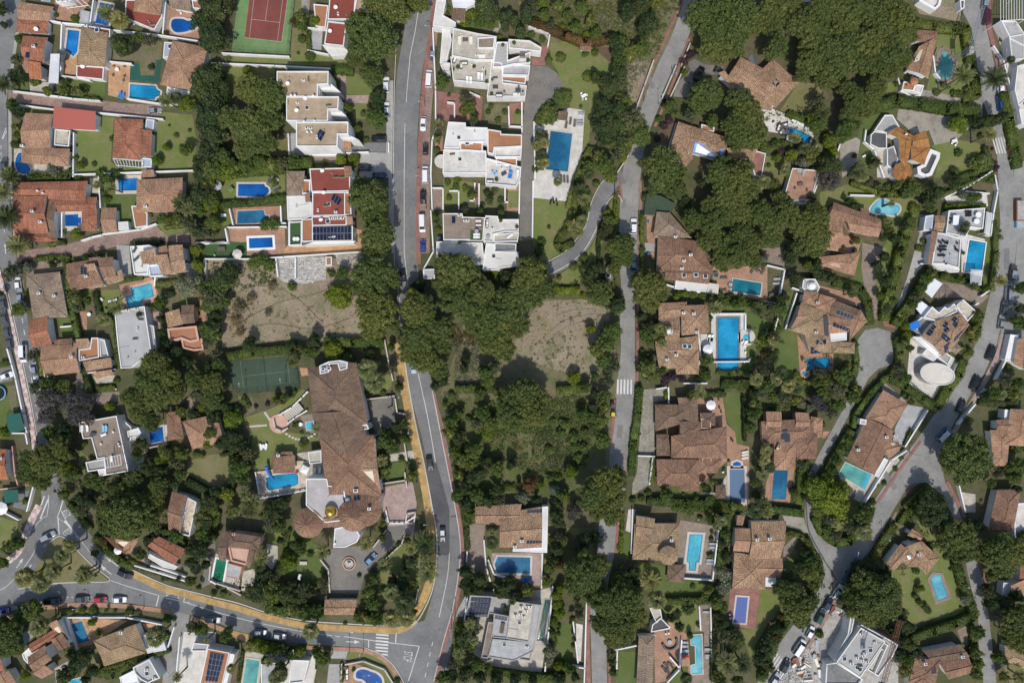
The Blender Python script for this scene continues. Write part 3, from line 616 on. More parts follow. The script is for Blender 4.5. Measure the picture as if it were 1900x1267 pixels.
def frond(L, droop, n=8, leaf_l=.55, w=.1):
    q = []; pr = None
    for i in range(n + 1):
        t = i / n; p = np.array([L * t * (1 - .12 * t),0, L * (.32 * t - droop * t * t)])
        if pr is not None:
            q += [pr + [0,-.03,0], p + [0,-.03,0], p + [0,.03,0], pr + [0,.03,0]]
            for k in (.0,.5):
                m_ = pr * (1 - k) + p * k; ll = leaf_l * (1 - .6 * t) * (0.5 + min(1, t * 4) * .5)
                for sgn in (-1,1): q += [m_, m_ + [w, 0,0], m_ + [w + ll * .55, sgn * ll, -.18 * ll], m_ + [ll * .5, sgn * ll, -.2 * ll]]
        pr = p
    return np.array(q)
def fan(L, droop, n=9):
    q = []; b = np.array([L * .45,0, L * .2]); q += [np.array([0,-.03,0]), b + [0,-.03,0], b + [0,.03,0], np.array([0,.03,0])]
    for i in range(n):
        a = (i / (n - 1) - .5) * 2.6; dd = np.array([math.cos(a), math.sin(a), -droop * .5]); sd_ = np.array([-math.sin(a), math.cos(a),0]) * .07 * L
        q += [b, b + dd * L * .3 - sd_, b + dd * L * .55 * (1 - abs(a) * .12) - [0,0,.1 * L], b + dd * L * .3 + sd_]
    return np.array(q)
def palm_mesh(kind, seed):
    r2 = np.random.default_rng(seed); out = []; nf = 46 if kind == 'date' else 38
    for i in range(nf):
        az = i * 2.39996 + r2.normal(0,.1); t = i / nf; L = (2.9 if kind == 'date' else 2.0) * r2.uniform(.88,1.1); el = 1.25 - 1.65 * t
        f = frond(L, .32 + .2 * t) if kind == 'date' else fan(L, .5)
        ce, se = math.cos(el * .75), math.sin(el * .75); Ry = np.array([[ce, 0, -se],[0,1,0],[se, 0, ce]]); ca, sa = math.cos(az), math.sin(az); Rz = np.array([[ca, -sa, 0],[sa, ca, 0],[0,0,1]])
        out.append(f @ Ry.T @ Rz.T)
    return fast_mesh('crown', np.vstack(out),'leaf_palm' if seed % 2 else 'leaf_palm_dark')
PALM = {k: [palm_mesh(k, s_) for s_ in (1,2,3)] for k in ('date', 'fan')}
PT = {}
def palm(x, y, r, kind='fan', h=7., dark=None, rot=None):
    me = PALM[kind][(1 if dark else 0) if dark is not None else CNT.get(kind, 0) % 3]; CNT[kind] = CNT.get(kind, 0) + 1
    s = mlen(r) / (2.75 if kind == 'date' else 1.85) * (CH - h) / CH; p = P(x, y, h); p.z = 0; root = empty('date_palm' if kind == 'date' else 'fan_palm', p, rng.uniform(0,6.28))
    auto(root, 'feathery date palm' if kind == 'date' else 'spiky fan palm', 'palm', 'date palms' if kind == 'date' else 'fan palms')
    c = bpy.data.objects.new('crown', me); c.location = (0,0, h); c.scale = (s, s, s); link(c, root)
    if 't' not in PT:
        mb = MB(); mb.tube((0,0,-.1),(0,0,.5),.26,.2,10); mb.tube((0,0,.5),(0,0,1),.2,.22,10); t = bpy.data.meshes.new('trunk'); t.from_pydata([tuple(v) for v in mb.v],[], mb.f); t.materials.append(M('bark')); PT['t'] = t
    t = bpy.data.objects.new('trunk', PT['t']); t.scale = (1,1, h); link(t, root); return root
def PM(kind, h, *c, **kw):
    for i in range(0, len(c),3): palm(c[i], c[i + 1], c[i + 2], kind, h, **kw)
def hedge(c, w, h=1.8, mat='leaf_hedge', desc='long clipped green hedge', name='hedge', s=.3):
    ps = [P(x, y, h) for x, y in pts(c)]; wm = mlen(w); o = Vector((ps[0].x, ps[0].y, 0)); C = []; Nn = []; mb = MB()
    for a, b in zip(ps[:-1], ps[1:]):
        e = b - a; L = e.length; e = e / L; nn = Vector((-e.y, e.x, 0)); k = int(L * (wm + 2 * h) * 15)
        k = min(k, 4500)
        u = rng.uniform(0, L, k); v = rng.uniform(-wm / 2 - h, wm / 2 + h, k); top = np.abs(v) < wm / 2; z = np.where(top, h, h - (np.abs(v) - wm / 2)); vv = np.clip(v, -wm / 2, wm / 2)
        wob = .14 * np.sin(u * 1.3 + a.x) + .1 * np.sin(u * 3.1) + rng.normal(0,.12, k)
        base = np.outer(u, np.array(e)) + np.outer(vv + np.sign(v) * wob * .6, np.array(nn)) + np.array(a - o) * [1,1,0]; base[:, 2] = np.maximum(.05, z + wob * .8)
        C.append(base); Nn.append(np.where(top[:, None], np.array([0,0,1.]), np.outer(np.sign(v), np.array(nn)) + [0,0,.3]))
        q = a + e * (L / 2) - o; mb.box((q.x, q.y, 0),(L + wm * .5, max(.15, wm - .3), h - .15), math.atan2(e.y, e.x))
    C = np.vstack(C); Nn = np.vstack(Nn); me = fast_mesh(name, cards(C, Nn, rng.uniform(.7,1.3, len(C)) * s, .5), mat, ([tuple(v) for v in mb.v], mb.f))
    ob = bpy.data.objects.new(name, me); ob.location = o; link(ob); auto(ob, desc, 'hedge', 'hedges around the gardens'); return ob
def scrub(c, n, mat='leaf_mid', s=.4, h=.5, name='undergrowth', clump=.9):
    mat = 'leaf_weed' if mat == 'leaf_mid' else mat; n = int(n * (.55 if mat == 'leaf_dry' else 1.1)); h *= .6; s *= .85
    poly = [P(x, y) for x, y in pts(c)]; pl = [(p.x, p.y) for p in poly]; xs = [p[0] for p in pl]; ys = [p[1] for p in pl]; C = [];
    cl = []
    while len(cl) < n:
        q = (random.uniform(min(xs), max(xs)), random.uniform(min(ys), max(ys)))
        if inside(q, pl): cl.append(q)
    cl = np.array(cl); per = 22; idx = np.repeat(np.arange(n), per); rs = (rng.uniform(.25,1.15, n) ** 2 * 1.6)[idx] * clump; D = rng.normal(0,1,(n * per, 3)); D /= np.linalg.norm(D, axis=1, keepdims=True); D[:, 2] = np.abs(D[:, 2])
    C = np.concatenate([cl, np.zeros((n, 1))],1)[idx] + D * np.stack([rs, rs, rs * h],1) * rng.uniform(.3,1,(n * per, 1)); C[:, 2] += .08
    ob = bpy.data.objects.new(name, fast_mesh(name, cards(C, D + [0,0,.6], rng.uniform(.6,1.3, len(C)) * s, .6), mat)); link(ob, None, 'stuff'); return ob
# ------------------------------------------------------------------ walls, pools, cars, furniture
def wall(c, w=.28, h=1.6, mat='stucco', desc='white garden wall', name='garden_wall', base=0.):
    ps = [P(x, y, h) for x, y in pts(c)]; o = Vector((ps[0].x, ps[0].y, 0)); mb = MB()
    for a, b in zip(ps[:-1], ps[1:]):
        e = b - a; q = (a + b) / 2 - o; mb.box((q.x, q.y, base),(e.length + w * .6, w, h - base), math.atan2(e.y, e.x))
        mb.box((q.x, q.y, h),(e.length + w * .6 + .05, w + .1,.07), math.atan2(e.y, e.x))
    ob = mb.obj(name, mat, None, o); auto(ob, desc, 'wall', 'garden walls'); return ob
def rail(c, h=1.1, mat='stucco', desc='white balustrade', name='balustrade'):
    ps = [P(x, y, h) for x, y in pts(c)]; o = Vector((ps[0].x, ps[0].y, 0)); mb = MB()
    for a, b in zip(ps[:-1], ps[1:]):
        e = b - a; L = e.length; q = (a + b) / 2 - o; rz = math.atan2(e.y, e.x); mb.box((q.x, q.y, h - .12),(L, .3,.12), rz); mb.box((q.x, q.y, 0),(L, .3,.2), rz); n = max(2, int(L / 1.4))
        for i in range(n + 1): p = a.lerp(b, i / n) - o; mb.box((p.x, p.y, 0),(.34,.34, h + .1), rz)
        for i in range(n * 3): p = a.lerp(b, (i + .5) / n / 3) - o; mb.cyl((p.x, p.y, .2),.09,.06, h - .3,6)
    ob = mb.obj(name, mat, None, o); auto(ob, desc, 'wall', 'balustrades'); return ob
def pool(mat, label, c, cop=.5, cm='stone_pale', sm=False, h=.16, deep=None, steps=None, elev=0., name='swimming_pool'):
    ps = pts(c) if len(c) > 4 else quad(c)
    if sm: ps = smooth(ps)
    poly = ccw([P(x, y) for x, y in ps]); poly = [Vector((p.x, p.y)) for p in poly]; ctr = sum(poly, Vector((0,0))) / len(poly); root = empty(name, (ctr.x, ctr.y, 0)); tag(root, label, 'swimming pool', 'swimming pools'); r = [p - ctr for p in poly]
    out = inset(r, -cop); n = len(r); z = h + elev; mb = MB(); vs = [(p.x, p.y, 0) for p in out] + [(p.x, p.y, z) for p in out] + [(p.x, p.y, z) for p in r] + [(p.x, p.y, z - .1) for p in r]
    fs = []
    for k in range(3): fs += [(k * n + i, k * n + (i + 1) % n, (k + 1) * n + (i + 1) % n, (k + 1) * n + i) for i in range(n)]
    mb.add(vs, fs); mb.obj('coping', cm, root)
    meshobj('water', [(p.x, p.y, z - .07) for p in r],[tuple(range(n))], mat, root)
    if mat.startswith('water') and abs(area(r)) > 12:
        t_ = inset(r, .28); meshobj('shade_band', [(p.x, p.y, z - .064) for p in r] + [(p.x, p.y, z - .064) for p in t_],[(i, (i + 1) % n, n + (i + 1) % n, n + i) for i in range(n)],{'water_blue': 'water_deep', 'water_azure': 'water_dull', 'water_cyan': 'water_azure', 'water_pale': 'water_cyan'}.get(mat, mat), root)  # darker ring round the water, painted in for the basin wall's shade
        e = max(range(n), key=lambda i: (r[(i + 1) % n] - r[i]).length); q = r[e].lerp(r[(e + 1) % n],.12); mb = MB(); [mb.tube((q.x + k, q.y, z),(q.x + k, q.y, z + .8),.04,.04,6) for k in (-.25,.25)]; mb.obj('ladder', 'metal', root)
    if steps:
        q = [P(x, y) for x, y in quad(steps)]; q = [Vector((p.x - ctr.x, p.y - ctr.y)) for p in ccw(q)]; mb = MB(); e = q[1] - q[0];
        mb.prism(q, z - .1, z - .055); mb.obj('step', 'water_cyan' if 'teal' not in mat else 'water_azure', root)
    LM.append((label.split(' beside')[0].split(' with')[0].split(' in ')[0], Vector((ctr.x, ctr.y, 0)))) if False else None
    return root
CARM = {}
def car_meshes(kind):
    if kind in CARM: return CARM[kind]
    L, W, H = {'car': (4.4,1.82,1.45),'suv': (4.7,1.92,1.7),'van': (5.2,2., 2.1),'small': (3.8,1.7,1.48),'conv': (4.3,1.8,1.25)}[kind]; x, y = L / 2, W / 2; z0, zb = .28, H * .56
    body = MB(); prof = [(-x, .45,.86),(-x + .12, zb * .95,.93),(-x + .5, zb, .97),(0, zb + .02,1.),(x * .42, zb - .02,.98),(x - .35, zb * .86,.93),(x - .05, zb * .68,.84),(x, .42,.78)]
    if kind == 'van': prof = [(-x, .45,.95),(-x + .05, zb, .98),(-x + .5, zb, 1),(0, zb, 1.),(x * .5, zb, 1),(x - .45, zb * .95,.95),(x - .08, zb * .75,.86),(x, .42,.8)]
    n = len(prof); vs = []
    for px, pz, k in prof:
        yy = y * k; vs += [(px, -yy * .94, z0),(px, -yy, (z0 + pz) / 2),(px, -yy * .93, pz - .05),(px, -yy * .8, pz),(px, yy * .8, pz),(px, yy * .93, pz - .05),(px, yy, (z0 + pz) / 2),(px, yy * .94, z0)]
    fs = []
    for i in range(n - 1): fs += [(i * 8 + j, (i + 1) * 8 + j, (i + 1) * 8 + (j + 1) % 8, i * 8 + (j + 1) % 8) for j in range(8)]
    fs += [tuple(range(7,-1,-1)), tuple((n - 1) * 8 + j for j in range(8))]; body.add(vs, fs)
    b0, b1, f1, f0 = {'car': (-x + .25, -x + .95, x * .12, x * .5),'suv': (-x + .1, -x + .4, x * .15, x * .5),'van': (-x + .03, -x + .15, x * .42, x * .72),'small': (-x + .12, -x + .5, x * .12, x * .55),'conv': (-x + .7, -x + 1.2, x * .1, x * .45)}[kind]
    g = MB(); yb, yt = y * .88, y * .7; g.add([(b0, -yb, zb - .03),(f0, -yb, zb - .06),(f0, yb, zb - .06),(b0, yb, zb - .03),(b1, -yt, H - .03),(f1, -yt, H - .03),(f1, yt, H - .03),(b1, yt, H - .03)],[(0,1,5,4),(1,2,6,5),(2,3,7,6),(3,0,4,7),(4,5,6,7)])
    rf = MB(); e = .04; rf.add([(b1 - .03, -yt - e, H - .05),(f1 + .03, -yt - e, H - .05),(f1 + .03, yt + e, H - .05),(b1 - .03, yt + e, H - .05),(b1 + .06, -yt + .1, H),(f1 - .08, -yt + .1, H),(f1 - .08, yt - .1, H),(b1 + .06, yt - .1, H)],[(0,1,5,4),(1,2,6,5),(2,3,7,6),(3,0,4,7),(4,5,6,7),(3,2,1,0)])
    for sy in (-1,1):
        for (xa, za, ya),(xb_, zb2, yb2) in (((b1, H - .04, yt),(b0, zb - .02, yb)),((f1, H - .04, yt),(f0, zb - .04, yb)),(((b1 + f1) / 2, H - .04, yt),((b0 + f0) / 2, zb, yb))): rf.tube((xa, sy * ya, za),(xb_, sy * yb2, zb2),.05,.05,4)
    wh = MB(); wh.tube((0,-.11,0),(0,.11,0),.33,.33,14,0); wh.tube((0,-.12,0),(0,.12,0),.2,.2,8,1)
    hl = MB(); hl.box((0,0,0),(.22,.34,.14),0,0,.8); mi = MB(); mi.box((0,0,0),(.14,.2,.14),0,0,.9)
    def mk(mb, nm, mats):
        me = bpy.data.meshes.new(nm); me.from_pydata([tuple(v) for v in mb.v],[], mb.f); [me.materials.append(M(q)) for q in mats]; me.polygons.foreach_set('material_index', mb.m); me.update(); return me
    CARM[kind] = (mk(body, 'body', ['white']), mk(g, 'windscreen', ['glass']), mk(rf, 'car_roof', ['white']), mk(wh, 'wheel', ['black', 'metal']), mk(hl, 'headlight', ['metal']), mk(mi, 'mirror', ['black']),(x, y, zb, f0)); return CARM[kind]
CCOL = {'white': (.72,.72,.72),'black': (.008,.008,.01),'silver': (.38,.4,.42),'grey': (.12,.125,.13),'red': (.35,.01,.012),'blue': (.012,.05,.25),'dark blue': (.01,.022,.075),'steel blue': (.1,.2,.3),'pale blue': (.3,.45,.52),'dark green': (.012,.05,.035),'maroon': (.09,.012,.018),'brown': (.1,.08,.06)}
for k, c in CCOL.items():
    m, t, b = newmat('car_' + k.replace(' ', '_')); b.inputs['Base Color'].default_value = (*c, 1); b.inputs['Roughness'].default_value = .3; b.inputs['Coat Weight'].default_value = .6; b.inputs['Coat Roughness'].default_value = .05
    if k in ('silver', 'grey', 'steel blue', 'brown'): b.inputs['Metallic'].default_value = .5
    MATS[m.name] = m
def car(x, y, ang, kind='car', color='white', desc=None, roofcol=None):
    me = car_meshes(kind); X, Y, zb, f0 = me[6]; p = P(x, y, .8); p.z = .02; root = empty({'van': 'van', 'suv': 'suv_car'}.get(kind, 'parked_car' if not desc or 'driv' not in desc else 'car'), p, R(ang))
    auto(root, desc or f'{color} {"van" if kind == "van" else "car"} parked', 'van' if kind == 'van' else 'car', 'cars parked and driving in the streets'); mt = M('car_' + color.replace(' ', '_')); rm = M('car_' + (roofcol or color).replace(' ', '_'))
    def ch(nm, me_, loc=(0,0,0), rz=0, mat=None):
        o = bpy.data.objects.new(nm, me_); o.location = loc; o.rotation_euler.z = rz; link(o, root)
        if mat: o.material_slots[0].link = 'OBJECT'; o.material_slots[0].material = mat
        return o
    ch('body', me[0], mat=mt); ch('windscreen', me[1]); ch('car_roof', me[2], mat=rm)
    for sx in (-.62,.62):
        for sy in (-1,1): ch('wheel', me[3],(X * sx, sy * (Y - .1),.33))
    for sy in (-1,1): ch('headlight', me[4],(X - .14, sy * (Y - .42),.56)); ch('mirror', me[5],(f0 - .35, sy * (Y + .02), zb - .02))
    return root
PROP = {}
def prop_mesh(key, fn, mats, names):
    if key not in PROP:
        out = []
        for nm in names:
            mb = fn[nm](); me = bpy.data.meshes.new(nm); me.from_pydata([tuple(v) for v in mb.v],[], mb.f); [me.materials.append(M(q)) for q in mats[nm]]; me.polygons.foreach_set('material_index', mb.m); me.update(); out.append((nm, me))
        PROP[key] = out
    return PROP[key]
def mbf(f):
    def g(): mb = MB(); f(mb); return mb
    return g
def lounger_seat(mb): mb.box((-.3,0,.34),(1.3,.66,.1)); mb.add([(.33,-.33,.36),(1., -.33,.75),(1., .33,.75),(.33,.33,.36),(.33,-.33,.44),(1., -.33,.83),(1., .33,.83),(.33,.33,.44)],[(3,2,1,0),(4,5,6,7),(0,1,5,4),(1,2,6,5),(2,3,7,6),(3,0,4,7)])
def lounger_frame(mb):
    for sx in (-.85,.6):
        for sy in (-.28,.28): mb.box((sx, sy, 0),(.07,.07,.34))
    mb.box((-.1,.36,.28),(1.75,.05,.07)); mb.box((-.1,-.36,.28),(1.75,.05,.07))
def parasol_top(n, r):
    def f(mb):
        vs = [(r * math.cos(6.2832 * i / n), r * math.sin(6.2832 * i / n),2.3 if n > 4 else 2.4) for i in range(n)] + [(0,0,2.95)]; mb.add(vs, [(i, (i + 1) % n, n) for i in range(n)])
        mb.add([(a, b, c - .04) for a, b, c in vs],[(n, (i + 1) % n, i) for i in range(n)])
        for i in range(n): mb.add([vs[i], vs[(i + 1) % n],(vs[(i + 1) % n][0], vs[(i + 1) % n][1], vs[i][2] - .16),(vs[i][0], vs[i][1], vs[i][2] - .16)],[(3,2,1,0)])
    return f
def pole(mb): mb.cyl((0,0,0),.25,.25,.08,10); mb.cyl((0,0,0),.035,.03,2.9,8)
def table_top(mb): mb.box((0,0,.7),(1.6,.95,.06))
def table_round(mb): mb.cyl((0,0,.7),.6,.6,.05,18)
def table_leg(mb):
    for sx in (-.65,.65):
        for sy in (-.38,.38): mb.box((sx, sy, 0),(.07,.07,.7))
def table_post(mb): mb.cyl((0,0,0),.3,.06,.7,10)
def chair_seat(mb): mb.box((0,0,.4),(.5,.5,.07)); mb.box((0,.24,.47),(.5,.06,.42))
def chair_legs(mb):
    for sx in (-.2,.2):
        for sy in (-.2,.2): mb.box((sx, sy, 0),(.05,.05,.4))
def sofa_body(mb): mb.box((0,0,0),(2., .85,.42)); mb.box((0,.35,.42),(2., .18,.35)); mb.box((.92,0,.42),(.16,.8,.18)); mb.box((-.92,0,.42),(.16,.8,.18))
def sofa_cush(mb): mb.box((-.42,-.06,.42),(.78,.6,.12)); mb.box((.42,-.06,.42),(.78,.6,.12))
def lamp_pole(mb): mb.cyl((0,0,0),.12,.06,5.2,8); mb.tube((0,0,5.1),(0,.9,5.5),.045,.04,6)
def lamp_head(mb): mb.box((0,1.1,5.4),(.32,.6,.16),0,0,.8)
def pot_body(mb): mb.cyl((0,0,0),.22,.34,.5,12)
def prop(kind, x, y, ang=0., col='white', s=1., desc=None, cat=None):
    p, nrm = at(x, y); A = 'white' if col == 'white' else col
    spec = {'lounger': ('sun_lounger', ['seat', 'frame'],[lounger_seat, lounger_frame],'sun lounger', 'sun loungers'),
            'parasol': ('parasol', ['canopy', 'pole'],[parasol_top(8,1.5), pole],'parasol', 'parasols'),'sqparasol': ('parasol', ['canopy', 'pole'],[parasol_top(4,2.), pole],'parasol', 'parasols'),
            'table': ('garden_table', ['tabletop', 'legs'],[table_top, table_leg],'table', 'garden tables'),'rtable': ('round_table', ['tabletop', 'pedestal'],[table_round, table_post],'table', 'round garden tables'),
            'chair': ('garden_chair', ['seat', 'legs'],[chair_seat, chair_legs],'chair', 'garden chairs'),'sofa': ('garden_sofa', ['sofa_body', 'cushion'],[sofa_body, sofa_cush],'sofa', 'garden sofas'),
            'lamp': ('street_lamp', ['pole', 'lamp_head'],[lamp_pole, lamp_head],'street lamp', 'street lamps'),'pot': ('plant_pot', ['pot'],[pot_body],'plant pot', 'plant pots')}[kind]
    second = {'lounger': 'grey', 'parasol': 'dark_grey', 'sqparasol': 'dark_grey', 'table': A, 'rtable': A, 'chair': A, 'sofa': 'offwhite', 'lamp': 'grey'}.get(kind, 'dark_grey')
    names = spec[1]; ms = prop_mesh((kind, A),{n: mbf(f) for n, f in zip(names, spec[2])}, {n: [A if i == 0 else second] for i, n in enumerate(names)}, names)
    root = empty(spec[0],(p.x, p.y, p.z), R(ang)); root.scale = (s, s, s)
    cn = {'white': 'white', 'dark_grey': 'dark grey', 'wood': 'brown wooden', 'sky_fabric': 'light blue', 'blue_plastic': 'blue', 'canvas': 'cream', 'offwhite': 'cream', 'black': 'black', 'grey': 'grey', 'terracotta_floor': 'terracotta', 'roof_terra': 'terracotta', 'yellow_plastic': 'yellow', 'red_plastic': 'red', 'brownflat': 'brown'}.get(A, A.replace('_', ' '))
    auto(root, desc or f'{cn} {spec[3]}', cat or spec[3], spec[4])
    for nm, me in ms: o = bpy.data.objects.new(nm, me); link(o, root)
    if kind == 'pot':
        o = bpy.data.objects.new('foliage', CR['bush'][1][CNT.get('pp',0) % 4]); CNT['pp'] = CNT.get('pp',0) + 1; o.location = (0,0,.75); o.scale = (.38,) * 3; link(o, root)
    return root
def PR(kind, col, *c, **kw):
    for i in range(0, len(c),3): prop(kind, c[i], c[i + 1], c[i + 2], col, **kw)
def thing(name, label, cat, fn, mats, x, y, ang=0., z=0., parts=None):
    """parts: list of (part name, builder, material)"""
    p, n = at(x, y); root = empty(name, (p.x, p.y, p.z + z), R(ang)); tag(root, label, cat)
    for nm, f, mt in parts: mb = MB(); f(mb); mb.obj(nm, mt, root)
    return root
# ================================================================== THE SETTING: ground, roads, pavements
meshobj('ground', [(-2000,-2000,0),(2000,-2000,0),(2000,2000,0),(-2000,2000,0)],[(0,1,2,3)],'earth')['kind'] = 'structure'
G()
# open lots and larger green areas
patch('bare_lot', 'bare', [383,482,470,478,515,480,640,480,672,490,668,560,690,630,600,636,545,628,470,640,412,645,408,560,385,540])
patch('scrub_lot', 'scrub_ground', [818,730,850,640,870,560,960,552,1130,560,1140,620,1146,700,1130,880,1060,930,870,940,850,840])
patch('meadow', 'meadow', [835,735,930,745,1040,735,1120,730,1125,860,1060,920,880,925,855,840])
patch('bare_lot', 'bare', [1000,560,1080,555,1130,570,1132,640,1100,700,1040,690,960,660,955,635])
patch('scrub_lot', 'scrub_ground', [960,0,1280,0,1200,200,1160,210,1060,110,985,80])
# main roads
strip('road', 'asphalt', [(784,-40,24),(777,30,23),(766,100,23),(759,146,23),(753,240,22),(751,330,22),(751,400,22),(752,466,22),(757,535,21),(762,600,21),(770,660,22),(782,724,22),(800,790,22),(817,870,21),(829,950,21),(834,1010,21),(833,1050,21),(826,1100,22),(815,1150,26),(805,1200,33),(790,1290,34)])
patch('road', 'asphalt', [-30,1057,0,1057,34,1031,49,1005,62,971,78,937,74,870,70,807,56,735,43,672,31,612,16,544,0,492,-30,470,-30,-30,39,-30,39,0,29,65,19,125,13,185,14,260,16,330,20,400,24,470,44,520,52,600,62,650,72,700,82,760,92,830,108,890,122,937,146,966,167,990,182,1012,205,1038,245,1059,307,1087,344,1097,400,1111,442,1121,497,1139,562,1153,640,1158,692,1161,745,1161,790,1150,800,1267,752,1272,731,1236,705,1213,674,1201,614,1197,536,1192,458,1179,400,1152,325,1132,234,1117,130,1117,47,1126,16,1135,-30,1147])
patch('side_road', 'asphalt_pale', [318,1130,352,1140,330,1267,300,1275])
strip('road', 'asphalt_pale', [(1290,-40,14),(1284,0,14),(1259,75,15),(1234,130,16),(1204,205,15),(1185,260,14),(1172,320,17),(1168,375,17),(1166,419,17),(1165,492,15),(1166,544,13),(1164,600,14),(1165,650,13),(1162,710,17),(1157,760,18),(1150,815,18),(1146,880,17),(1137,940,18),(1128,980,17),(1124,1023,16),(1112,1090,15),(1109,1150,14),(1111,1200,14),(1113,1300,14)])
patch('road', 'asphalt_pale', [1779,-30,1784,18,1802,52,1810,99,1816,146,1822,182,1846,250,1851,299,1856,414,1849,492,1839,539,1826,589,1812,633,1789,690,1763,735,1732,771,1703,813,1661,870,1617,937,1590,985,1552,1015,1539,1007,1521,976,1512,942,1513,880,1547,823,1581,758,1612,701,1630,684,1655,676,1667,655,1665,630,1650,615,1628,608,1605,612,1592,630,1590,660,1594,690,1568,753,1534,815,1508,865,1496,883,1493,950,1497,984,1523,1036,1526,1067,1505,1104,1473,1158,1426,1218,1395,1290,1435,1290,1445,1267,1479,1221,1512,1169,1539,1119,1568,1088,1596,1041,1620,1015,1638,984,1656,948,1682,906,1706,896,1718,894,1745,915,1765,950,1785,1000,1795,1060,1815,1145,1816,1197,1828,1290,1852,1290,1849,1267,1836,1153,1824,1075,1810,1031,1795,985,1773,932,1753,893,1745,850,1760,802,1781,766,1805,724,1826,693,1849,640,1859,596,1878,531,1888,440,1885,362,1878,300,1875,268,1867,221,1859,169,1844,115,1833,65,1826,34,1831,-30])
patch('parking_bay', 'asphalt_pale', [1880,300,1930,300,1930,640,1850,640,1862,596,1880,531,1888,440])
band('repair_strip', 'asphalt_dark', [1512,940,1496,905,1497,960,1503,990,1530,1040,1538,1052,1552,1076],3)
patch('road_repair', 'asphalt_dark', [787,857,810,859,822,900,834,945,834,1029,813,1029,813,997,803,940])
patch('road_repair', 'asphalt', [1154,370,1161,370,1160,386,1153,386])
patch('turning_circle', 'asphalt_pale', [(1629 + 36 * math.cos(a / 20 * 6.2832),647 + 36 * math.sin(a / 20 * 6.2832)) for a in range(20)])
# pavements (raised 0.12 m)
def walk(mat, c, w, name='pavement', h=.1): return band(name, mat, c, w, base=.02, h=h)
walk('red_paving', [808,0,800,55,792,110,785,180,780,260,777,330,776,420,777,490],8)
patch('parking_bay', 'brick_lane', [799,60,812,60,806,140,798,240,797,470,777,470,777,330,785,200])
walk('concrete', [724,150,722,330],12); walk('concrete', [726,330,726,420],10); walk('concrete', [727,420,730,470],6)
walk('yellow_paving', [740,636,748,700,763,790,780,860,793,930,799,990,800,1040,795,1085,778,1125,762,1143],15)
walk('kerb', [745,620,754,690,770,780,787,860,800,930,810,990,810,1045,802,1095,783,1138,768,1156,745,1162],2,'kerb',.12)
walk('yellow_paving', [248,1064,300,1090,345,1102,395,1116,440,1127,495,1144,560,1159,600,1163,690,1167,742,1168,772,1150],12)
patch('pavement', 'brick_lane', [693,1152,722,1150,726,1162,700,1164], h=.11, base=.02)
walk('kerb', [205,1035,245,1056,307,1084,344,1094,400,1108,442,1118,497,1136,562,1150,640,1156,692,1159],2,'kerb',.12)
walk('red_paving', [805,729,824,820,850,948,858,1007,858,1046,846,1124,828,1185,812,1250,808,1275],6)
walk('kerb', [802,724,821,820,846,948,854,1007,853,1046,841,1124,822,1192,805,1262],1.6,'kerb',.12)
walk('terracotta_floor', [0,1152,47,1133,90,1126,150,1121,234,1124,300,1132,322,1137],8); walk('terracotta_floor', [355,1146,400,1162,455,1184,530,1197,600,1203],9)
walk('terracotta_floor', [614,1203,672,1206,705,1218,728,1240,742,1267,748,1290],8); walk('yellow_paving', [430,1172,470,1182],8)
walk('kerb', [674,1200,705,1212,731,1235,750,1267],1.6,'kerb',.12)
walk('chequered_paving', [73,937,60,962,46,998,30,1028,0,1050],13); walk('chequered_paving', [-4,500,8,545,24,612,36,672,49,735,62,807,66,860],9)
walk('concrete', [33,60,23,125,18,170],6); walk('concrete', [19,195,20,330,27,400,28,460],6)
walk('kerb', [16,545,31,612,43,672,56,735,69,807],1.5,'kerb',.12)
walk('red_paving', [1268,0,1238,65,1214,118],5); walk('brick_lane', [1211,120,1190,170,1180,205],8); walk('red_paving', [1279,72,1258,130,1228,205,1215,235],5)
walk('brick_lane', [1187,336,1188,401,1184,466,1182,544],6); walk('red_paving', [1183,560,1183,640,1182,700,1177,750,1171,815,1163,880],5)
walk('red_paving', [1150,330,1154,370],4); walk('red_paving', [1142,740,1136,800,1131,830],5); walk('red_paving', [1147,968,1143,1025],6)
walk('red_paving', [1091,1120,1090,1180,1092,1267],8); walk('red_paving', [1131,1197,1131,1267],5)
walk('red_paving', [1838,0,1834,40,1842,80,1854,130,1868,190,1878,268],8); walk('pink_paving', [1862,620,1850,660,1828,705,1806,742,1785,775,1768,805],9)
walk('red_paving', [1708,818,1670,870,1628,932],5); walk('red_paving', [1511,880,1509,930,1519,975,1537,1008],5); walk('red_paving', [1757,893,1778,935,1790,960],6)
walk('red_paving', [1700,897,1688,905,1683,915],5); walk('brick_lane', [1663,950,1640,990,1622,1018],4); walk('red_paving', [1813,1031,1827,1075,1833,1110],4)
walk('brick_lane', [1552,1110,1515,1175,1482,1225,1455,1267],7)
# junction island
patch('traffic_island', 'lawn_dry', [112,995,128,1004,146,1023,172,1049,203,1076,156,1078,96,1081,34,1091,40,1084,62,1060,80,1030,93,1008], base=.02, h=.12)
walk('kerb', [92,1006,110,994,128,1003,146,1022,172,1048,205,1076,156,1079,96,1082,34,1092],1.8,'kerb',.13)
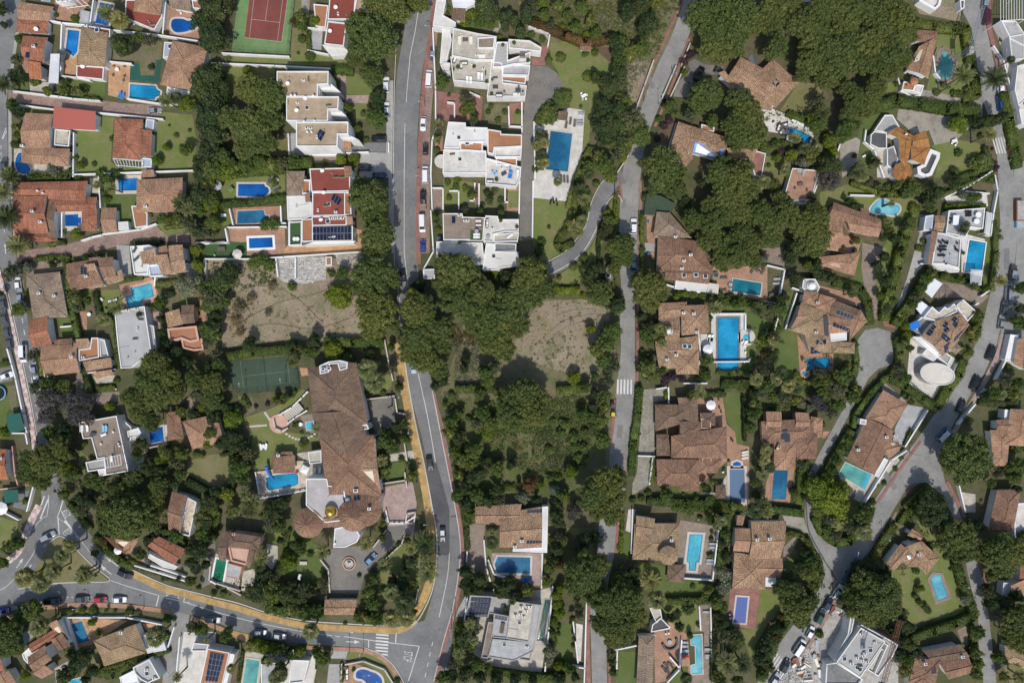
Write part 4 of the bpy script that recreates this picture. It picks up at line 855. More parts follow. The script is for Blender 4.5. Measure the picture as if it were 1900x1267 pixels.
# brick lanes, driveways
T(0,0); patch('brick_lane', 'brick_lane', [60,650,100,650,430,695,720,718,900,740,1165,752,1160,840,1000,838,700,808,400,768,60,722])
T(0,310); patch('brick_lane', 'brick_lane', [90,605,430,560,600,520,800,488,960,455,1110,418,1190,490,1350,470,1350,540,1190,528,950,545,820,568,560,632,430,632,110,680])
T(760,0); patch('driveway', 'asphalt_brown', [862,468,980,475,1060,530,1090,600,1085,650,1045,715,950,790,910,860,895,1000,885,1267,878,1710,785,1710,790,1267,800,900,835,650], base=.02)
T(760,310); strip('driveway', 'asphalt', [(960,740,40),(1060,700,45),(1150,640,50),(1230,560,48),(1290,450,48),(1330,330,50),(1380,200,50),(1450,100,50),(1520,60,60)], base=.02)
walk('white_floor', [975,678,1100,610,1200,500,1262,400,1290,270,1350,140,1420,60,1470,35],5,'kerb',.14); walk('white_floor', [1000,765,1120,700,1220,620,1290,520,1350,390,1400,270,1445,212,1490,205,1515,250],5,'kerb',.14)
patch('lawn', 'lawn', [885,100,1165,130,1160,270,1110,440,1060,520,1040,590,1100,600,975,668,880,640,878,400]); patch('lawn', 'lawn', [1050,780,1200,680,1300,560,1370,390,1440,240,1480,240,1440,420,1340,600,1340,700,1200,830,1040,840])
T(760,0); patch('lawn', 'lawn', [1000,310,1180,290,1300,330,1480,400,1440,500,1360,560,1340,760,1290,850,1280,1000,1232,1090,1252,790,1150,770,1095,640,1060,520,1010,440])
patch('soil_bed', 'soil', [1290,330,1420,340,1500,420,1420,440,1350,380]); patch('pool_terrace', 'white_floor', [880,880,1050,860,1060,800,1140,770,1248,790,1230,1080,1180,1330,1165,1440,880,1410,885,1267,900,1000], base=.03)
patch('garden_path', 'concrete', [590,230,640,150,650,190,620,240]); patch('pool_bed', 'soil', [905,930,985,930,975,1215,890,1215], base=.03, h=.1)
# driveway entries and gardens, left column
T(0,0); patch('lawn', 'lawn_lush', [490,565,755,585,750,690,570,690,490,640,430,640,440,560]); patch('terrace', 'orange_floor', [775,440,930,455,925,590,925,700,850,700,770,680])
patch('garden_turf', 'green_fabric', [930,450,1000,460,1000,540,1105,545,1120,430,1155,425,1130,590,925,570]); patch('soil_bed', 'scrub_ground', [795,230,900,240,1090,300,1155,300,1150,425,1110,430,1095,540,1005,540,990,440,930,435,785,430])
patch('terrace', 'terracotta_floor', [1175,30,1260,70,1400,110,1420,290,1160,240,1165,150]); patch('terrace', 'terracotta_floor', [390,0,640,0,560,160,385,140]); patch('terrace', 'orange_floor', [430,200,560,200,545,540,420,530])
patch('lawn', 'lawn_lush', [100,480,200,520,205,650,110,640]); patch('lawn', 'lawn_lush', [165,770,390,790,385,810,190,810,180,900,170,900])
patch('lawn', 'lawn', [540,950,720,830,815,840,800,1000,790,1150,830,1190,1080,1200,1095,1215,520,1240]); patch('lawn', 'lawn', [1100,840,1170,800,1370,820,1400,1000,1390,1180,1330,1210,1090,1200])
patch('terrace', 'stone_floor', [100,1060,160,1060,490,1180,480,1260,250,1260,100,1240]); patch('terrace', 'stone_floor', [210,580,380,590,380,670,215,660]); patch('yard', 'grey_floor', [1190,620,1380,650,1300,700,1180,690])
T(380,0); patch('lawn', 'lawn', [190,380,700,380,1020,400,1020,480,400,455,120,430]); patch('lawn', 'lawn_dry', [640,0,740,0,740,180,740,380,610,390]); patch('lawn', 'lawn', [120,470,500,480,500,560,330,560,200,640,180,760,130,650])
patch('garden_path', 'gravel', [690,0,750,0,740,110,690,50]); patch('terrace', 'grey_floor', [750,210,840,220,830,360,745,355]); patch('terrace', 'terracotta_floor', [770,30,860,40,850,200,790,190]); patch('front_garden', 'lawn', [1005,520,1100,530,1200,620,1185,680,1010,675])
patch('garden_path', 'pink_paving', [920,520,1005,520,1010,680,1170,680,1160,740,1000,735,970,640]); patch('driveway', 'concrete_dark', [1050,1015,1310,1020,1310,1085,1050,1080]); patch('front_garden', 'lawn', [1040,740,1160,740,1160,850,1060,850])
patch('driveway', 'grey_floor', [560,950,650,950,650,1040,740,1110,600,1110]); patch('lawn', 'lawn_dry', [520,960,595,980,600,1110,440,1110]); patch('garden_path', 'brown_paving', [740,1105,960,1105,940,1160,760,1160]); patch('driveway', 'concrete', [1110,1085,1300,1090,1295,1267,1100,1267])
T(0,310); patch('lawn', 'lawn_lush', [720,60,830,60,830,190,980,190,970,280,935,290,960,430,900,450,850,390,830,290,730,290]); patch('yard', 'brown_paving', [190,680,450,660,450,730,330,750,250,800,190,880,190,760])
patch('terrace', 'terracotta_floor', [850,840,1080,780,1130,900,1100,960,880,1015]); patch('lawn', 'lawn', [680,880,850,870,880,1015,720,1060]); patch('lawn', 'lawn_lush', [410,1080,510,1080,530,1130,530,1195,440,1200]); patch('lawn', 'lawn_lush', [570,890,650,880,650,980,600,990])
patch('yard', 'stone_floor', [640,80,715,80,715,200,640,180]); patch('yard', 'scrub_ground', [1170,900,1460,850,1460,960,1180,1000]); patch('terrace', 'pink_paving', [1050,1040,1130,1030,1150,1200,1100,1267,1060,1200]); patch('yard', 'terracotta_floor', [1420,950,1490,960,1480,1100,1430,1100])
patch('garden_path', 'terracotta_floor', [570,1030,620,1030,620,1160,570,1150]); patch('driveway', 'concrete', [830,560,920,560,940,780,850,790], base=.03); patch('yard', 'grey_floor', [1330,650,1400,700,1420,800,1330,770]); patch('lawn', 'lawn', [1120,400,1400,420,1300,470,1180,490])
T(380,310); patch('lawn', 'lawn', [60,90,500,40,570,50,575,220,470,230,220,230,50,235]); patch('terrace', 'terracotta_floor', [180,290,540,280,560,400,220,410]); patch('terrace', 'terracotta_floor', [170,430,570,420,575,600,540,630,300,630,300,540,170,530])
patch('artificial_lawn', 'turf', [0,540,300,535,300,650,0,640]); patch('terrace', 'orange_floor', [585,560,1120,530,1120,600,550,630]); patch('lawn', 'lawn', [60,310,180,310,200,410,80,430]); patch('rubble_yard', 'rubble_ground', [510,650,700,640,870,640,860,800,700,830,560,820,520,780], base=.03)
patch('rubble_yard', 'rubble_ground', [930,625,1120,620,1130,690,1050,720,950,690], base=.03); patch('terrace', 'orange_floor', [1080,440,1120,450,1110,580,1080,560]); patch('scrub_lot', 'scrub_ground', [1050,640,1340,600,1380,700,1400,900,1100,960])
T(760,0); patch('steps_court', 'red_paving', [180,650,520,690,510,870,180,860]); patch('garden_bed', 'scrub_ground', [530,740,700,750,700,880,540,860]); patch('garden_path', 'red_paving', [710,740,820,730,800,920,705,910])
patch('garden_bed', 'lawn', [740,790,810,790,805,890,735,890], base=.03); patch('garden_path', 'red_paving', [865,420,940,330,990,330,965,470,870,465]); patch('garden_bed', 'soil', [860,350,940,350,930,420,865,410]); patch('garden_bed', 'lawn_lush', [400,50,620,40,640,200,350,210])
patch('terrace', 'concrete', [840,190,1000,240,985,290,960,250,845,220], base=.03, h=.3); patch('yard', 'terracotta_floor', [185,830,240,840,235,1080,180,1080]);
T(760,310); patch('steps_court', 'brick_lane', [165,150,240,150,240,300,165,300]); patch('garden_bed', 'lawn', [240,90,470,110,460,240,240,285]); patch('garden_bed', 'scrub_ground', [490,130,680,140,670,280,490,300]); patch('garden_path', 'red_paving', [465,115,495,115,495,260,465,270])
patch('garden_path', 'terracotta_floor', [680,140,785,130,775,330,690,310,705,170]); patch('garden_bed', 'lawn', [705,170,780,170,775,290,705,290], base=.03)
# right half gardens
T(1140,0); patch('bare_lot', 'bare', [110,450,250,430,260,480,180,700,120,740,60,700]); patch('driveway', 'asphalt_brown', [570,420,640,460,780,475,760,530,640,540,540,500,520,450]); patch('driveway', 'asphalt_brown', [440,600,560,480,560,700,420,690]); patch('lawn', 'lawn_dry', [1180,790,1310,590,1480,600,1470,800,1400,860,1240,800])
patch('terrace', 'white_floor', [1050,830,1110,770,1240,820,1400,910,1420,990,1240,960,1100,940]); patch('lawn', 'lawn', [1050,1110,1200,1130,1260,1180,1260,1267,1030,1267]); patch('garden_bed', 'soil', [340,880,440,880,400,1060,260,1040])
T(1500,0); patch('lawn', 'lawn', [915,225,1100,225,1110,450,1160,640,1110,700,900,660,840,640,870,530,900,400]); patch('lawn', 'lawn', [510,590,640,590,660,670,560,680]); patch('building_site', 'bare', [740,0,1090,0,1085,160,950,130,790,100]); patch('garden_path', 'gravel', [640,620,880,650,1130,710,1110,745,780,700,640,680])
patch('gravel_court', 'gravel', [640,780,1100,800,1190,820,1190,880,1050,1000,900,1040,860,930,740,960,700,910,630,850]); patch('lawn', 'lawn_lush', [350,980,400,830,640,780,480,880,400,1010,470,1110,380,1180]); patch('lawn', 'lawn', [870,1040,1080,1000,1200,1020,1270,1050,1310,1200,1100,1267,900,1267,940,1100])
patch('gravel_court', 'gravel', [220,1030,340,980,370,1000,340,1200,240,1267]); patch('terrace', 'stone_floor', [480,1060,620,1040,620,1120,570,1180,590,1267,490,1267]); patch('driveway', 'asphalt_pale', [1140,700,1240,690,1240,830,1140,850]); patch('garden_path', 'brown_paving', [880,650,930,575,945,580,910,655])
patch('terrace', 'white_floor', [1340,160,1480,160,1500,300,1480,650,1540,760,1540,900,1500,860,1440,640,1400,400,1350,280], base=.03)
T(1140,310); patch('terrace', 'terracotta_floor', [230,340,300,350,290,660,270,660,230,500]); patch('driveway', 'concrete', [215,540,300,545,290,600,225,600]); patch('terrace', 'terracotta_floor', [700,690,760,750,900,710,1090,700,1090,960,900,920,700,880]); patch('terrace', 'brown_paving', [1040,580,1240,570,1300,620,1210,720,1090,700])
patch('lawn', 'lawn_lush', [800,990,940,1000,1110,1110,1160,1180,1080,1267,960,1267,940,1045,800,1040]); patch('lawn', 'lawn_lush', [1230,900,1310,900,1220,1130,1300,1200,1290,1267,1160,1267,1160,1180]); patch('lawn', 'lawn_dry', [1190,170,1240,170,1210,240,1170,220]); patch('lawn', 'lawn_dry', [1030,20,1240,20,1240,120,1050,100])
patch('terrace', 'white_floor', [690,1045,930,1045,935,1267,610,1267,615,1200,690,1200], base=.03); patch('terrace', 'brown_paving', [1460,640,1536,560,1536,750,1470,720])
T(1140,620); patch('terrace', 'white_floor', [610,0,935,0,940,195,710,195,700,130,625,110], base=.03); patch('lawn', 'lawn_lush', [700,195,940,200,940,0,1100,0,1110,60,1010,120,980,260,700,270]); patch('lawn', 'lawn_lush', [1150,0,1300,0,1320,220,1280,330,1400,360,1360,440,1190,400,1130,220])
patch('terrace', 'terracotta_floor', [1300,0,1400,130,1560,140,1560,270,1400,290,1320,270,1310,100]); patch('driveway', 'cobble', [210,395,370,380,370,470,280,480,290,860,170,860,190,600]); patch('driveway', 'cobble', [170,866,275,870,245,1070,125,1150,130,1060,160,990]); patch('lawn', 'lawn_lush', [780,410,925,420,920,780,870,780,800,600,770,480])
patch('terrace', 'terracotta_floor', [590,450,770,450,800,640,860,700,870,780,960,800,960,1230,900,1220,800,1180,805,900,600,1080,590,700]); patch('lawn', 'lawn_lush', [410,1080,480,1120,620,1120,600,1160,420,1160]); patch('lawn', 'lawn', [1290,900,1330,890,1330,960,1300,1080,1270,1080])
patch('terrace', 'terracotta_floor', [1115,960,1285,950,1260,1100,1250,1200,1070,1190,1080,1060]); patch('terrace', 'stone_floor', [620,1120,720,1130,800,1000,800,1180,720,1180]); patch('lawn', 'lawn', [1080,480,1150,490,1100,530])
T(1500,310); patch('lawn', 'lawn', [80,180,300,120,530,190,780,230,790,330,750,360,700,520,640,700,560,900,500,930,460,800,450,640,560,540,520,360,330,280,180,250,80,320]); patch('lawn', 'lawn_lush', [380,520,370,700,400,890,260,820,330,780])
strip('driveway', 'brown_paving', [(470,560,90),(450,640,70),(425,720,48),(440,840,42),(460,930,32),(480,1000,26),(492,1080,22)], base=.03); patch('driveway', 'concrete', [795,460,890,460,850,690,790,730,720,820,640,1090,600,1080,700,800,750,620])
patch('driveway', 'brown_paving', [950,820,1100,840,1290,920,1210,990,1100,930,900,930]); patch('terrace', 'white_floor', [970,210,1270,190,1280,280,1000,290]); patch('terrace', 'white_floor', [1090,470,1280,520,1240,780,1090,750], base=.03); patch('turf_strip', 'lawn_lush', [1260,480,1340,440,1300,850,1240,850])
patch('yard', 'grey_floor', [790,340,890,340,870,460,790,460]); patch('driveway', 'red_paving', [530,1090,660,1090,610,1150,540,1130]); patch('terrace', 'terracotta_floor', [240,480,380,520,340,650,200,600]); patch('terrace', 'terracotta_floor', [60,840,300,900,390,960,380,1000,300,980,60,930])
T(1500,620); patch('courtyard', 'grey_floor', [700,500,860,530,750,660,670,790,600,760,620,660]); patch('terrace', 'stone_floor', [220,1000,450,1000,620,880,690,820,650,900,380,1205,240,1120]); patch('lawn', 'lawn_lush', [290,1160,380,1205,350,1267,270,1267]); patch('terrace', 'gravel', [540,340,700,480,620,500,520,400])
patch('terrace', 'white_floor', [730,0,1060,180,1060,220,900,470,700,330], base=.03); patch('terrace', 'brown_paving', [1330,260,1430,280,1400,340,1320,320]); patch('lawn', 'lawn_dry', [650,1240,820,1080,880,1120,740,1267]); patch('yard', 'stone_floor', [1070,1120,1190,1140,1190,1267,1130,1267])
T(1500,937); patch('lawn', 'lawn', [120,30,380,0,340,80,200,190,150,110]); patch('lawn', 'lawn', [760,90,860,180,1000,370,1090,440,1140,720,1130,770,740,840,560,830,680,640,560,470,700,450,900,400,850,260]); patch('scrub_lot', 'scrub_ground', [740,530,790,530,800,700,880,780,780,760])
patch('building_site', 'rubble_ground', [-130,1267,-60,1100,60,860,150,700,280,760,640,980,640,1267], base=.02); patch('yard', 'brown_paving', [1060,890,1140,850,1160,1000,1100,1000]); patch('lawn', 'lawn_dry', [1390,1150,1540,1100,1540,1267,1440,1267]); patch('scrub_lot', 'scrub_ground', [500,340,700,150,640,100,450,330])
T(1140,937); patch('terrace', 'brown_paving', [470,105,740,150,700,535,500,500,450,420,460,200]); patch('lawn', 'lawn_lush', [180,400,370,440,380,550,640,530,640,640,300,660,210,600]); patch('lawn', 'lawn', [340,700,610,700,600,900,450,900,350,790]); patch('terrace', 'red_paving', [825,590,1040,600,1005,885,850,860,810,760])
patch('lawn', 'lawn', [1040,590,1150,600,1200,760,1100,830,1000,1000,970,1090,900,880,1010,880]); patch('lawn', 'lawn', [1220,280,1300,320,1340,420,1290,500,1190,480]); patch('driveway', 'gravel', [1195,70,1350,90,1380,200,1230,150]); patch('terrace', 'terracotta_floor', [170,860,400,830,520,920,545,1200,290,1270,280,910])
patch('terrace', 'brown_paving', [615,710,685,710,700,1267,520,1267,520,1200,630,1200,640,900,570,890]); patch('lawn', 'lawn_lush', [15,1040,155,1040,155,1267,10,1267]); patch('terrace', 'white_floor', [80,180,100,30,150,30,130,200]); patch('lawn', 'lawn_lush', [410,1150,525,1145,525,1267,400,1267]); patch('rubble_ground', 'rubble_ground', [1170,1267,1300,1090,1400,980,1540,850,1540,1267])
patch('lawn', 'lawn_lush', [30,200,110,200,100,390,30,380]); patch('terrace', 'brown_paving', [1205,300,1290,215,1310,240,1240,380,1200,400])
# bottom middle
T(760,937); patch('driveway', 'brown_paving', [430,130,540,140,530,250,560,520,400,480]); patch('terrace', 'pink_paving', [575,340,940,340,940,570,880,570,790,520,640,520,575,440], base=.02); patch('lawn', 'lawn_dry', [990,130,1060,170,1040,280,1000,480,945,480,945,340,985,330]); patch('lawn', 'lawn_lush', [1050,860,1155,840,1150,1120,1040,1110])
patch('terrace', 'stone_floor', [590,640,940,600,1020,580,1010,760,940,1190,850,1180,560,1140,450,1050,480,800,400,720,430,640]); patch('white_court', 'white_floor', [1185,840,1235,850,1220,1110,1190,1110], base=.03); patch('pavement', 'concrete', [345,740,400,640,430,660,380,790,330,790]); patch('lawn', 'lawn_lush', [1475,1045,1536,1045,1536,1200,1475,1200]); patch('garden_bed', 'lawn_dry', [1100,160,1300,160,1310,360,1130,180])
patch('lawn', 'lawn', [540,270,590,300,580,420,545,420])
T(380,620); patch('tennis_surround', 'green_court', [190,190,590,160,660,240,680,380,300,415,200,390,160,290]); patch('tennis_court', 'green_court', [255,195,585,175,610,352,275,385])
patch('garden_lawn', 'lawn', [290,590,440,540,540,500,700,390,730,410,600,540,500,600,500,690,700,710,850,740,850,760,730,760,660,840,480,870,470,960,370,960,330,820,340,700]); patch('pool_terrace', 'pattern_floor', [360,980,480,960,640,900,740,900,750,1110,390,1175], base=.03, h=.25); patch('pool_terrace', 'stone_floor', [640,850,845,820,860,1100,750,1110,740,910])
patch('lawn', 'lawn_dry', [0,860,180,850,180,1000,110,1100,60,1080,0,1060]); patch('courtyard', 'asphalt_brown', [1170,480,1340,430,1360,630,1215,710,1190,600]); patch('terrace', 'pink_paving', [1270,1090,1480,1050,1510,1200,1490,1430,1310,1420,1270,1250], base=.02); patch('front_lawn', 'lawn_lush', [1290,930,1420,900,1430,1020,1260,1060]); patch('front_lawn', 'lawn', [1110,330,1340,280,1330,370,1300,400,1130,400])
patch('front_lawn', 'lawn_lush', [1450,900,1520,890,1530,960,1470,960]); patch('garden_path', 'stone_floor', [1290,860,1520,820,1530,880,1330,905]); patch('padel_corner', 'orange_floor', [675,240,735,240,745,290,690,300]); patch('garden_bed', 'scrub_ground', [240,440,340,450,360,540,300,580,240,560]); patch('terrace', 'wood_deck', [680,580,800,560,830,680,760,705,700,660]); patch('scrub_lot', 'scrub_ground', [1280,40,1360,60,1400,330,1340,330])
T(380,937); patch('forecourt', 'asphalt_brown', [920,300,1080,290,1190,300,1290,200,1310,150,1435,140,1400,230,1280,350,1190,440,1140,500,1100,630,880,625,890,540,830,400,870,330], base=.02); patch('garden_lawn', 'lawn_lush', [590,170,640,160,760,250,870,330,830,420,880,540,780,580,600,500,560,400]); patch('garden_lawn', 'lawn', [1280,380,1440,240,1536,260,1536,600,1380,660,1240,680,1230,580])
patch('lawn', 'lawn', [445,180,590,180,540,270,450,270]); patch('garden_path', 'stone_floor', [440,270,520,290,520,380,480,460,440,420]); patch('yard', 'stone_floor', [270,470,360,450,350,600,260,610]); patch('pool_terrace', 'stone_floor', [30,540,80,340,270,440,240,600]); patch('garden_bed', 'lawn', [1000,1040,1130,1050,1260,1090,1390,1267,1300,1267,1230,1180,1090,1100,990,1100]); patch('driveway', 'concrete', [885,1130,970,1130,960,1267,870,1267])
patch('pool_terrace', 'terracotta_floor', [975,1135,1080,1130,1200,1170,1290,1267,970,1267]); patch('driveway', 'concrete', [900,1000,1020,1030,1010,1090,900,1090]); patch('pool_terrace', 'stone_floor', [290,1030,420,1060,390,1267,260,1267]); patch('terrace', 'white_floor', [430,1060,790,1060,780,1267,400,1267]); patch('scrub_bed', 'soil', [170,1040,280,1050,240,1267,170,1267])
patch('pavement', 'concrete', [700,1010,790,1010,760,1080,700,1060]);
T(0,620); patch('driveway', 'asphalt_brown', [0,240,80,230,90,330,0,350]); patch('lawn', 'lawn_lush', [0,350,60,370,80,520,50,560,60,680,0,640]); patch('lawn', 'lawn', [560,820,640,880,620,990,560,1000]); patch('driveway', 'brown_paving', [540,270,590,270,600,420,850,410,850,480,700,500,540,440]); patch('terrace', 'stone_floor', [660,300,820,290,800,350,690,350]); patch('lawn', 'lawn_lush', [680,370,800,360,790,410,690,420])
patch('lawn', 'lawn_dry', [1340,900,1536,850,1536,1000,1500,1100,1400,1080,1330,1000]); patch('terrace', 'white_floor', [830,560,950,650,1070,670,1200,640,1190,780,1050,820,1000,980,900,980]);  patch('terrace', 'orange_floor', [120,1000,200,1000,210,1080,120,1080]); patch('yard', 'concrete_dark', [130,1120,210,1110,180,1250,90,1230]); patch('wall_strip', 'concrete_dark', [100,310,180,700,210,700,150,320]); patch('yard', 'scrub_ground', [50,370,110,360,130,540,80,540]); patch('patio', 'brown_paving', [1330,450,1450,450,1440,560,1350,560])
T(0,937); patch('lawn', 'lawn', [0,80,130,120,120,200,60,290,0,310]); patch('pool_terrace', 'orange_floor', [465,810,620,800,910,820,700,960,660,990,540,1020], base=.02); patch('lawn', 'lawn_dry', [600,1010,680,980,740,1150,700,1200,630,1130]); patch('yard', 'terracotta_floor', [980,330,1060,320,1070,420,990,390]); patch('yard', 'scrub_ground', [960,400,1070,420,1250,460,1380,380,1420,420,1390,500,1330,500,960,450]); patch('yard', 'grey_floor', [150,900,250,870,360,830,210,960,180,1000])
patch('yard', 'brown_paving', [1120,1090,1190,1060,1170,1200,1100,1150]); patch('terrace', 'orange_floor', [1015,840,1150,850,1130,890,1040,890]); patch('yard', 'concrete', [390,1160,500,1100,470,1200,400,1267]); patch('terrace', 'white_floor', [1310,900,1536,900,1536,1267,1260,1267]); patch('scrub_bed', 'lawn', [430,740,900,760,1050,790,900,790,450,775])
patch('terrace', 'stone_floor', [1270,0,1400,0,1390,100,1330,180,1290,130]); patch('lane', 'asphalt_brown', [1470,370,1530,100,1536,300,1500,560,1430,590]); patch('patio', 'terracotta_floor', [820,240,985,250,920,360,830,340])
# painted markings
def mark(c, wpx=1.1, name='lane_marking'): return band(name, 'paint', c, wpx, sm=False, base=.1 if False else .02)
G(); mark([781,-10,770,60,761,104,755,170,751,240,750,330,750,466,757,534])
band('lane_marking', 'paint', [776,693,794,776,808,857],1.2); band('lane_marking', 'paint', [834,1025,830,1070,815,1144],1.2); band('lane_marking', 'paint', [736,60,731,200,730,400,733,500,742,560,740,600],.9)
for a in range(4): x = 803 - a * 4.2; y = 1190 + a * 19; mark([x, y, x - 1.8, y + 8],1.2)
band('lane_marking', 'paint', [340,1115,380,1128,458,1150,562,1171,600,1176],1.1); band('lane_marking', 'paint', [638,1180,718,1191,778,1198],1.3)
for x in (592,607,622): mark([x, 1175 + (x - 592) * .13, x + 9,1177 + (x - 592) * .13],1.1)
mark([736,1163,734,1192],1.8); mark([684,1186,684,1201],1.4); mark([778,1198,758,1262],1.6); mark([344,1099,341,1116,352,1118],1.6); mark([295,1104,290,1124],1.8)
for i in range(9): mark([698 + (i % 9) * -.2,1164 + i * 6,722 - i * .3,1166 + i * 6],3,'zebra_crossing')
for i in range(5): mark([310 - i * .4,1090 + i * 4.6,333 - i * .3,1095 + i * 4.6],2.6,'zebra_crossing')
for i in range(5): mark([1146.5 + i * 6.2,704,1146 + i * 6.2,731],3.2,'zebra_crossing')
for i in range(5): mark([1842 + i * 5,258 - i * 1,1850 + i * 5,286 - i * .6],2.4,'zebra_crossing')
for i in range(6): mark([1443 + i * 4,1212 + i * 4.5,1427 + i * 4,1236 + i * 4.5],2.6,'zebra_crossing')
def arrow(x, y, ang, L=24, name='road_arrow'):
    ca, sa = math.cos(R(ang)), -math.sin(R(ang)); q = [(-.5,-.03),(.1,-.03),(.1,-.14),(.5,0),(.1,.14),(.1,.03),(-.5,.03)]; patch(name, 'paint', [v for a, b in q for v in (x + (a * ca - b * sa) * L, y + (a * sa + b * ca) * L)], base=.02)
arrow(658,1170,179,30); arrow(655,1190,-2,26); arrow(37,1044,55,22); arrow(55,1052,55,14); arrow(208,1041,142,28); arrow(197,1057,142,26); arrow(10,460,92,22)
band('lane_marking', 'paint', [68,1012,60,1030,40,1058,15,1085,0,1094],1.1); band('lane_marking', 'paint', [108,960,110,992],1.3); mark([82.6,920,70.4,953],2.2); mark([89.5,926,74.8,962],2.6)
mark([90.4,918,90,939,87,957,80,960,70,970,60,984],1); mark([117,928,112,944],2.2); mark([112,944,107,958,110,992],1.3); mark([112,944,122,964,143,993,168,1025,195,1055],1); mark([109,961,119,968,134,981],.8); patch('lane_marking', 'paint', [118.7,967,122,964,143,993], base=.02); band('lane_marking', 'paint', [205,1076,240,1088,295,1104],1.1)
for i in range(8): mark([14 + i * 5.1,560 + i * 27,16 + i * 5.1,572 + i * 27],1.2) if False else None
for i in range(9): mark([41 + i * 3.4,590 + i * 22,43 + i * 3.4,600 + i * 22],1.1)
for i in range(4): mark([2,270 + i * 13,2,277 + i * 13],1.1); mark([6 + i * .6,385 + i * 13,6.6 + i * .6,392 + i * 13],1.1)
mark([4,258,12,236,12,245,5,258],1.2); mark([16,450,16,461,26,466],1.2)
for i in range(8): mark([115 + i * 8.5,1107.5 + (i % 2) * .3,119 + i * 8.5,1107.5],1.)
def words(txt, x, y, ang, size, sx=1.):
    cu = bpy.data.curves.new('road_lettering', 'FONT'); cu.body = txt; cu.size = size; cu.align_x = 'CENTER'; cu.align_y = 'CENTER'; cu.space_character = 1.05; o = bpy.data.objects.new('road_lettering', cu); p = P(x, y)
    col.objects.link(o); dg = bpy.context.evaluated_depsgraph_get(); me = bpy.data.meshes.new_from_object(o.evaluated_get(dg)); bpy.data.objects.remove(o); me.materials.clear(); me.materials.append(M('paint'))
    o = bpy.data.objects.new('road_lettering', me); o.location = (p.x, p.y, .1); o.rotation_euler.z = R(ang); o.scale = (1, sx, 1); o['kind'] = 'structure'; col.objects.link(o)
words('STOP',756,1217,-98,1.25,3.); words('STOP',125.5,952,32,1., 3.2); words('STOP',127,988,36,1.15,2.6)
patch('road_repair', 'asphalt_dark', [830,957,834,956,834,960,830,960]); patch('road_repair', 'asphalt_dark', [836,956.5,847,955,847,959,836,959])

G()
for x, y in ((745,300),(762,120),(790,700),(812,850),(838,1000),(822,1130),(640,1165),(480,1158),(300,1120),(1165,560),(1155,700),(1160,380),(1225,160),(1870,400),(1835,200),(1700,830),(1625,950),(1115,1180),(1560,1060),(1680,900),(90,1000),(200,1090),(50,640)):
    patch('manhole_cover', 'concrete_dark', [x-2,y-1.6,x+2,y-2,x+2.2,y+1.8,x-1.8,y+2], base=.02)
for x, y, w_, h_, a_ in ((752,210,9,40,.03),(741,380,6,60,0),(766,470,8,30,0),(1170,450,9,30,0),(1150,800,10,24,.1),(1206,150,8,30,-.45),(560,1165,40,7,.15),(250,1100,34,8,.35),(820,1170,12,26,.3),(1650,890,10,40,-.6),(1868,480,10,40,0),(1830,150,9,20,.2),(1120,1160,8,40,0)):
    ca, sa = math.cos(a_), math.sin(a_); patch('road_repair', random.choice(['asphalt','asphalt_brown']),[v for dx, dy in ((-w_,-h_),(w_,-h_),(w_,h_),(-w_,h_)) for v in (x+(dx*ca-dy*sa)/2, y+(dx*sa+dy*ca)/2)], base=.014)

for k in range(9):
    band('tyre_track', 'gravel' if k % 3 else 'soil', [1012+k*3,640-k*9,1040+k*3,612-k*6,1075,598-k*4,1118-k*2,590-k*3],.8, base=.02)
for c in ((420,560,470,530,540,545,600,600),(640,500,600,540,520,560,440,600),(430,620,500,600,580,610,650,590)): band('worn_path', 'soil', list(c),1.6, base=.02)
# ================================================================== HOUSES
T(0,0)
HS('long terracotta-roofed house at the road, top left corner', 'corner house beside the street', [('h','roof_red',3.2,120,125,345,135,340,245,118,232),('g','roof_tan',3.6,140,15,380,50,355,150,125,135)], extra=[('dish',270,215)])
HS('narrow house with orange tiles and one solar panel', 'narrow orange house', [('g','roof_red',4.6,165,255,340,270,315,450,160,435,dict(flip=True)),('s','roof_orange',4.,215,445,308,460,300,570,210,560),('s','roof_tan',3.2,165,445,215,450,212,525,170,515)], extra=[('solar',185,370,218,375,212,418,180,412),('chim',252,340)])
HS('long white carport roof beside narrow orange house', 'white carport', [('slab','tinroof',3.,.15,360,385,425,385,415,598,345,590,dict(posts=True))], name='carport', cat='carport')
HS('square hipped house with red flat veranda roof', 'square hipped house by blue pool', [('h','roof_buff',5.2,580,190,768,235,745,480,550,460),('f','roof_redflat',3.1,545,468,740,480,735,570,542,550,dict(par=.1)),('f','roof_redflat',4.9,580,180,785,210,782,262,590,250,dict(par=.1))], extra=[('dish',600,480),('skylight',692,218),('chim',625,195)])
HS('house with maroon terrace around a tan hipped roof', 'maroon terrace house', [('f','roof_redflat',3.4,895,0,1165,0,1155,120,1100,215,1050,195,890,130,dict(par=.12)),('h','roof_tan',5.,970,-80,1165,-60,1140,110,950,80)])
HS('villa with dark grey roof at kidney pool', 'dark grey roofed villa', [('s','roof_grey',3.6,1210,0,1365,0,1360,85,1215,60),('f','roof_terra',4.6,1365,0,1480,0,1470,70,1375,60)], name='villa')
HS('villa with white pergola beams at top edge', 'white pergola villa', [('perg','white',3,390,-40,560,-20,630,40,480,60,dict(n=4)),('f','stone_floor',4.,385,-60,520,-40,500,10,400,20)], lm=False)
HS('grey flat-roofed shed beside the palm pool', 'grey shed', [('f','roof_greyflat',2.6,575,70,642,85,632,170,553,160,dict(par=.1)) ], wall='grey', name='shed', cat='shed')
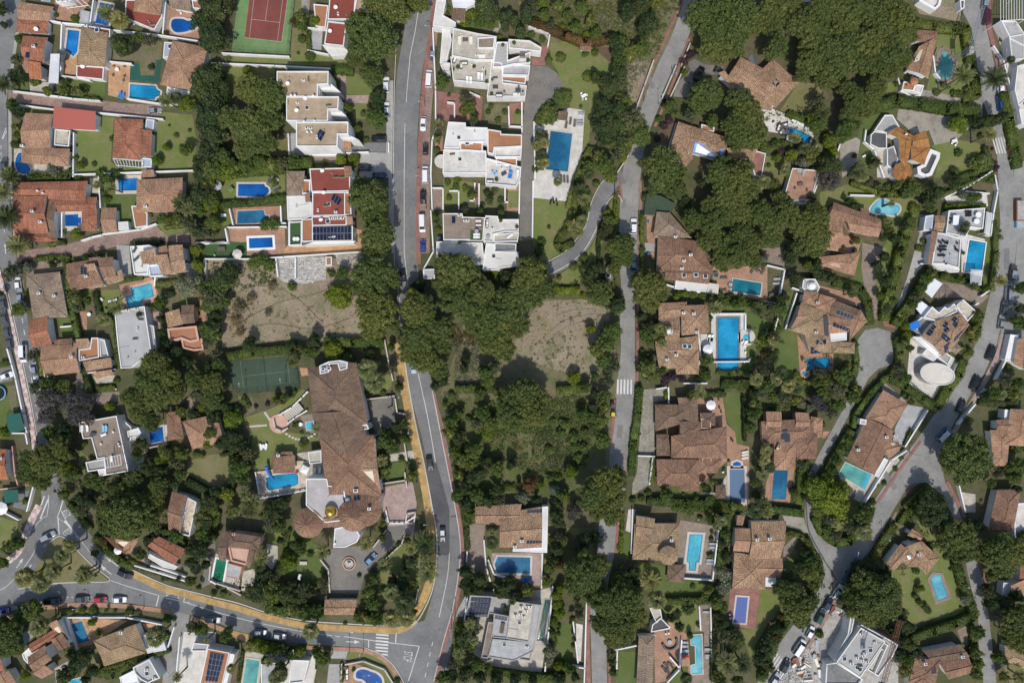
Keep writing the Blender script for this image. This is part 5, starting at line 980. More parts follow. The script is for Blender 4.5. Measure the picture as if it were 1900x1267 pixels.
HS('large tiled house with pale blue annex roof', 'pale annex house', [('h','roof_tan',5.,1270,290,1480,330,1470,440,1380,650,1140,600,1180,400)[:3]+(1230,290,1480,340,1400,650,1140,605),('f','grey_sheet',3.6,1170,300,1258,305,1245,400,1160,415,dict(par=.1)),('f','white_floor',2.8,1190,620,1370,655,1300,700,1185,690,dict(par=.1))], extra=[('skylight',1215,335)])
HS('brown-tiled L-shaped house beside the street with curved pool', 'brown L-shaped house', [('g','roof_tan',4.2,180,805,382,815,362,1060,160,1090,dict(flip=True)),('h','roof_tan',4.4,155,1050,495,1060,485,1190,148,1160),('f','stone_floor',3.,390,920,500,930,490,1045,385,1035)], extra=[('chim',170,1045)])
HS('building with corrugated red metal roof', 'corrugated red roof', [('s','corrugated_red',4.4,375,915,680,930,690,800,395,768,dict(pit=.12,thick=.1))])
HS('square house with red hipped roof and white pergola', 'square red-roofed house', [('h','roof_red',4.8,820,840,1020,850,1015,1000,1000,1140,805,1125,810,1000)[:3]+(818,842,1018,852,1000,1142,802,1125),('g','roof_red',4.5,960,925,1082,932,1075,1120,955,1115),('perg','white',3.,805,1130,1010,1150,1010,1195,830,1180,dict(n=9)),('f','grey_sheet',3.4,1040,850,1100,855,1092,925,1035,920,dict(par=.1)),('f','grey_sheet',2.8,1015,1125,1082,1130,1078,1195,1008,1190,dict(par=.08))])
T(380,0)
HS('red flat-roofed white terrace house beside the big pine', 'red flat-roofed terrace', [('f','roof_redflat',7.,890,-40,1090,-40,1060,140,875,140),('f','roof_redflat',7.4,875,150,1010,165,990,330,850,315),('f','roof_sand',6.6,1070,-30,1170,-20,1160,90,1060,85),('f','roof_terra',4.,775,30,880,40,860,200,790,190,dict(par=.2)),('f','roof_white',4.2,835,320,1010,350,1030,395,900,400,dict(par=.1))], extra=[('dish',935,60),('dish',1015,160),('dish',895,228)])
HS('stepped white block with large sandy flat roof', 'stepped sandy-roofed block', [('f','roof_sand',9.6,512,508,882,508,880,600,805,605,805,690,580,690,512,600),('f','roof_sand',9.3,580,688,955,688,950,778,880,782,878,862,580,862),('f','roof_sand',9.8,650,868,1022,868,1022,958,948,958,945,1045,650,1045),('f','stucco',7.,805,600,900,600,965,655,830,640,dict(par=.1)),('f','stucco',6.6,880,780,965,785,1010,830,890,815,dict(par=.1)),('f','stucco',6.6,948,955,1020,958,1100,1000,960,985,dict(par=.1)),('s','roof_tan',3.5,975,1010,1045,1012,1045,1075,975,1070)],
   extra=[('solar',822,925,862,950,830,1012,790,975,dict(up=.4)),('dish',595,600),('dish',720,705),('dish',658,790),('vent',620,685),('vent',648,685),('vent',712,870),('vent',785,865),('vent',735,945),('vent',765,945),('ac',730,918),('ac',758,918),('vent',778,688)], name='apartment_block', cat='apartment block')
T(0,310)
HS('large red-tiled villa wrapped around a courtyard pool', 'courtyard pool villa', [('g','roof_red',4.2,100,110,625,100,610,240,95,215),('g','roof_red',5.,105,205,332,208,345,470,100,475,dict(flip=True)),('h','roof_red',3.6,105,470,340,472,405,530,100,530),('g','roof_dark',3.8,338,240,402,245,410,530,340,475,dict(flip=True)),('g','roof_red',3.7,340,232,690,228,690,318,400,318),('h','roof_red',3.6,585,215,690,215,690,455,580,455)], extra=[('chim',242,320,300,395),('vent',278,172,315,188)])
HS('tan-hipped villa next to rectangular pool on lawn', 'tan-hipped lawn villa', [('h','roof_tan',5.,975,90,1300,75,1300,318,970,322),('f','roof_terra',3.,935,278,985,275,1050,330,1050,420,962,435,dict(par=.12)),('s','roof_tan',3.4,1012,25,1100,22,1100,70,1015,72)], extra=[('chim',1048,285)])
HS('small brown-roofed garage by the brick lane', 'brown garage', [('g','roof_tan',3.2,722,292,832,290,838,465,735,470,dict(flip=True)),('f','roof_white',2.8,840,392,912,388,918,445,845,452,dict(par=.1))], name='garage', cat='garage')
HS('old house with mottled grey-brown hipped roof', 'old grey-brown house', [('h','roof_grey',4.,190,770,425,745,485,1070,235,1080),('g','roof_grey',4.2,230,805,290,785,345,850,300,880)], extra=[('chim',290,900,398,918)])
HS('mottled brown tiled house with solar water heater', 'mottled brown house', [('g','roof_brown',4.6,470,690,640,660,740,830,510,885),('s','roof_mottled',4.2,625,700,700,690,740,850,640,870),('g','roof_brown',5.2,700,645,805,640,830,780,735,790,dict(flip=True)),('s','roof_mottled',3.6,745,800,875,730,880,800,770,840),('s','roof_brown',4.,640,650,720,640,700,700,650,705)], extra=[('solar',578,712,618,712,618,765,580,765,dict(up=.35)),('chim',625,780)])
HS('modern white villa with four tiled roof panels', 'white panel-roofed villa', [('f','roof_white',6.4,925,565,1060,555,1110,575,1120,700,1060,705,1055,760,955,768),('s','roof_mottled',6.8,1005,610,1118,580,1128,690,1015,690),('s','roof_brown',6.9,1140,570,1195,560,1200,620,1130,630),('g','roof_mottled',7.2,1200,560,1300,555,1310,665,1205,670),('s','roof_mottled',6.4,1130,630,1210,625,1230,760,1150,770),('s','roof_mottled',6.2,1225,680,1325,660,1330,750,1230,755),('f','grey_sheet',5.4,1060,705,1150,690,1160,775,1065,780)])
HS('red-tiled house with solar thermal roof above hedge', 'small dark roofed bungalow', [('g','roof_red',4.4,205,1100,340,1060,370,1260,235,1290,dict(flip=True))], lm=False)
HS('brown house with pink flat terrace among hedges', 'pink terrace house', [('s','roof_mottled',4.2,1190,1040,1290,1010,1305,1120,1195,1145),('g','roof_dark',5.,1290,985,1385,980,1390,1110,1305,1118,dict(flip=True)),('f','roof_terra',5.4,1190,1150,1400,1130,1420,1235,1355,1250,1290,1225,1205,1250,dict(pw=.6)),('f','roof_terra',4.4,1290,1225,1440,1220,1450,1300,1380,1310,1300,1290,dict(pw=.5))], wall='stucco_pink')
T(0,620)
HS('house with pale grey flat roof edged in white', 'pale grey flat roof', [('f','roof_greyflat',5.2,815,-160,1030,-200,1050,-60,1080,130,1010,180,940,240,860,245,840,100,dict(par=.35)),('f','grey_floor',3.4,1040,-70,1095,-60,1115,90,1080,110,dict(par=.2))], extra=[('ac',920,-170),('ac',980,-180)], name='villa')
HS('long orange-tan house beside the left street', 'long orange-tan house', [('g', 'roof_tan',4.4,290,80,550,60,570,270,320,300),('g', 'roof_brown',4.8,385,40,512,28,522,120,400,130),('s', 'roof_mottled',4.2,550,35,640,30,650,100,555,110),('f', 'roof_terra',4.8,560,110,640,100,650,25,700,25,705,165,560,190),('f', 'roof_greyflat',3.8,705,30,745,40,775,160,715,165),('s', 'roof_mottled',3.8,600,195,800,165,800,235,615,265),('s', 'roof_tan',3.2,660,275,800,250,805,285,690,320)], extra=[('chim',520,160),('ac',600,165)])
HS('white villa with broad brown roof deck', 'brown deck villa', [('f','wood_deck',6.6,562,628,830,580,915,975,750,1005,740,880,690,890,650,740,590,745,dict(par=.45)),('f','concrete',7.,608,912,745,885,755,960,625,980),('perg','white',8.6,745,885,855,858,865,930,755,950,dict(n=6)),('f','white_floor',4.8,690,955,750,950,752,1005,710,1012,dict(par=.2)),('f','roof_white',3.6,905,690,985,665,1005,700,990,730,912,738,dict(par=.25))], extra=[])
HS('thatched-brown pavilion roof beside small blue pool', 'brown pavilion', [('h','roof_brown',4.,1185,560,1275,545,1310,740,1195,760)], name='pavilion', wall='stucco_cream')
HS('isolated orange-brown hipped bungalow near palm garden', 'orange-brown bungalow', [('h','roof_tan',4.4,1300,620,1540,570,1600,770,1370,818)])
HS('small house with white balconies behind hedges', 'house with white balconies', [('g','roof_brown',5.6,1225,1120,1335,1150,1285,1420,1200,1390,dict(flip=True)),('f','pattern_floor',5.,1335,1160,1400,1195,1350,1440,1270,1420,dict(par=.8))], extra=[])
HS('bright orange tiled roof at left edge', 'orange left-edge house', [('g','roof_orange',4.6,-60,815,45,820,60,1035,-60,1035,dict(flip=True))], extra=[('chim',18,880)])
HS('green-roofed shelter beside the left pavement', 'green shelter', [('slab','green_fabric',2.8,.12,45,575,145,560,175,685,55,705,dict(posts=True))], name='garden_shelter', cat='shelter')
HS('dark green awning roof at left kerb', 'green awning', [('slab','green_fabric',3.,.1,20,1115,128,1105,130,1200,35,1200,dict(posts=True))], name='awning_shelter', cat='shelter', lm=False)
T(0,937)
HS('narrow tiled cottage with curved white veranda', 'curved veranda cottage', [('g','roof_red',4.,1065,285,1150,240,1330,320,1250,425)[:3]+(1050,290,1130,222,1325,315,1240,425),('f','roof_white',3.,1040,330,1120,375,1265,435,1245,460,1160,440,1030,360,dict(par=.06))])
HS('house with timber pergola under the tall tree', 'timber pergola house', [('s','roof_tan',3.4,830,240,985,235,900,310,850,280),('perg','wood',2.8,740,220,800,240,890,330,830,310,dict(n=7))])
HS('tan-roofed villa with pool near the bottom road', 'tan villa below bottom road', [('h','roof_buff',4.6,665,965,965,845,1045,1050,750,1145),('s','roof_terra',3.9,690,960,735,945,800,1120,740,1145,dict(pit=.06)),('f','tinroof',3.2,1015,925,1150,920,1185,1030,1050,1055,dict(par=.06))], extra=[('chim',872,900)])
HS('white villa with zigzag brown roofs, bottom left', 'zigzag brown-roofed villa', [('g','roof_red',5.,205,990,395,875,420,930,225,1050),('s','roof_tan',4.2,370,820,440,800,500,1000,420,1030)[:3]+(365,830,430,800,490,960,430,940),('g','roof_brown',6.4,195,1080,320,995,370,1100,240,1185),('g','roof_brown',5.6,360,960,440,910,500,1000,420,1035),('s','roof_tan',4.6,245,1190,330,1130,385,1185,300,1235),('f','roof_white',4.,155,1060,210,1010,230,1050,195,1090,200,1130,170,1100,dict(par=.3))])
HS('half-visible villa in the bottom left corner', 'bottom left corner villa', [('s','roof_red',5.,-60,1090,25,1085,30,1180,-60,1180),('g','roof_tan',4.6,-40,1195,60,1175,115,1260,10,1300)], extra=[])
HS('grey flat-roofed white villa with skylight', 'grey flat-roofed villa', [('f','roof_greyflat',6.,945,1155,1065,1095,1140,1230,1050,1267,1000,1240,960,1200),('f','stucco',4.5,850,1225,960,1170,990,1267,870,1290,dict(par=.2))], extra=[('ac',1050,1165),('ac',1105,1225),('skylight',1050,1195)])
T(380,310)
HS('row house with dark tiled wing and red flat roof', 'upper red flat row house', [('h','roof_grey',6.,583,30,712,30,690,205,583,208,dict(flip=True)),('f','roof_redflat',8.,745,12,1035,5,1035,172,760,178,dict(par=.35)),('s','roof_brown',8.4,995,0,1048,0,1048,70,998,72),('f','roof_terra',6.2,690,90,752,90,752,185,690,195,dict(pw=.4))], extra=[('dish',840,28)], name='row_house')
HS('row house with white terrace roof and angled solar panels', 'middle red flat row house', [('f','roof_redflat',7.8,765,180,1000,178,1000,345,765,350,dict(par=.3)),('f','roof_white',5.6,583,208,715,205,762,255,762,350,700,370,590,378,dict(par=.3)),('s','roof_brown',7.,715,195,752,192,752,250,718,252),('f','roof_terra',7.1,925,180,1040,180,1045,340,925,345,dict(par=.5))], extra=[('dish',850,182),('solar',920,190,980,238,955,280,900,235,dict(up=.5)),('chim',938,325)], name='row_house')
HS('row house with long black solar array and turf terrace', 'solar array row house', [('f','roof_redflat',7.6,760,352,1010,350,1010,415,765,420,dict(par=.2)),('f','roof_greyflat',7.2,768,425,1055,420,1055,525,770,532,dict(par=.15)),('f','roof_terra',6.,690,370,770,368,770,530,690,532,dict(par=.3)),('f','turf',5.,600,392,690,385,690,555,600,560,dict(par=.6)),('s','roof_tan',7.4,1010,355,1055,355,1055,410,1012,412),('f','stucco',5.4,775,532,1070,525,1060,545,700,560,dict(par=.1))], extra=[('solar',772,430,1045,423,1045,470,772,474,dict(up=.4)),('solar',772,480,1045,474,1045,522,772,526,dict(up=.3)),('dish',830,375),('skylight',878,388),('ac',900,370,930,370,960,368),('ac',985,368)], name='row_house')
HS('ruined little brick annex on the rubble yard', 'ruined annex', [('f','roof_terra',2.6,860,640,905,638,905,700,862,705,dict(par=.1))], name='shed', cat='shed', lm=False)
T(760,0)
HS('white terraced house with beige sun-sail terraces', 'white sun-sail terraces', [('f','stone_floor',8.,310,200,490,240,620,260,600,430,460,430,300,400),('f','wood_deck',8.6,485,270,610,262,600,345,485,345,dict(par=.3)),('f','stone_floor',7.2,290,405,590,430,580,520,575,600,310,575,dict(par=.7)),('f','stone_floor',6.4,580,440,660,450,665,590,835,610,825,690,550,690,575,500,dict(par=.7)),('f','concrete',7.2,620,300,700,300,700,430,860,370,860,450,740,460,650,480,590,480),('f','grey_floor',6.2,665,455,860,465,850,540,660,535,dict(par=.7)),('f','roof_terra',5.6,660,540,830,545,825,600,655,575,dict(par=.6)),('f','stone_floor',6.,705,280,855,290,940,340,935,370,860,360,705,345,dict(par=.4)),('f','white_floor',4.6,222,470,250,445,290,450,290,520,245,515,dict(par=.6))], extra=[], name='terraced_house')
HS('white corner building with long walls at the top', 'white corner building', [('f','roof_white',6.,190,0,260,0,240,110,330,160,325,200,270,200,165,185,dict(par=.2)),('f','roof_white',3.6,235,195,285,190,300,290,260,460,215,450,dict(par=.2)),('f','sheet_pale',5.,300,0,470,0,470,25,400,60,310,55,dict(par=.15)),('s','roof_dark',4.,315,60,400,65,395,155,295,140,dict(pit=.08))])
HS('white flat-roofed villa with rust stain and terracotta terrace', 'rust-stained white roof', [('f','roof_white',8.2,275,868,400,875,400,905,555,910,555,1010,360,1015,355,1055,245,1055,dict(par=.35)),('f','roof_terra',7.2,360,1015,445,1020,445,1010,520,1015,520,1080,360,1070,dict(par=.5)),('f','roof_terra',6.4,555,920,652,935,652,955,800,960,800,1045,605,1055,600,1100,555,1090,dict(par=.5)),('f','white_floor',7.4,240,1065,545,1075,550,1235,235,1235,dict(par=.3)),('f','white_floor',6.2,605,1060,800,1045,795,1120,605,1120,dict(par=.6)),('f','roof_terra',5.4,615,1125,765,1125,765,1180,615,1180,dict(par=.5)),('f','white_floor',6.,545,1125,795,1190,790,1267,760,1330,540,1310,dict(par=.7)),('c','white_floor',3.6,225,1150,48,.05,dict(ribs=False))], extra=[('ac',450,895),('skylight',410,1020)], name='terraced_house')
HS('low brown-roofed pool house by the big terrace', 'brown pool house', [('s','roof_dark',3.,1062,795,1130,800,1122,862,1055,855,dict(pit=.08))], name='pool_house', lm=False)
HS('small brown-roofed garden hut on the lawn', 'lawn hut', [('g','roof_brown',2.8,1212,308,1295,312,1290,365,1210,362)], name='garden_hut', cat='hut')
T(760,310)
HS('white terraced house with solar strip, deck and turf patch', 'lower white terraces', [('f','wood_deck',8.2,235,330,375,330,380,355,538,360,525,520,240,520,dict(par=.3)),('f','white_floor',7.2,540,345,630,350,632,372,778,372,778,460,680,462,600,480,598,535,528,530,dict(par=.5)),('f','white_floor',6.4,190,530,520,540,525,600,545,690,480,700,240,640,190,640,dict(par=.3)),('f','roof_white',7.,545,540,605,545,605,600,775,605,780,700,640,720,630,735,520,735,530,640,dict(par=.3)),('f','concrete_dark',6.2,605,540,760,545,760,600,605,600,dict(par=.5)),('f','stone_floor',6.2,600,480,780,465,770,530,600,535,dict(par=.5)),('f','turf',8.35,432,455,515,455,515,522,432,520,dict(par=.05))], extra=[('solar',300,350,328,350,328,402,300,402),('ac',355,345),('ac',395,385,415,385)], name='terraced_house')
T(1140,0)
HS('broad mottled villa among pines with white pool terrace', 'mottled pine villa', [('g','roof_mottled',4.6,800,560,905,400,1060,520,960,650)[:3]+(802,555,900,405,1080,500,980,680),('h','roof_mottled',5.,940,600,1130,420,1315,590,1150,770),('h','roof_mottled',4.4,975,640,1130,640,1120,790,985,770),('s','roof_mottled',3.4,730,535,775,520,870,615,850,640)], extra=[('solar',1150,560,1180,595,1150,625,1120,595),('solar',980,382,1040,435,1005,475,945,425,dict(mat='dark_grey',name='awning_roof'))])
HS('pine-shaded villa with shiny blue solar roof', 'shiny solar roof villa', [('h','roof_mottled',4.4,450,865,800,1050,770,1150,400,1050)[:3]+(455,868,820,985,770,1150,398,1050),('g','roof_mottled',4.2,400,1050,530,1000,560,1130,500,1200),('s','roof_mottled',3.4,790,1060,1015,1065,990,1140,830,1120),('f','roof_terra',3.4,620,885,715,910,710,940,620,930,dict(par=.1)),('f','red_paving',3.2,1015,1075,1080,1095,1050,1267,1000,1250,965,1140,dict(par=.3))], extra=[('solar',575,1012,780,1070,760,1140,555,1085,dict(up=.25,mat='sheen_blue'))])
T(1500,0)
HS('slim villa with ridge roof beside teardrop pool', 'teardrop pool villa', [('g','roof_tan',4.4,800,335,918,262,850,560,690,505)[:3]+(790,330,915,268,855,560,700,500),('h','roof_brown',4.6,755,210,918,225,915,290,760,300),('f','roof_terra',3.,680,580,765,600,750,650,665,640,dict(par=.4)),('f','white_floor',3.,765,600,825,610,805,670,740,650,dict(par=.3))], extra=[('solar',700,512,815,548,808,575,693,538,dict(up=.3)),('chim',758,435)])
HS('house with star-shaped amber orange roof and round deck', 'amber star roof', [('h','amber_roof',5.,640,930,720,930,740,1130,640,1120)[:3]+(640,960,745,965,700,1200,650,1130),('g','amber_roof',5.,560,950,640,905,745,965,700,1010),('g','amber_roof',5.2,735,975,830,930,865,1050,740,1050),('h','amber_roof',5.1,730,1040,868,1045,825,1175,735,1140),('c','amber_roof',4.6,670,1225,72,dict(n=8)),('f','concrete',3.2,545,820,600,820,650,905,560,945,470,930,dict(par=.3)),('f','asphalt_dark',3.4,470,935,560,945,560,1060,500,1060,440,1030,445,960,dict(par=.4)),('f','asphalt_dark',3.3,870,1060,940,1090,935,1130,880,1250,830,1267,780,1240,775,1190,820,1170,dict(pw=1.)),('f','concrete_dark',3.,560,1060,610,1040,640,1130,620,1220,560,1180,dict(par=.3))], wall='stucco', extra=[('vent',688,962)])
HS('white modern block with striped beams at top right', 'top right white block', [('perg','white',7.,1370,-60,1540,-60,1540,140,1370,150,dict(n=9)),('f','grey_floor',5.5,1375,150,1480,150,1540,240,1540,330,1440,280,dict(par=.4)),('f','roof_greyflat',5.6,1430,260,1540,240,1540,420,1450,430,dict(par=.3)),('f','white_floor',5.2,1490,470,1560,450,1560,700,1500,760,1470,640,dict(par=.3)),('f','roof_white',4.6,1500,780,1560,780,1560,900,1520,880,dict(par=.2))])
HS('unfinished building with white frames at top right', 'unfinished building', [('f','white_floor',4.,800,-40,960,-40,940,40,905,75,860,50,790,10,dict(pw=.7,par=.8)),('f','asphalt_dark',3.4,1080,0,1115,0,1112,60,1085,70,dict(par=.2))])
T(1140,310)
HS('long fan-shaped brown villa with white awning strip', 'fan-shaped brown villa', [('h','roof_grey',4.4,300,320,395,330,520,510,285,500)[:3]+(302,318,395,325,550,505,275,505),('h','roof_brown',4.8,310,500,610,520,710,700,670,830,300,745)[:3]+(310,490,620,530,705,760,300,745),('g','roof_brown',4.5,360,700,700,700,670,835,360,800),('f','roof_white',3.2,440,795,668,832,655,890,430,868,dict(par=.1)),('f','canvas',2.9,668,825,745,835,740,905,660,895,dict(par=.05))], extra=[('chim',430,500,538,628,490,670,475,725),('skylight',495,772,580,768),('skylight',648,778)])
HS('stepped villa around small tiled courtyard and white pergola', 'stepped courtyard villa', [('h','roof_mottled',4.4,315,970,515,960,520,1060,315,1080),('h','roof_mottled',5.,475,985,665,980,680,1180,478,1200),('g','roof_mottled',4.2,310,1075,465,1065,460,1260,365,1240,dict(flip=True)),('h','roof_mottled',4.4,290,1240,600,1200,600,1400,320,1370)], extra=[('chim',560,1045,487,1040,583,1175)])
T(1140,620)
HS('south wing roofs of the courtyard villa beside purple blossom', 'courtyard villa south wing', [('h','roof_buff',4.6,290,70,460,60,460,240,320,250),('h','roof_mottled',4.8,435,120,605,110,600,285,440,285),('f','white_floor',3.6,575,190,622,188,625,268,580,268,dict(par=.3))], extra=[('skylight',500,85,535,88),('chim',435,148,370,180)], lm=False)
HS('sprawling brown villa with many hipped roofs', 'sprawling hipped villa', [('h','roof_dark',4.4,292,500,590,470,590,600,300,690)[:3]+(290,500,570,500,470,640,292,692),('g','roof_dark',4.8,450,450,590,450,600,640,480,600),('h','roof_brown',5.6,405,730,800,650,805,880,405,885)[:3]+(405,725,800,655,805,885,405,880),('h','roof_dark',5.,470,620,620,620,620,730,465,740),('h','roof_dark',4.2,300,712,385,712,400,865,300,865),('h','roof_brown',4.6,300,890,600,890,605,1080,305,1080),('g','roof_brown',4.4,465,1000,600,990,605,1115,465,1115,dict(flip=True)),('h','roof_dark',4.6,610,560,720,560,720,650,610,660),('h','roof_brown',4.4,600,880,770,880,730,990,600,985),('f','roof_terra',5.4,617,600,688,600,688,672,617,672,dict(par=.4)),('f','roof_terra',5.2,625,878,692,878,692,955,625,955,dict(par=.4))], wall='stucco_pink', extra=[])
HS('grey-brown gazebo roof beside the covered pool', 'grey gazebo', [('h','roof_dark',2.9,722,1072,792,1072,797,1165,722,1168)], name='gazebo', cat='gazebo', lm=False)
HS('cross-shaped brown villa with a square roof opening', 'roof opening villa', [('h','roof_brown',4.6,1055,600,1480,600,1420,780,1050,780)[:3]+(1045,620,1430,600,1420,770,1055,780),('g','roof_tan',4.8,1080,550,1190,552,1180,690,1075,690,dict(flip=True)),('g','roof_tan',4.9,1290,555,1385,560,1390,690,1285,690,dict(flip=True)),('h','roof_tan',4.3,1400,585,1485,600,1480,730,1400,760),('h','roof_brown',4.7,1290,720,1450,700,1440,885,1300,890),('h','roof_tan',4.4,1140,760,1300,760,1290,950,1135,965),('s','roof_tan',3.6,1480,690,1530,690,1500,740,1480,740)], wall='stucco_pink', extra=[('dark_skylight',1205,725,1230,725),('dark_skylight',1215,705),('dark_skylight',1230,745),('chim',1165,800)])
T(1500,310)
HS('pink-walled angled villa around a shrub courtyard', 'angled pink villa', [('g','roof_brown',4.6,180,250,520,370,500,410,140,330)[:3]+(180,250,525,375,440,440,145,350),('g','roof_tan',4.6,145,340,250,350,210,600,110,590,dict(flip=True)),('g','roof_tan',4.5,250,350,520,385,500,500,300,460),('h','roof_tan',4.4,60,640,190,560,370,650,330,775,90,700)[:3]+(75,640,365,610,330,775,90,700),('g','roof_brown',3.8,370,290,430,300,430,360,370,350)], wall='stucco_pink', extra=[('chim',490,500)])
HS('large white modern villa with sun terrace decks', 'white sun-deck villa', [('f','grey_floor',5.,1000,310,1260,290,1245,440,1160,430,1120,500,980,470,dict(par=.4)),('f','grey_floor',5.4,915,465,985,475,1090,510,1075,720,965,690,880,690,dict(par=.5)),('g','roof_mottled',4.8,900,345,975,345,960,460,890,455,dict(flip=True)),('s','roof_brown',4.4,865,460,910,460,880,695,850,690,dict(pit=.1)),('f','roof_white',4.6,880,690,965,690,1080,725,1070,750,960,740,dict(par=.2)),('f','grey_sheet',4.4,835,350,895,340,880,455,820,450,dict(par=.1)),('perg','white',3.2,1270,320,1310,330,1290,480,1255,470,dict(n=8)),('perg','white',3.4,1160,730,1240,735,1230,840,1155,830,dict(n=12)),('f','roof_white',5.1,1150,300,1258,292,1243,440,1160,430,dict(par=.08,pw=.1)) ][:8], extra=[])
O[:] = [1440,500,5.76]
HS('terracotta villa with rooflights and round white dome tower','white dome villa',[('f','concrete',5.,290,100,420,100,470,190,440,250,320,240,280,190,dict(par=.3)),('h','roof_tan',5.6,300,235,455,245,430,400,280,350),('h','roof_tan',5.4,470,262,640,312,560,480,420,410),('g','roof_dark',5.2,615,322,890,430,840,560,560,470),('h','roof_tan',5.,790,480,905,430,975,555,790,750),('h','roof_buff',5.6,270,350,560,470,560,760,150,650),('g','roof_tan',5.3,270,352,340,380,290,620,148,650,dict(flip=True)),('h','roof_buff',5.2,290,640,570,620,600,885,365,905),('g','roof_tan',5.1,550,480,800,550,770,670,555,690),('h','roof_buff',4.6,570,765,840,780,840,900,600,890),('f','roof_white',5.6,570,680,755,660,755,755,580,770,dict(par=.2))],wall='stucco_cream',extra=[('solar',650,430,830,500,810,530,640,475,dict(up=.25)),('solar',610,570,780,630,760,660,600,605,dict(up=.3)),('solar',500,505,540,495,552,720,512,705,dict(up=.5,mat='dark_grey')),('solar',370,830,600,815,600,880,370,900,dict(up=.3)),('solar',430,755,530,750,530,795,425,800,dict(up=.3)),('chim',415,670,430,355)])
T(1500,310)
O[:] = [1650,500,4.875]
HS('white house with rows of roof solar panels by the bend','solar-panelled house',[('h','roof_mottled',6.4,430,462,640,395,728,500,520,760),('g','roof_mottled',6.2,290,602,430,455,640,640,480,785,dict(flip=True)),('f','stone_floor',6.4,310,430,390,335,450,390,505,335,530,355,590,305,620,380,430,472,400,460,dict(par=.4)),('f','stone_floor',6.,600,330,670,270,792,380,710,472,dict(par=.5)),('perg','stucco_cream',8,612,335,668,285,740,350,690,400,dict(n=5)),('f','concrete_dark',3.4,212,490,300,430,400,470,290,600,dict(par=.2)),('f','sheet_pale',4.,205,605,280,610,450,765,430,790,dict(par=.1)),('f','white_floor',4.,300,762,350,705,445,785,400,835,dict(par=.1)),('f','concrete',4.,430,785,500,740,570,790,530,865,dict(par=.3)),('h','roof_grey',4.4,555,710,610,665,665,715,600,770)],extra=[('solar',325,580,365,535,402,565,365,605),('solar',370,530,398,493,428,520,395,555),('solar',475,512,508,468,537,490,503,530),('solar',487,548,520,512,548,540,508,575),('solar',560,458,590,422,620,447,590,482),('solar',572,502,600,470,625,495,595,530),('solar',492,695,700,515,718,535,500,757),('solar',345,662,380,620,478,700,442,748),('solar',470,622,495,580,548,625,515,658,dict(up=.4))])
T(1500,310)
HS('pair of white fabric carport roofs on the drive', 'white carport sails', [('slab','sheet_pale',3.2,.1,820,880,890,790,955,830,880,932,dict(posts=True)),('slab','sheet_pale',3.,.1,760,1000,800,950,868,1000,808,1058,dict(posts=True))], name='carport', cat='carport')
T(1500,620)
HS('brown villa by the diagonal road with turquoise pool', 'diagonal road villa', [('h','roof_tan',4.6,535,400,710,500,600,700,420,610)[:3]+(535,398,712,500,560,720,405,600),('g','roof_brown',4.8,400,640,600,600,640,780,480,1000,270,900)[:3]+(420,590,620,700,470,1005,270,890),('g','roof_tan',4.6,520,750,640,760,650,830,570,890),('f','stone_floor',5.6,370,600,415,610,410,645,365,640,dict(par=.1)),('f','roof_white',3.,470,1000,540,880,570,895,500,1020,dict(par=.1))], extra=[('chim',345,820,545,730,610,720)])
HS('villa with brown wings by the big round tree', 'villa right of round tree', [('h','roof_tan',5.,1450,530,1560,530,1560,800,1380,780,1400,620)[:3]+(1440,530,1580,540,1580,800,1400,790),('g','roof_brown',4.6,1340,610,1450,600,1440,700,1340,690),('h','roof_tan',4.6,1295,680,1440,690,1415,940,1320,935),('f','stone_floor',4.4,1310,700,1385,700,1380,770,1310,770,dict(par=.4)),('f','sheet_pale',4.2,1400,535,1440,540,1430,600,1395,600,dict(par=.1))])
HS('brown-tiled house half visible at right edge, lower', 'right edge lower house', [('h','roof_brown',4.8,1340,1100,1520,1100,1510,1430,1290,1380)[:3]+(1345,1110,1515,1105,1460,1400,1280,1390),('f','white_floor',5.,1465,1205,1560,1200,1560,1430,1470,1450,dict(par=.6))])
HS('upper right edge house with pale terracotta roof', 'right edge terracotta house', [('g','roof_tan',4.6,1490,40,1580,0,1580,280,1460,210),('f','stucco',3.6,1440,0,1500,10,1460,200,1400,180,dict(par=.3))])
T(1500,937)
HS('hillside villa with clustered mottled roofs and lawn', 'clustered roof villa', [('g','roof_mottled',4.8,550,415,650,270,720,320,620,470)[:3]+(550,412,660,272,720,345,610,470),('h','roof_mottled',5.,690,280,800,250,935,380,850,500,710,400)[:3]+(700,290,810,255,935,375,840,498),('g','roof_mottled',4.8,705,215,740,165,818,215,800,250),('s','roof_buff',5.2,690,280,770,250,830,350,760,380),('h','roof_mottled',4.5,640,290,790,300,860,440,700,440)], extra=[('chim',775,345),('solar',690,350,735,345,735,380,710,388,dict(mat='concrete_dark',name='roof_terrace'))])
HS('stone-walled villa with dark roofs at lower right', 'stone villa lower right', [('g','roof_dark',4.8,830,1050,1060,980,1110,1010,1140,1080,900,1120)[:3]+(820,1040,1080,990,1150,1080,880,1120),('h','roof_brown',5.,760,1090,940,1100,900,1300,720,1250),('g','roof_brown',4.8,940,1120,1140,1080,1170,1190,1060,1267,960,1200)[:3]+(930,1120,1140,1075,1170,1190,1000,1240),('h','roof_brown',4.4,720,1130,900,1160,890,1320,705,1300)], extra=[('chim',820,1120,1085,1070),('dark_skylight',890,1175)])
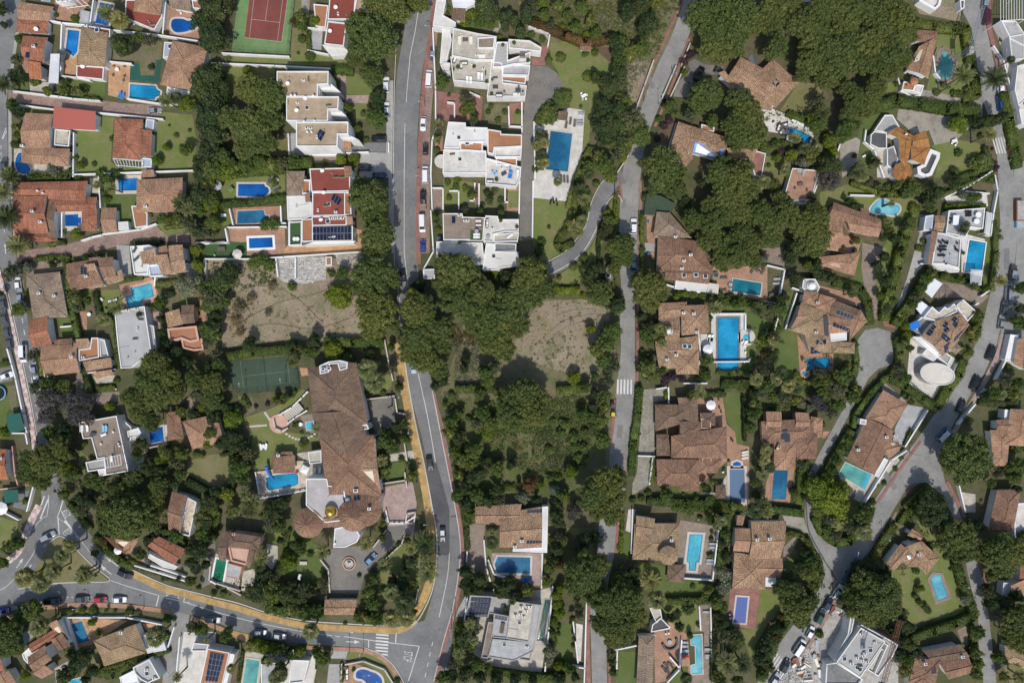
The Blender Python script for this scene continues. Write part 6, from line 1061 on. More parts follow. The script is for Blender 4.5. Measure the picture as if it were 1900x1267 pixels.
HS('grey modern building under construction beside the crane', 'construction building', [('f','roof_greyflat',8.6,375,870,550,970,370,1230,200,1115,dict(par=.25)),('f','concrete',7.6,350,860,380,850,640,990,600,1080,500,1220,470,1200,560,1000,dict(par=.5)),('f','stone_floor',6.8,520,1020,600,1060,500,1220,420,1170,dict(par=.5)),('f','concrete',6.6,180,1100,280,920,300,790,330,800,310,900,200,1110,dict(par=.3)),('f','concrete_dark',5.4,130,1130,200,1120,390,1240,350,1290,120,1290,dict(par=.8))], extra=[('skylight',255,1090,440,1030),('skylight',345,1150,365,1165),('ac',370,910,385,1000),('ac',395,1050,410,1110),('ac',375,1100,340,1080),('ac',300,1120,385,1065)], name='building_under_construction', cat='building')
HS('tiled house at the right edge above the lane', 'right edge house', [('s','roof_tan',4.,1420,560,1560,500,1560,640,1450,660),('f','grey_sheet',3.8,1390,550,1440,555,1430,650,1380,640,dict(par=.1)),('g','roof_red',5.,1510,430,1580,430,1580,560,1505,550)])
HS('tan-roofed bungalow, right edge bottom', 'bottom right bungalow', [('h','roof_buff',4.4,1400,1000,1560,1060,1560,1140,1400,1110)[:3]+(1400,995,1580,1060,1580,1180,1400,1110)])
T(1140,937)
HS('tan villa with round conical tower roof and long pool', 'conical tower villa', [('g','roof_buff',5.4,155,75,290,95,260,230,150,215,dict(flip=True)),('h','roof_buff',4.6,130,220,470,130,490,400,130,385)[:3]+(140,215,300,130,470,130,450,390,130,390)[:0]+(145,130,468,130,450,400,128,385),('c','roof_buff',9.,385,358,68,dict(n=20))], extra=[('chim',402,245)])
HS('grey square gazebo beside the tower villa', 'square grey gazebo', [('h','roof_dark',2.9,382,422,505,425,495,552,372,545)], name='gazebo', cat='gazebo')
HS('tall reddish-brown villa above tiled pool terrace', 'reddish-brown villa', [('g','roof_mottled',5.4,975,115,1225,110,1180,380,960,380,dict(flip=True)),('g','roof_tan',5.,860,165,975,165,955,335,845,325,dict(flip=True)),('h','roof_mottled',4.8,855,335,1080,370,1075,600,840,590),('g','roof_tan',4.8,950,370,1170,370,1150,510,945,440)[:3]+(960,375,1200,375,1185,515,1070,510),('s','roof_brown',3.8,870,65,925,68,915,145,868,140)], extra=[('chim',1010,240,1098,235)])
HS('blue-striped awning at the reddish-brown villa', 'blue striped awning', [('slab','sheet_pale',3.,.1,1078,512,1152,516,1145,582,1072,578,dict(posts=True))], name='awning', cat='awning', lm=False)
HS('brown house with round outdoor sofa terrace', 'round sofa house', [('h','roof_grey',4.6,172,930,290,925,270,1267,165,1300)[:3]+(175,925,290,930,268,1320,155,1320),('f','asphalt_dark',5.,330,800,400,870,390,880,260,905,270,850,dict(par=.3)),('f','stone_floor',4.6,250,730,330,740,340,800,300,840,280,800,dict(par=.3))], extra=[('solar',168,1015,208,1015,205,1100,165,1100,dict(up=.5))])
T(760,937)
HS('mottled brown villa with black solar field and metal edge', 'black solar field villa', [('g','roof_mottled',5.,470,10,940,10,940,310,640,300)[:3]+(645,60,945,10,942,300,640,300),('g','roof_mottled',4.8,468,0,945,-60,945,70,470,135)[:3]+(468,10,800,-10,760,150,470,130),('f','tinroof',4.6,945,10,988,8,980,338,735,330,735,312,940,300,dict(par=.06))], extra=[('solar',838,38,944,30,942,268,832,272,dict(up=.2)),('chim',800,250,750,290)])
HS('big grey concrete modern villa with roof decks', 'grey concrete villa', [('f','concrete',6.2,430,640,590,650,560,800,400,780,dict(par=.4)),('f','stone_floor',7.8,720,680,890,705,850,975,690,950,dict(par=.3)),('f','grey_floor',7.2,890,705,940,710,885,1040,740,1110,560,1080,590,950,850,975,dict(par=.25)),('f','grey_floor',6.8,600,770,715,790,700,950,590,940,dict(par=.3)),('f','wood_deck',5.8,560,830,605,835,560,1090,510,1085,dict(par=.5)),('f','stone_floor',6.,590,990,655,1000,640,1100,570,1085,dict(par=.7)),('f','stone_floor',6.,750,1010,875,1035,860,1110,740,1090,dict(par=.5)),('f','concrete',4.6,590,650,720,670,720,790,560,770,dict(par=.3))], wall='concrete', extra=[('solar',440,655,582,670,578,695,435,680,dict(up=.2)),('solar',435,690,576,705,570,730,430,715,dict(up=.2)),('solar',430,722,568,738,562,762,425,748,dict(up=.2)),('solar',425,755,560,770,555,796,420,780,dict(up=.2)),('solar',610,780,698,795,692,822,606,808,dict(up=.2)),('ac',795,720,790,770),('ac',838,718,860,718),('ac',755,780,830,748)])
T(380,620)
h = House('huge mansion with long brown roof, round towers and gold dome', 'long-roofed mansion', 'stucco', 'mansion', 'mansion')

h.pitch('h','roof_dark',7.4,730,240,1080,200,1165,640,780,640); h.pitch('g','roof_dark',7.5,760,560,1070,540,1215,860,830,810,flip=True); h.pitch('h','roof_brown',7.6,820,730,1200,720,1255,1150,870,1165)
h.pitch('g','roof_mottled',7.2,1040,860,1215,740,1260,1150,1050,1060,flip=True)
T(380,937); h.flat('marble',8.2,720,-190,870,-190,880,-140,990,-130,1010,0,985,110,860,125,720,0, par=.3)
h.cone('roof_brown',7.8,738,125,108, rise=2.6); h.cone('roof_brown',8., 1062,70,118, rise=2.8)

h.pitch('h','roof_brown',7.7,990,-80,1262,-70,1255,60,1010,60); h.cone('roof_brown',7.7,1142,35,118,rise=2.2,wall=False); h.flat('marble',7.,925,165,1000,150,1075,165,1105,215,1085,262,1000,300,915,300,par=.2)
h.pitch('s','roof_brown',7.6,840,160,990,150,1010,80,850,90,wall=False)
c_ = P(898,45,7.8); mb = MB(); q = c_ - h.o; mb.cyl((q.x, q.y, 6.6),1.9,1.9,1.1,24,1); mb.dome((q.x, q.y, 7.7),1.75,2.), mb.cyl((q.x, q.y, 9.7),.08,.03,.6,6); mb.obj('gold_dome', ['gold', 'marble'], h.root)
h.chimney(1175,20); T(380,620); h.solar(985,1160,1040,1155,1045,1190,995,1203, up=.3); h.solar(1060,1155,1105,1150,1112,1182,1065,1188, up=.3); h.chimney(530,860,1080,1110,890,245,850,250, sz=1.1)
h.flat('concrete',8.2,815,225,880,195,960,185,1018,200,1015,245,960,260,945,210,890,215,885,270,820,285, par=.4); h.flat('terracotta_floor',7.2,1080,655,1155,640,1170,675,1085,690, par=.3); h.flat('stone_floor',4.2,735,840,830,825,832,915,745,925, par=.4)
h.done()
HS('barrel-roofed brown pool bar beside the mansion pool', 'mansion pool bar', [('g','roof_brown',3.6,480,870,640,860,640,985,485,990,dict(flip=True)),('h','roof_brown',3.7,490,840,620,835,635,900,480,900)], extra=[('chim',530,860)], name='pool_bar', cat='pavilion', lm=False)
T(380,937)
HS('gatehouse with two-tone tiled roof at the yellow pavement', 'gatehouse', [('g','roof_mottled',3.8,855,672,1090,672,1062,780,852,780)], name='gatehouse', cat='gatehouse')
HS('tall narrow villa with pink roof terrace and green pool', 'green pool villa', [('h','roof_dark',6.8,190,160,385,190,375,300,170,300)[:3]+(165,190,400,225,380,320,160,300),('g','roof_dark',6.4,105,200,180,180,150,400,100,390,dict(flip=True)),('f','stucco_pink',6.4,160,275,320,300,300,430,185,400,dict(pw=.5)),('s','roof_dark',6.,320,310,360,320,320,450,290,430,dict(pit=.1)),('f','grey_floor',4.4,160,410,265,440,240,530,150,510,dict(par=.1))], wall='stucco_pink', extra=[('chim',215,200)])
HS('brown-framed flat roof covered in a solar grid', 'solar grid villa', [('f','roof_terra',6.2,20,1020,175,1050,120,1290,-40,1290,dict(pw=.2,par=.15)),('f','stucco',5.,175,1055,215,1060,150,1290,125,1285,dict(par=.1)),('f','grey_floor',4.6,-80,980,30,990,10,1040,-100,1040,dict(par=.4))], extra=[('solar',40,1045,142,1065,92,1255,5,1245,dict(up=.25))])
HS('low white modern house beside round street tree', 'low white modern house', [('f','roof_white',4.4,620,1100,745,1105,720,1200,700,1260,600,1270,dict(par=.4)),('f','grey_floor',4.,400,1130,520,1120,560,1267,400,1290,dict(par=.3))])

T(1140,310)
HS('flat-roofed pine-side house with brown tiled sun terrace','brown sun-terrace house',[('f','terracotta_floor',4.6,1268,8,1465,25,1400,235,1200,245,dict(par=.35,pw=.2)),('f','roof_terra',3.8,1290,200,1380,215,1360,262,1300,255,dict(par=.1))])
HS('faded green flat canopy over the parking court','green parking canopy',[('f','green_court',3.4,232,190,330,205,440,265,400,325,310,320,295,345,215,340,dict(par=.05))],wall='concrete',name='carport',cat='carport')
T(760,310)
HS('small grey-green garden shed with pale rooflight','grey-green shed',[('g','concrete_dark',2.6,1400,715,1447,718,1447,812,1403,808,dict(ov=.2))],wall='grey',name='shed',cat='shed',lm=False,extra=[('skylight',1414,773)])
HS('low pale utility hut at the pavement corner','corner utility hut',[('f','roof_greyflat',2.6,98,728,178,725,180,795,100,798,dict(par=.3))],name='utility_hut',cat='hut',lm=False)
# ================================================================== TREES, PALMS, SHRUBS
T(380,0)
TR('pine',1300,20,190,1190,280,200,1100,180,110,1190,540,95,1060,420,70,480,680,140,340,640,130,330,900,150,200,850,110,470,850,110,390,1010,130,280,1060,90,1330,-20,120)
TR('dark',70,90,120,60,260,130,20,640,120,60,520,80,110,640,80,50,830,140,60,960,120,120,700,70,170,20,60,1230,690,70,1230,760,60,0,1180,70)
TR('tree',1230,850,85,1195,830,60,1015,770,40,690,130,60,690,190,45,1090,920,32,560,1160,60,640,1150,60,480,1170,70,390,1150,60,130,1120,70,40,1080,90,60,1210,90,200,1190,70,300,1180,70)
TR('brown',655,160,45); TR('bright',790,155,38,970,1140,42,1060,1135,40,300,505,34,150,1230,70)
TR('ball',690,280,30,750,400,38,1130,810,22,130,540,28); TR('bush',665,380,12,940,590,28,850,1160,22,1080,970,25,1150,1000,22,1010,850,20)
hedge([735,220,740,350],26,1.6,'leaf_hedge'); hedge([910,485,1040,500],60,2., desc='thick yellowish hedge'); hedge([1170,740,1160,860],20,1.2); hedge([0,1250,250,1215,560,1190,740,1150],70,3., 'leaf_mid', desc='tall dense boundary hedge')
T(0,0)
TR('dark',0,60,60,30,180,28,130,800,55,120,550,60,880,330,95,60,1240,50,1450,150,100,1500,40,90,1480,320,60,1490,560,130,1500,720,110,1480,880,100,1490,1080,90,1420,1160,60)
TR('tree',140,280,38,125,425,45,90,750,50,120,910,35,130,965,32,985,270,45,1060,290,50,1320,1065,52,550,650,45,460,590,30,110,1030,35)
TR('bright',535,135,28,1320,740,62,1185,1050,26,1120,1145,32,570,1180,28,340,650,32); TR('bush',400,110,18,250,585,35,460,650,40,600,635,32,530,1125,28,1255,965,20,1205,895,10,540,1035,14,670,1170,20,800,990,22,1350,930,14,840,1245,40,720,1240,40,500,1230,35)
TR('olive',380,1210,45); TR('cyp',1075,480,18,1180,240,16, hs=.4)
PM('date',6,765,100,70,35,600,75,70,1240,55,1190,720,60); PM('fan',5,855,150,65,1260,700,45)
hedge([430,560,430,660],20,1.2); hedge([580,695,690,705],26,1.4); hedge([500,940,500,1060],18,1.6,'leaf_dark'); hedge([200,1250,480,1255],40,1.8)

T(0,310)
TR('tree',85,750,72,140,1015,62,540,940,60,1140,960,52,760,90,50,1000,1090-40,30,1190,380,45,1260,370,55,1500,980,80,1490,1160,80,1350,400,70,1430,300,70,1480,120,70,790,1060,40)
TR('olive',1340,840,90,200,720,40,540,945+60,30); TR('dark',1430,200,80,1440,60,80,1410,450,70,1150,1180,42,1150,1080,38,1140,1000,34,1510,850,50,760,1000,10,380,695,32,620,640,35,700,620,30,1220,900,40,0,900,30)
TR('bright',1500,260,60,545,475,38,1520,40,60,180,900,14,1400,590,40,1410,700,40); TR('bush',570,1000,30,450,460,22,470,680,30,1060,340,25,1150,370,32,620,960,26,1090,1000,24,560,80,30,1040,1000,20,760,230,30,740,180,26)
TR('boug',185,680,38); PM('date',6,50,360,100,30,180,75,130,560,85,80,70,70,830,1000,60,790,150,45,1300,260,75,1340,300,60); PM('fan',5,740,1085,50,690,130,30)
hedge([240,655,480,640],30,1.6); hedge([470,700,485,880,500,1010,520,1100,545,1200],40,2.2,'leaf_mid'); hedge([670,890,700,1060],36,1.7,'leaf_dark'); hedge([880,800,1000,785],30,1.5); hedge([1110,840,1240,830],50,1.6); hedge([450,540,420,535,340,555],26,1.5); hedge([930,545,1140,530],28,1.5,'leaf_dark'); hedge([1170,430,1340,410],26,1.6); hedge([220,65,480,60],40,1.8); hedge([820,1100,830,1267],36,1.8); hedge([1390,620,1440,800],30,2.)
T(380,310)
TR('pine',1170,220,150,1210,330,130,1240,480,140,1220,590,95,1110,150,90,1200,790,175,1130,850,110,1300,790,100,1220,1010,165,1200,1130,120,1320,1100,80,1500,1010,140)
TR('dark',60,1130,70,70,1060,55,150,780,90,20,40,70,20,150,50,330,1230,38,20,200,60); TR('tree',100,850,90,60,930,90,130,960,60,200,100-60,40,40,260,60,60,400,70,20,470,60,980,760,55,90,1200,50,0,860,60); TR('bright',960,920,88,490,105,22); TR('bush',400,660,50,460,700,50,350,680,45,545,255,25,430,410,45,490,405,45,525,405,35,905,760,28,620,850,35,880,740,14,60,440,35,350,30+20,10)
TR('bare',240,1000,60,220,1100,50,330,930,45,480,850,40,250,1180,40,450,1040,30); TR('dpine',180,740,60)
hedge([40,270,300,255,580,215],46,2., desc='wavy dark hedge between two pool gardens'); hedge([130,30,560,0],50,2.4)
scrub([170,1000,320,900,400,930,330,1080,280,1200,190,1220,160,1100],130,'leaf_dry',.3,.4, clump=.5); scrub([400,830,560,850,1080,960,1100,1150,900,1200,500,1200,420,1000],170,'leaf_dry',.26,.35, clump=.45); scrub([0,680,500,680,510,800,200,900,10,1000],160,'leaf_mid',.35,.4, clump=.8)
T(760,0)
TR('pine',60,20,90,20,40,60); TR('tree',235,580,62,400,720,60,430,770,55,390,790,45,460,850,40,1400,1180,80,1500,1090,60,1270,1200,60,1350,1120,60,1430,1250,70,800,-20,40)
TR('cyp',550,60,60,600,90,40,510,40,40,830,110,42, hs=.8); TR('cyp',670,140,30,710,120,30,750,160,30,790,240,34,680,190,26, hs=.8)
TR('dark',1420,620,95,1380,780,100,1440,900,110,1350,900,80,1500,760,70,1490,520,80,1490,380,70,1500,1000,80,1460,300,60,1330,560,50,1400,970,90); TR('ball',1075,410,38,1270,545,38,1105,690,55,990,820,75,1080,700,60,895,1205,24,195,1070,26, hs=.7)
TR('bush',945,280,26,870,250,28,990,420,28,640,265,26,700,640,16,580,760,20,630,860,25,560,800,22,680,800,24,770,800,18,800,805,16,310,330,16,300,360,16,640,480,14,250,110,30,270,60,25,440,90,40,500,160,40,410,150,40,580,180,30,1180,330-20,20,1320,380,28,1250,385,26,1220,760,14,590,340-60,10)
TR('bbush',430,110,40,390,180,34); PM('date',4,205,890,40,200,960,40,200,1000,30,305,495,24); PM('fan',4,930,960,40,960,1020,40,905,1040,40,940,1110,42,960,1160,38,920,1165,30)
hedge([1130,1267+200,1190,1267,1240,1130,1290,1050],40,1.6); hedge([920,860,960,790,1020,740],70,1.3); hedge([870,150,1100,240,1250,300,1420,270],60,2.2,'leaf_brown', desc='ragged reddish-green hedge')
scrub([830,10,1200,0,1536,0,1450,250,1300,310,1080,240,860,160],420,'leaf_mid',.4,.5, clump=1.1); TR('tree',880,60,50,960,110,50,1060,40,60,1130,120,50,1230,60,60,1010,170,34,1180,200,50,1290,150,50,1330,240,50); TR('bbush',950,30,40,1090,200,30,1260,250,30)
scrub([850,0,1050,0,1060,150,900,110],120,'leaf_dry',.35,.5, clump=.9); scrub([1200,100,1536,60,1520,260,1280,280],140,'leaf_silver',.35,.5, clump=.9)
T(760,310)
TR('pine',330,740,170,260,820,110,440,800,80,100,1030,130,60,1150,120,230,1150,110,360,960,150,500,900,140,560,1080,160,700,1000,150,640,1150,130,850,760,140,820,900,140,950,860,110,930,740,70,450,1080,110,760,1120,110,600,1230,110,1490,570,100,1350,900,110,0,1200,100)
TR('dark',1280,790,85,1300,740,60,1490,600-120,20,1400,460,60,1410,430,50,920,600,50,1500,960,50,60,850,60,20,880,50,700,780,60); TR('ball',938,540,34,1065,790,20,1168,708,30,1245,648,32,895,20,24); TR('bright',1405,330,32,1290,1150,34,600,745,30); TR('tree',1420,390,60,1360,730,50,1440,1180,90,1380,1230,60,1500,1000,50,570,240,38,395,310,30,505,315,30,450,200,40,650,320,30,550,190,22)
TR('bush',1270,30,40,1200,80,35,1330,120,30,1250,290,40,1240,220,40,1220,340,40,1190,380,40,1260,180,35,190,390,26,200,440,26,180,340,24,270,110,26,330,140,26,400,150,26,430,200,26,610,160,28,650,240,28,550,180,24,280,220,24,520,270,20,1110,890,24,1150,900,24); TR('bbush',1450,720,20,1230,920,26,340,90,25); TR('ole',1410,1150,55)
PM('date',5,1215,170,60,1170,420,50,1200,460,50,190,380,34,1230,380,45,1240,230,50); PM('fan',5,1280,60,35,1055,105,32,1200,430,40)
hedge([1180,100,1170,300,1120,430,1050,540,1075,590,1160,540],46,1.6, desc='thick hedge curving beside the grey drive'); hedge([1470,240,1455,420],26,1.4,'leaf_bright'); hedge([1360,400,1345,560,1350,690],26,1.6,'leaf_dark'); hedge([1040,880,1200,880],55,1.8,'leaf_bright', desc='bright lime hedge'); hedge([1450,740,1455,860],20,1.6)
scrub([900,950,1280,960,1400,1010,1260,1200,1000,1267,850,1200],110,'leaf_dry',.28,.35, clump=.5); scrub([480,740,720,740,700,850,480,840],60,'leaf_mid',.4,.6); scrub([320,1130,480,1200,480,1267,300,1267],60,'leaf_brown',.35,.4)
T(1140,0)
TR('pine',620,110,130,760,60,140,900,110,150,700,200,130,840,240,130,720,350,130,850,330,90,1000,180,90,1130,60,120,1140,170,100,1250,60,100,1300,180,110,1150,340,100,1400,120,110,1420,280,120,1400,440,110,1340,530,70,1480,60,100,650,680,130,600,730,90,890,720,110,950,800,120,860,900,110,960,960,130,880,1000,100,1010,940,90,350,1180,150,240,1180,80,420,1230,100,900,1230,110,770,1170,80)
TR('tree',110,860,110,180,960,100,60,1000,110,40,900,90,400,760,55,540,820,60,60,720,70,20,800,70,700,860,60,1440,890,60,30,600,70,40,450,60,100,380,80,200,350,70,30,300,60,1450,720,60,1480,840,50,300,30,60); TR('dpine',240,180,80,180,60,60,90,90,60); TR('bright',430,800,30,1260,1100,40,500,520,24,1230,1230,30,60,1130,30,1160,1130,30)
TR('boug',540,390,45,500,440,40,350,900,40,390,860,40,310,990,34,1190,1075,45,1100,1040,32,1290,1060,26,360,720,22); TR('bush',1330,840,34,1280,820,26,1370,850,26,1070,1050,40,1150,1030,40,1060,1180,20,1100,1180,16,1200,1030,34,1320,1040,34,320,850,28,900,385,30,1250,800,18)
TR('ole',1370,1140,45,1340,1170,40,1420,1150,40); PM('date',5,1480,800,60,1270,980,40,1300,990,36,430,790,40,860,390,30); PM('fan',4,1350,1060,45,1220,1190,34,1440,1060,40); hedge([1240,810,1400,870],36,1.5)
scrub([0,0,480,0,400,120,300,400,0,420],260,'leaf_mid',.4,.5, clump=1.); scrub([0,300,250,420,180,560,60,720,0,700],120,'leaf_silver',.35,.5); scrub([90,460,250,440,160,720,80,740],50,'leaf_dry',.3,.3, clump=.5)
T(1500,0)
TR('pine',80,100,110,60,250,120,200,60,120,250,180,120,330,60,110,450,80,130,560,40,120,640,120,120,520,200,120,620,260,130,700,230,90,430,310,130,560,370,120,660,400,90,330,280,110,260,330,130,130,360,120,160,480,120,300,420,110,400,450,100,500,480,90,130,560,90,480,620,90,430,700,90,330,700,90,280,640,80,290,800,80,400,780,80,600,500,70,40,450,80)
TR('tree',260,930,90,330,900,50,480,1160,45,60,900,60,20,1100,60); TR('bright',1065,890,68,150,1010,50,170,1090,40,30,860,50); TR('dpine',150,1180,75); TR('bare',60,1230,55)
TR('cyp',1350,850,38, hs=.9); TR('dark',1200,880,60,1270,865,50,1130,830+20,20); TR('ball',915,660,28,1385,280,24,460,1160,45,962,605,22, hs=.7); TR('bush',1070,1090,30,1040,670,28,1080,675,28,630,600,20,560,700,18,1150,640,40,1200,1170,60,1250,1120,34,330,1110,20,1230,970,24); TR('boug',1330,1160,22,1335,1200,22,1310,1060,16); TR('ole',1230,1140,45)
PM('date',8,1100,540,85,1320,560,95,1290,960,50); PM('fan',5,350,1210,50,380,1250,50,1000,620,22,1440,430,30); hedge([780,160,900,190,1040,200,1130,200,1150,320,1170,480,1200,560,1210,670,1130,690],62,2., desc='broad clipped hedge curving along the road'); hedge([460,770,640,710,800,735,1000,770,1210,780],80,2.2, desc='straight thick hedge above gravel court'); hedge([1400,670,1440,850,1480,1060,1500,1180],62,2., 'leaf_mid', desc='tall dark hedge right of the road'); hedge([1090,1260,1310,1190],30,1.6); hedge([1270,1050,1300,1170],40,1.6)

T(1140,310)
TR('pine',350,60,140,300,130,90,430,160,90,760,60,120,870,100,130,920,170,120,800,200,120,690,280,90,560,380,90,700,400,110,800,330,110,900,330,110,660,520,90,780,560,110,870,620,110,960,560,100,900,480,100,1040,330,110,1120,400,120,1220,330,110,1190,250,90,1100,500,100,1330,420,110,1400,380,120,1350,540,100,1440,480,100,760,660,70,990,660,70,240,850,130,230,930,110,180,800,80,320,900,70,60,560,100,60,640,90,0,720,60)
TR('dark',500,250,50,1260,640,60,1440,690,50,1410,720,40,1290,800,60,620,110,40,1190,930,40,1080,1180,36,520,300,44,190,1060,45,240,1140,60,0,980,70,350,110+60,30); TR('tree',230,1200,70,1130,130,60,1140,1210,50,1100,1250,40,300,1190,60,780,725,34,880,700,34,1250,680,45,1370,700,40,700,960,50,860,980,40,1180,1000,55,1110,1000,40); TR('bush',750,920,35,820,930,35,900,930,30,630,910,34,560,900,34,480,900,30,960,970,30,1050,1000,32,1190,970,30,680,1080,22,1060,700,22,690,700,22,1170,1150,24,1130,1180,24); TR('bright',730,990,36,440,920,26,500,900,24,1060,1250,30,220,1210,34)
TR('olive',1060,650,40); TR('brown',1220,930,26); PM('date',5,720,1000,55,1020,1010,60,380,1170,45); PM('fan',4,1060,110,50,1210,30,34,1120,130,40,1130,1230,40,320,1150,40); hedge([197,330,197,530],26,1.8); hedge([197,575,200,700],26,1.8); hedge([212,195,212,230],28,1.6); hedge([1160,1090,1130,1170],26,1.4,'leaf_bright'); hedge([760,960,1010,970,1190,1010],50,2.0,'leaf_mid'); hedge([15,210,12,400],22,1.4,'leaf_bright')
T(1500,310)
TR('pine',40,380,120,60,500,120,50,580,80,30,300,70); TR('dark',900,180,75,850,250,55,840,150,55,680,425,40,610,510,45,540,640,45,490,700,50,545,810,55,655,590,28,595,735,26,40,700,40,60,750,45,100,770,40,160,780,40,320,280,30,280,240,26,340,280,35,1040,110,50); TR('tree',740,150,75,650,130,50,700,180,60,870,300,34,30,220,40,560,400,40,580,450,32,530,510,28,510,920,36,560,1010,40,600,950,34,880,760,50,840,800,50,800,870,45,760,930,45,740,980,40,680,1060,36,1080,800,34,970,770,34,1170,850,36,1260,860,30,60,30,20,1200,210,34,1150,220,40,1060,90,40,1200,1060,50,1170,1180,60,1190,1110,40,1520,860,60,1510,1010,60,1510,1110,70,1460,1090,40)
TR('olive',1190,220,30,1100,200,34,1200,1200,30); TR('ball',350,528,24,330,595,20,755,300,44,820,528,24, hs=.7); TR('jac',160,100,90); TR('bush',720,150,30,1040,30,34,1120,90,26,1170,90,24,560,200,26,610,160,26,990,480,10,1300,90,34,830,700,18,790,580,28,1140,790,30,560,150,30,500,140,30,440,100,26); TR('brown',325,512,20) ; TR('boug',440,100,34,480,120,26,1335,20,20,1350,0,18); TR('bright',700,1200,34,690,1130,30,1160,1110,26)
PM('date',5,1365,810,50,1100,450,42,590,260,26,560,380,30,1120,410,34); PM('fan',5,340,40,55,370,0,45,600,250,18,310,900,34); hedge([745,370,700,500,660,620,640,720,600,860,560,1000,555,1080],60,2.6,'leaf_mid', desc='row of tall bushy hedging beside the drive'); hedge([890,740,810,860,730,980,650,1080,640,1110],60,2.8,'leaf_mid', desc='tall bushy hedge on the drive'); hedge([200,820,380,870,430,960,445,1110],56,2., desc='hedge curving round the villa drive')
hedge([320,110,500,180,700,200],34,1.8); hedge([1330,380,1345,600,1310,880],30,1.6); hedge([990,290,1000,270,1260,275],36,1.6,'leaf_bright'); hedge([1270,300,1255,470],18,1.4); hedge([940,770,1150,820,1290,880],40,1.6); hedge([1230,1040,1220,1140,1190,1240],40,1.8); hedge([40,780,200,800],40,1.6,'leaf_dark'); hedge([960,200,1240,80,1320,40],30,1.6)
T(0,620)
TR('pine',1080,330,130,960,450,100,1130,430,130,1010,560,100,1200,300,100,1080,620,80,1250,420,80,1100,210,110,1390,320,80,950,1030,75,330,900,130,220,920,100,420,820,100,300,1040,80,200,1000,80,830,1120,90,900,1180,100,1000,1200,90,1100,1170,80,760,1250,90,1130,1080,80)
TR('tree',430,760,80,350,700,60,1430,430,70,1480,490,60,1290,550,45,520,1000,60,640,1040,60,1260,920,60,1300,850,60,1180,850,60,340,350,60,450,370,60,250,380,50,700,1060,60,460,1140,50,1290,1000,50,1500,700,60,230,150,40); TR('dark',1190,80,60,1330,200,60,1250,130,60,1380,560,50,1000,780,60,980,850,50,1500,250,60,1060,950,70,480,680,60,510,860,50,1150,980,60,630,1190,60,570,1160,50,1480,1200,60,1500,30,60,1250,1050,50,620,1100-160,30)
TR('jac',340,460,100,500,490,90,330,580,80,560,570,90,640,600,60,620,480,60,420,430,60); TR('bright',785,510,34,1440,520,32,1130,900,40,30,700,40,480,960,50,1480,780,40,1170,900,34); TR('bush',590,260,22,620,390,30,830,330,26,1300,600,26,600,780,22,380,230,20,1440,860,26,1400,850,26,560,1000,22,180,1190,22); TR('brown',620,1180,40); TR('olive',1000,830,60)
hedge([590,210,600,300,640,410],36,1.8,'leaf_dark'); hedge([690,390,800,380],40,1.4); hedge([820,110,850,250],30,2.); hedge([1330,1050,1480,1130],50,2.2,'leaf_dark'); hedge([1130,820,1300,830],40,2.); hedge([0,210,60,200],34,1.4); hedge([0,715,60,700],26,1.4); hedge([270,120,290,290],26,1.6)
T(380,620)
TR('pine',1500,40,130,1480,140,100,60,350,90,50,450,90); TR('dark',190,740,80,230,790,70,130,780,60,130,500,50,40,520,60,60,600,60,620,80,50,320,70,55,90,380,80,1180,150,50,1370,660,50,560,1200,60,30,1200,70,330,920,40,470,1240,60,80,1120,50,780,50,60); TR('tree',760,130,60,680,110,50,1020,170,45,1290,760,70,1270,700,50,1340,800,60,1260,870,55,1430,640,36,1440,750,40,1340,230,45,1380,380,34,1480,1010,50,1330,90,34,250,950,80,310,860,60,270,1030,60,1270,980,60,1410,730,30,100,220,60,80,150,50,580,450,36,500,470,34,220,900,50)
TR('bright',920,120,70,200,610,70,160,1140,50); TR('brown',310,880,50,560,480,20); TR('boug',445,495,24,365,515,20,1185,435,14); TR('bush',1390,440-60,30,530,440,24,620,430,24,280,470,30,310,510,24,640,650,20,700,780,34,690,700,14,640,410,22,540,470,22,1270,420,24,1150,420,20,1400,890,26,1300,880,20,660,640,18); PM('fan',6,1160,250,75,1215,340,80,630,185,50); PM('date',6,330,1200,80,800,660,45,1310,520,10,1260,900,50,280,1130,45)
hedge([160,160,340,130,600,110],60,2.4, desc='tall boundary hedge above green tennis court'); hedge([860,50,1050,60,1260,60],60,2.4,'leaf_mid', desc='long boundary hedge under the bare lot'); hedge([130,540,240,530],40,1.8,'leaf_dark'); hedge([190,870,200,980,170,1130],50,2., 'leaf_dark'); hedge([1310,210,1330,300],18,1.4); hedge([1440,900,1500,1060],22,1.2); hedge([110,860,290,830],26,2.6,'leaf_dark'); scrub([860,50,1280,40,1270,120,700,120],60,'leaf_mid',.4,.8)
T(760,620)
TR('pine',60,30,150,200,60,110,110,170,130,200,240,90,620,60,120,560,20,120,680,110,90,800,430,140,730,560,130,860,560,130,800,620,110,900,470,110,720,460,100,1400,1060,140,1300,1150,130,1440,1180,120,1480,1020,90,600,20,100); TR('dark',390,240,45,400,180,40,1310,520,45,1320,420,40,480,1000,80,620,1100,60,400,1090,60,540,900,50,720,930,45,240,330,50,180,370,40,400,1200,60,560,1180,60,900,1170,40,1050,1220,60,350,740,60)
TR('tree',540,270,70,600,230,60,560,330,60,1340,110,80,1400,60,80,1380,180,70,1440,240,60,1390,440,60,1360,620,70,1380,760,70,1250,380,50,1420,330,50,300,620,60,290,700,60,520,560,70,570,640,70,480,640,60,460,830,70,380,900,70,320,840,50,620,960,70,560,960,60,460,920,60,640,420,60,500,430,50,1320,300,40,740,920,34,1080,1140,50,350,1000,50,340,1150,60,480,1150,70,640,1180,50,1300,590,50,1390,520,50,360,560,40,1230,570,50,1300,660,40,1340,700,40)
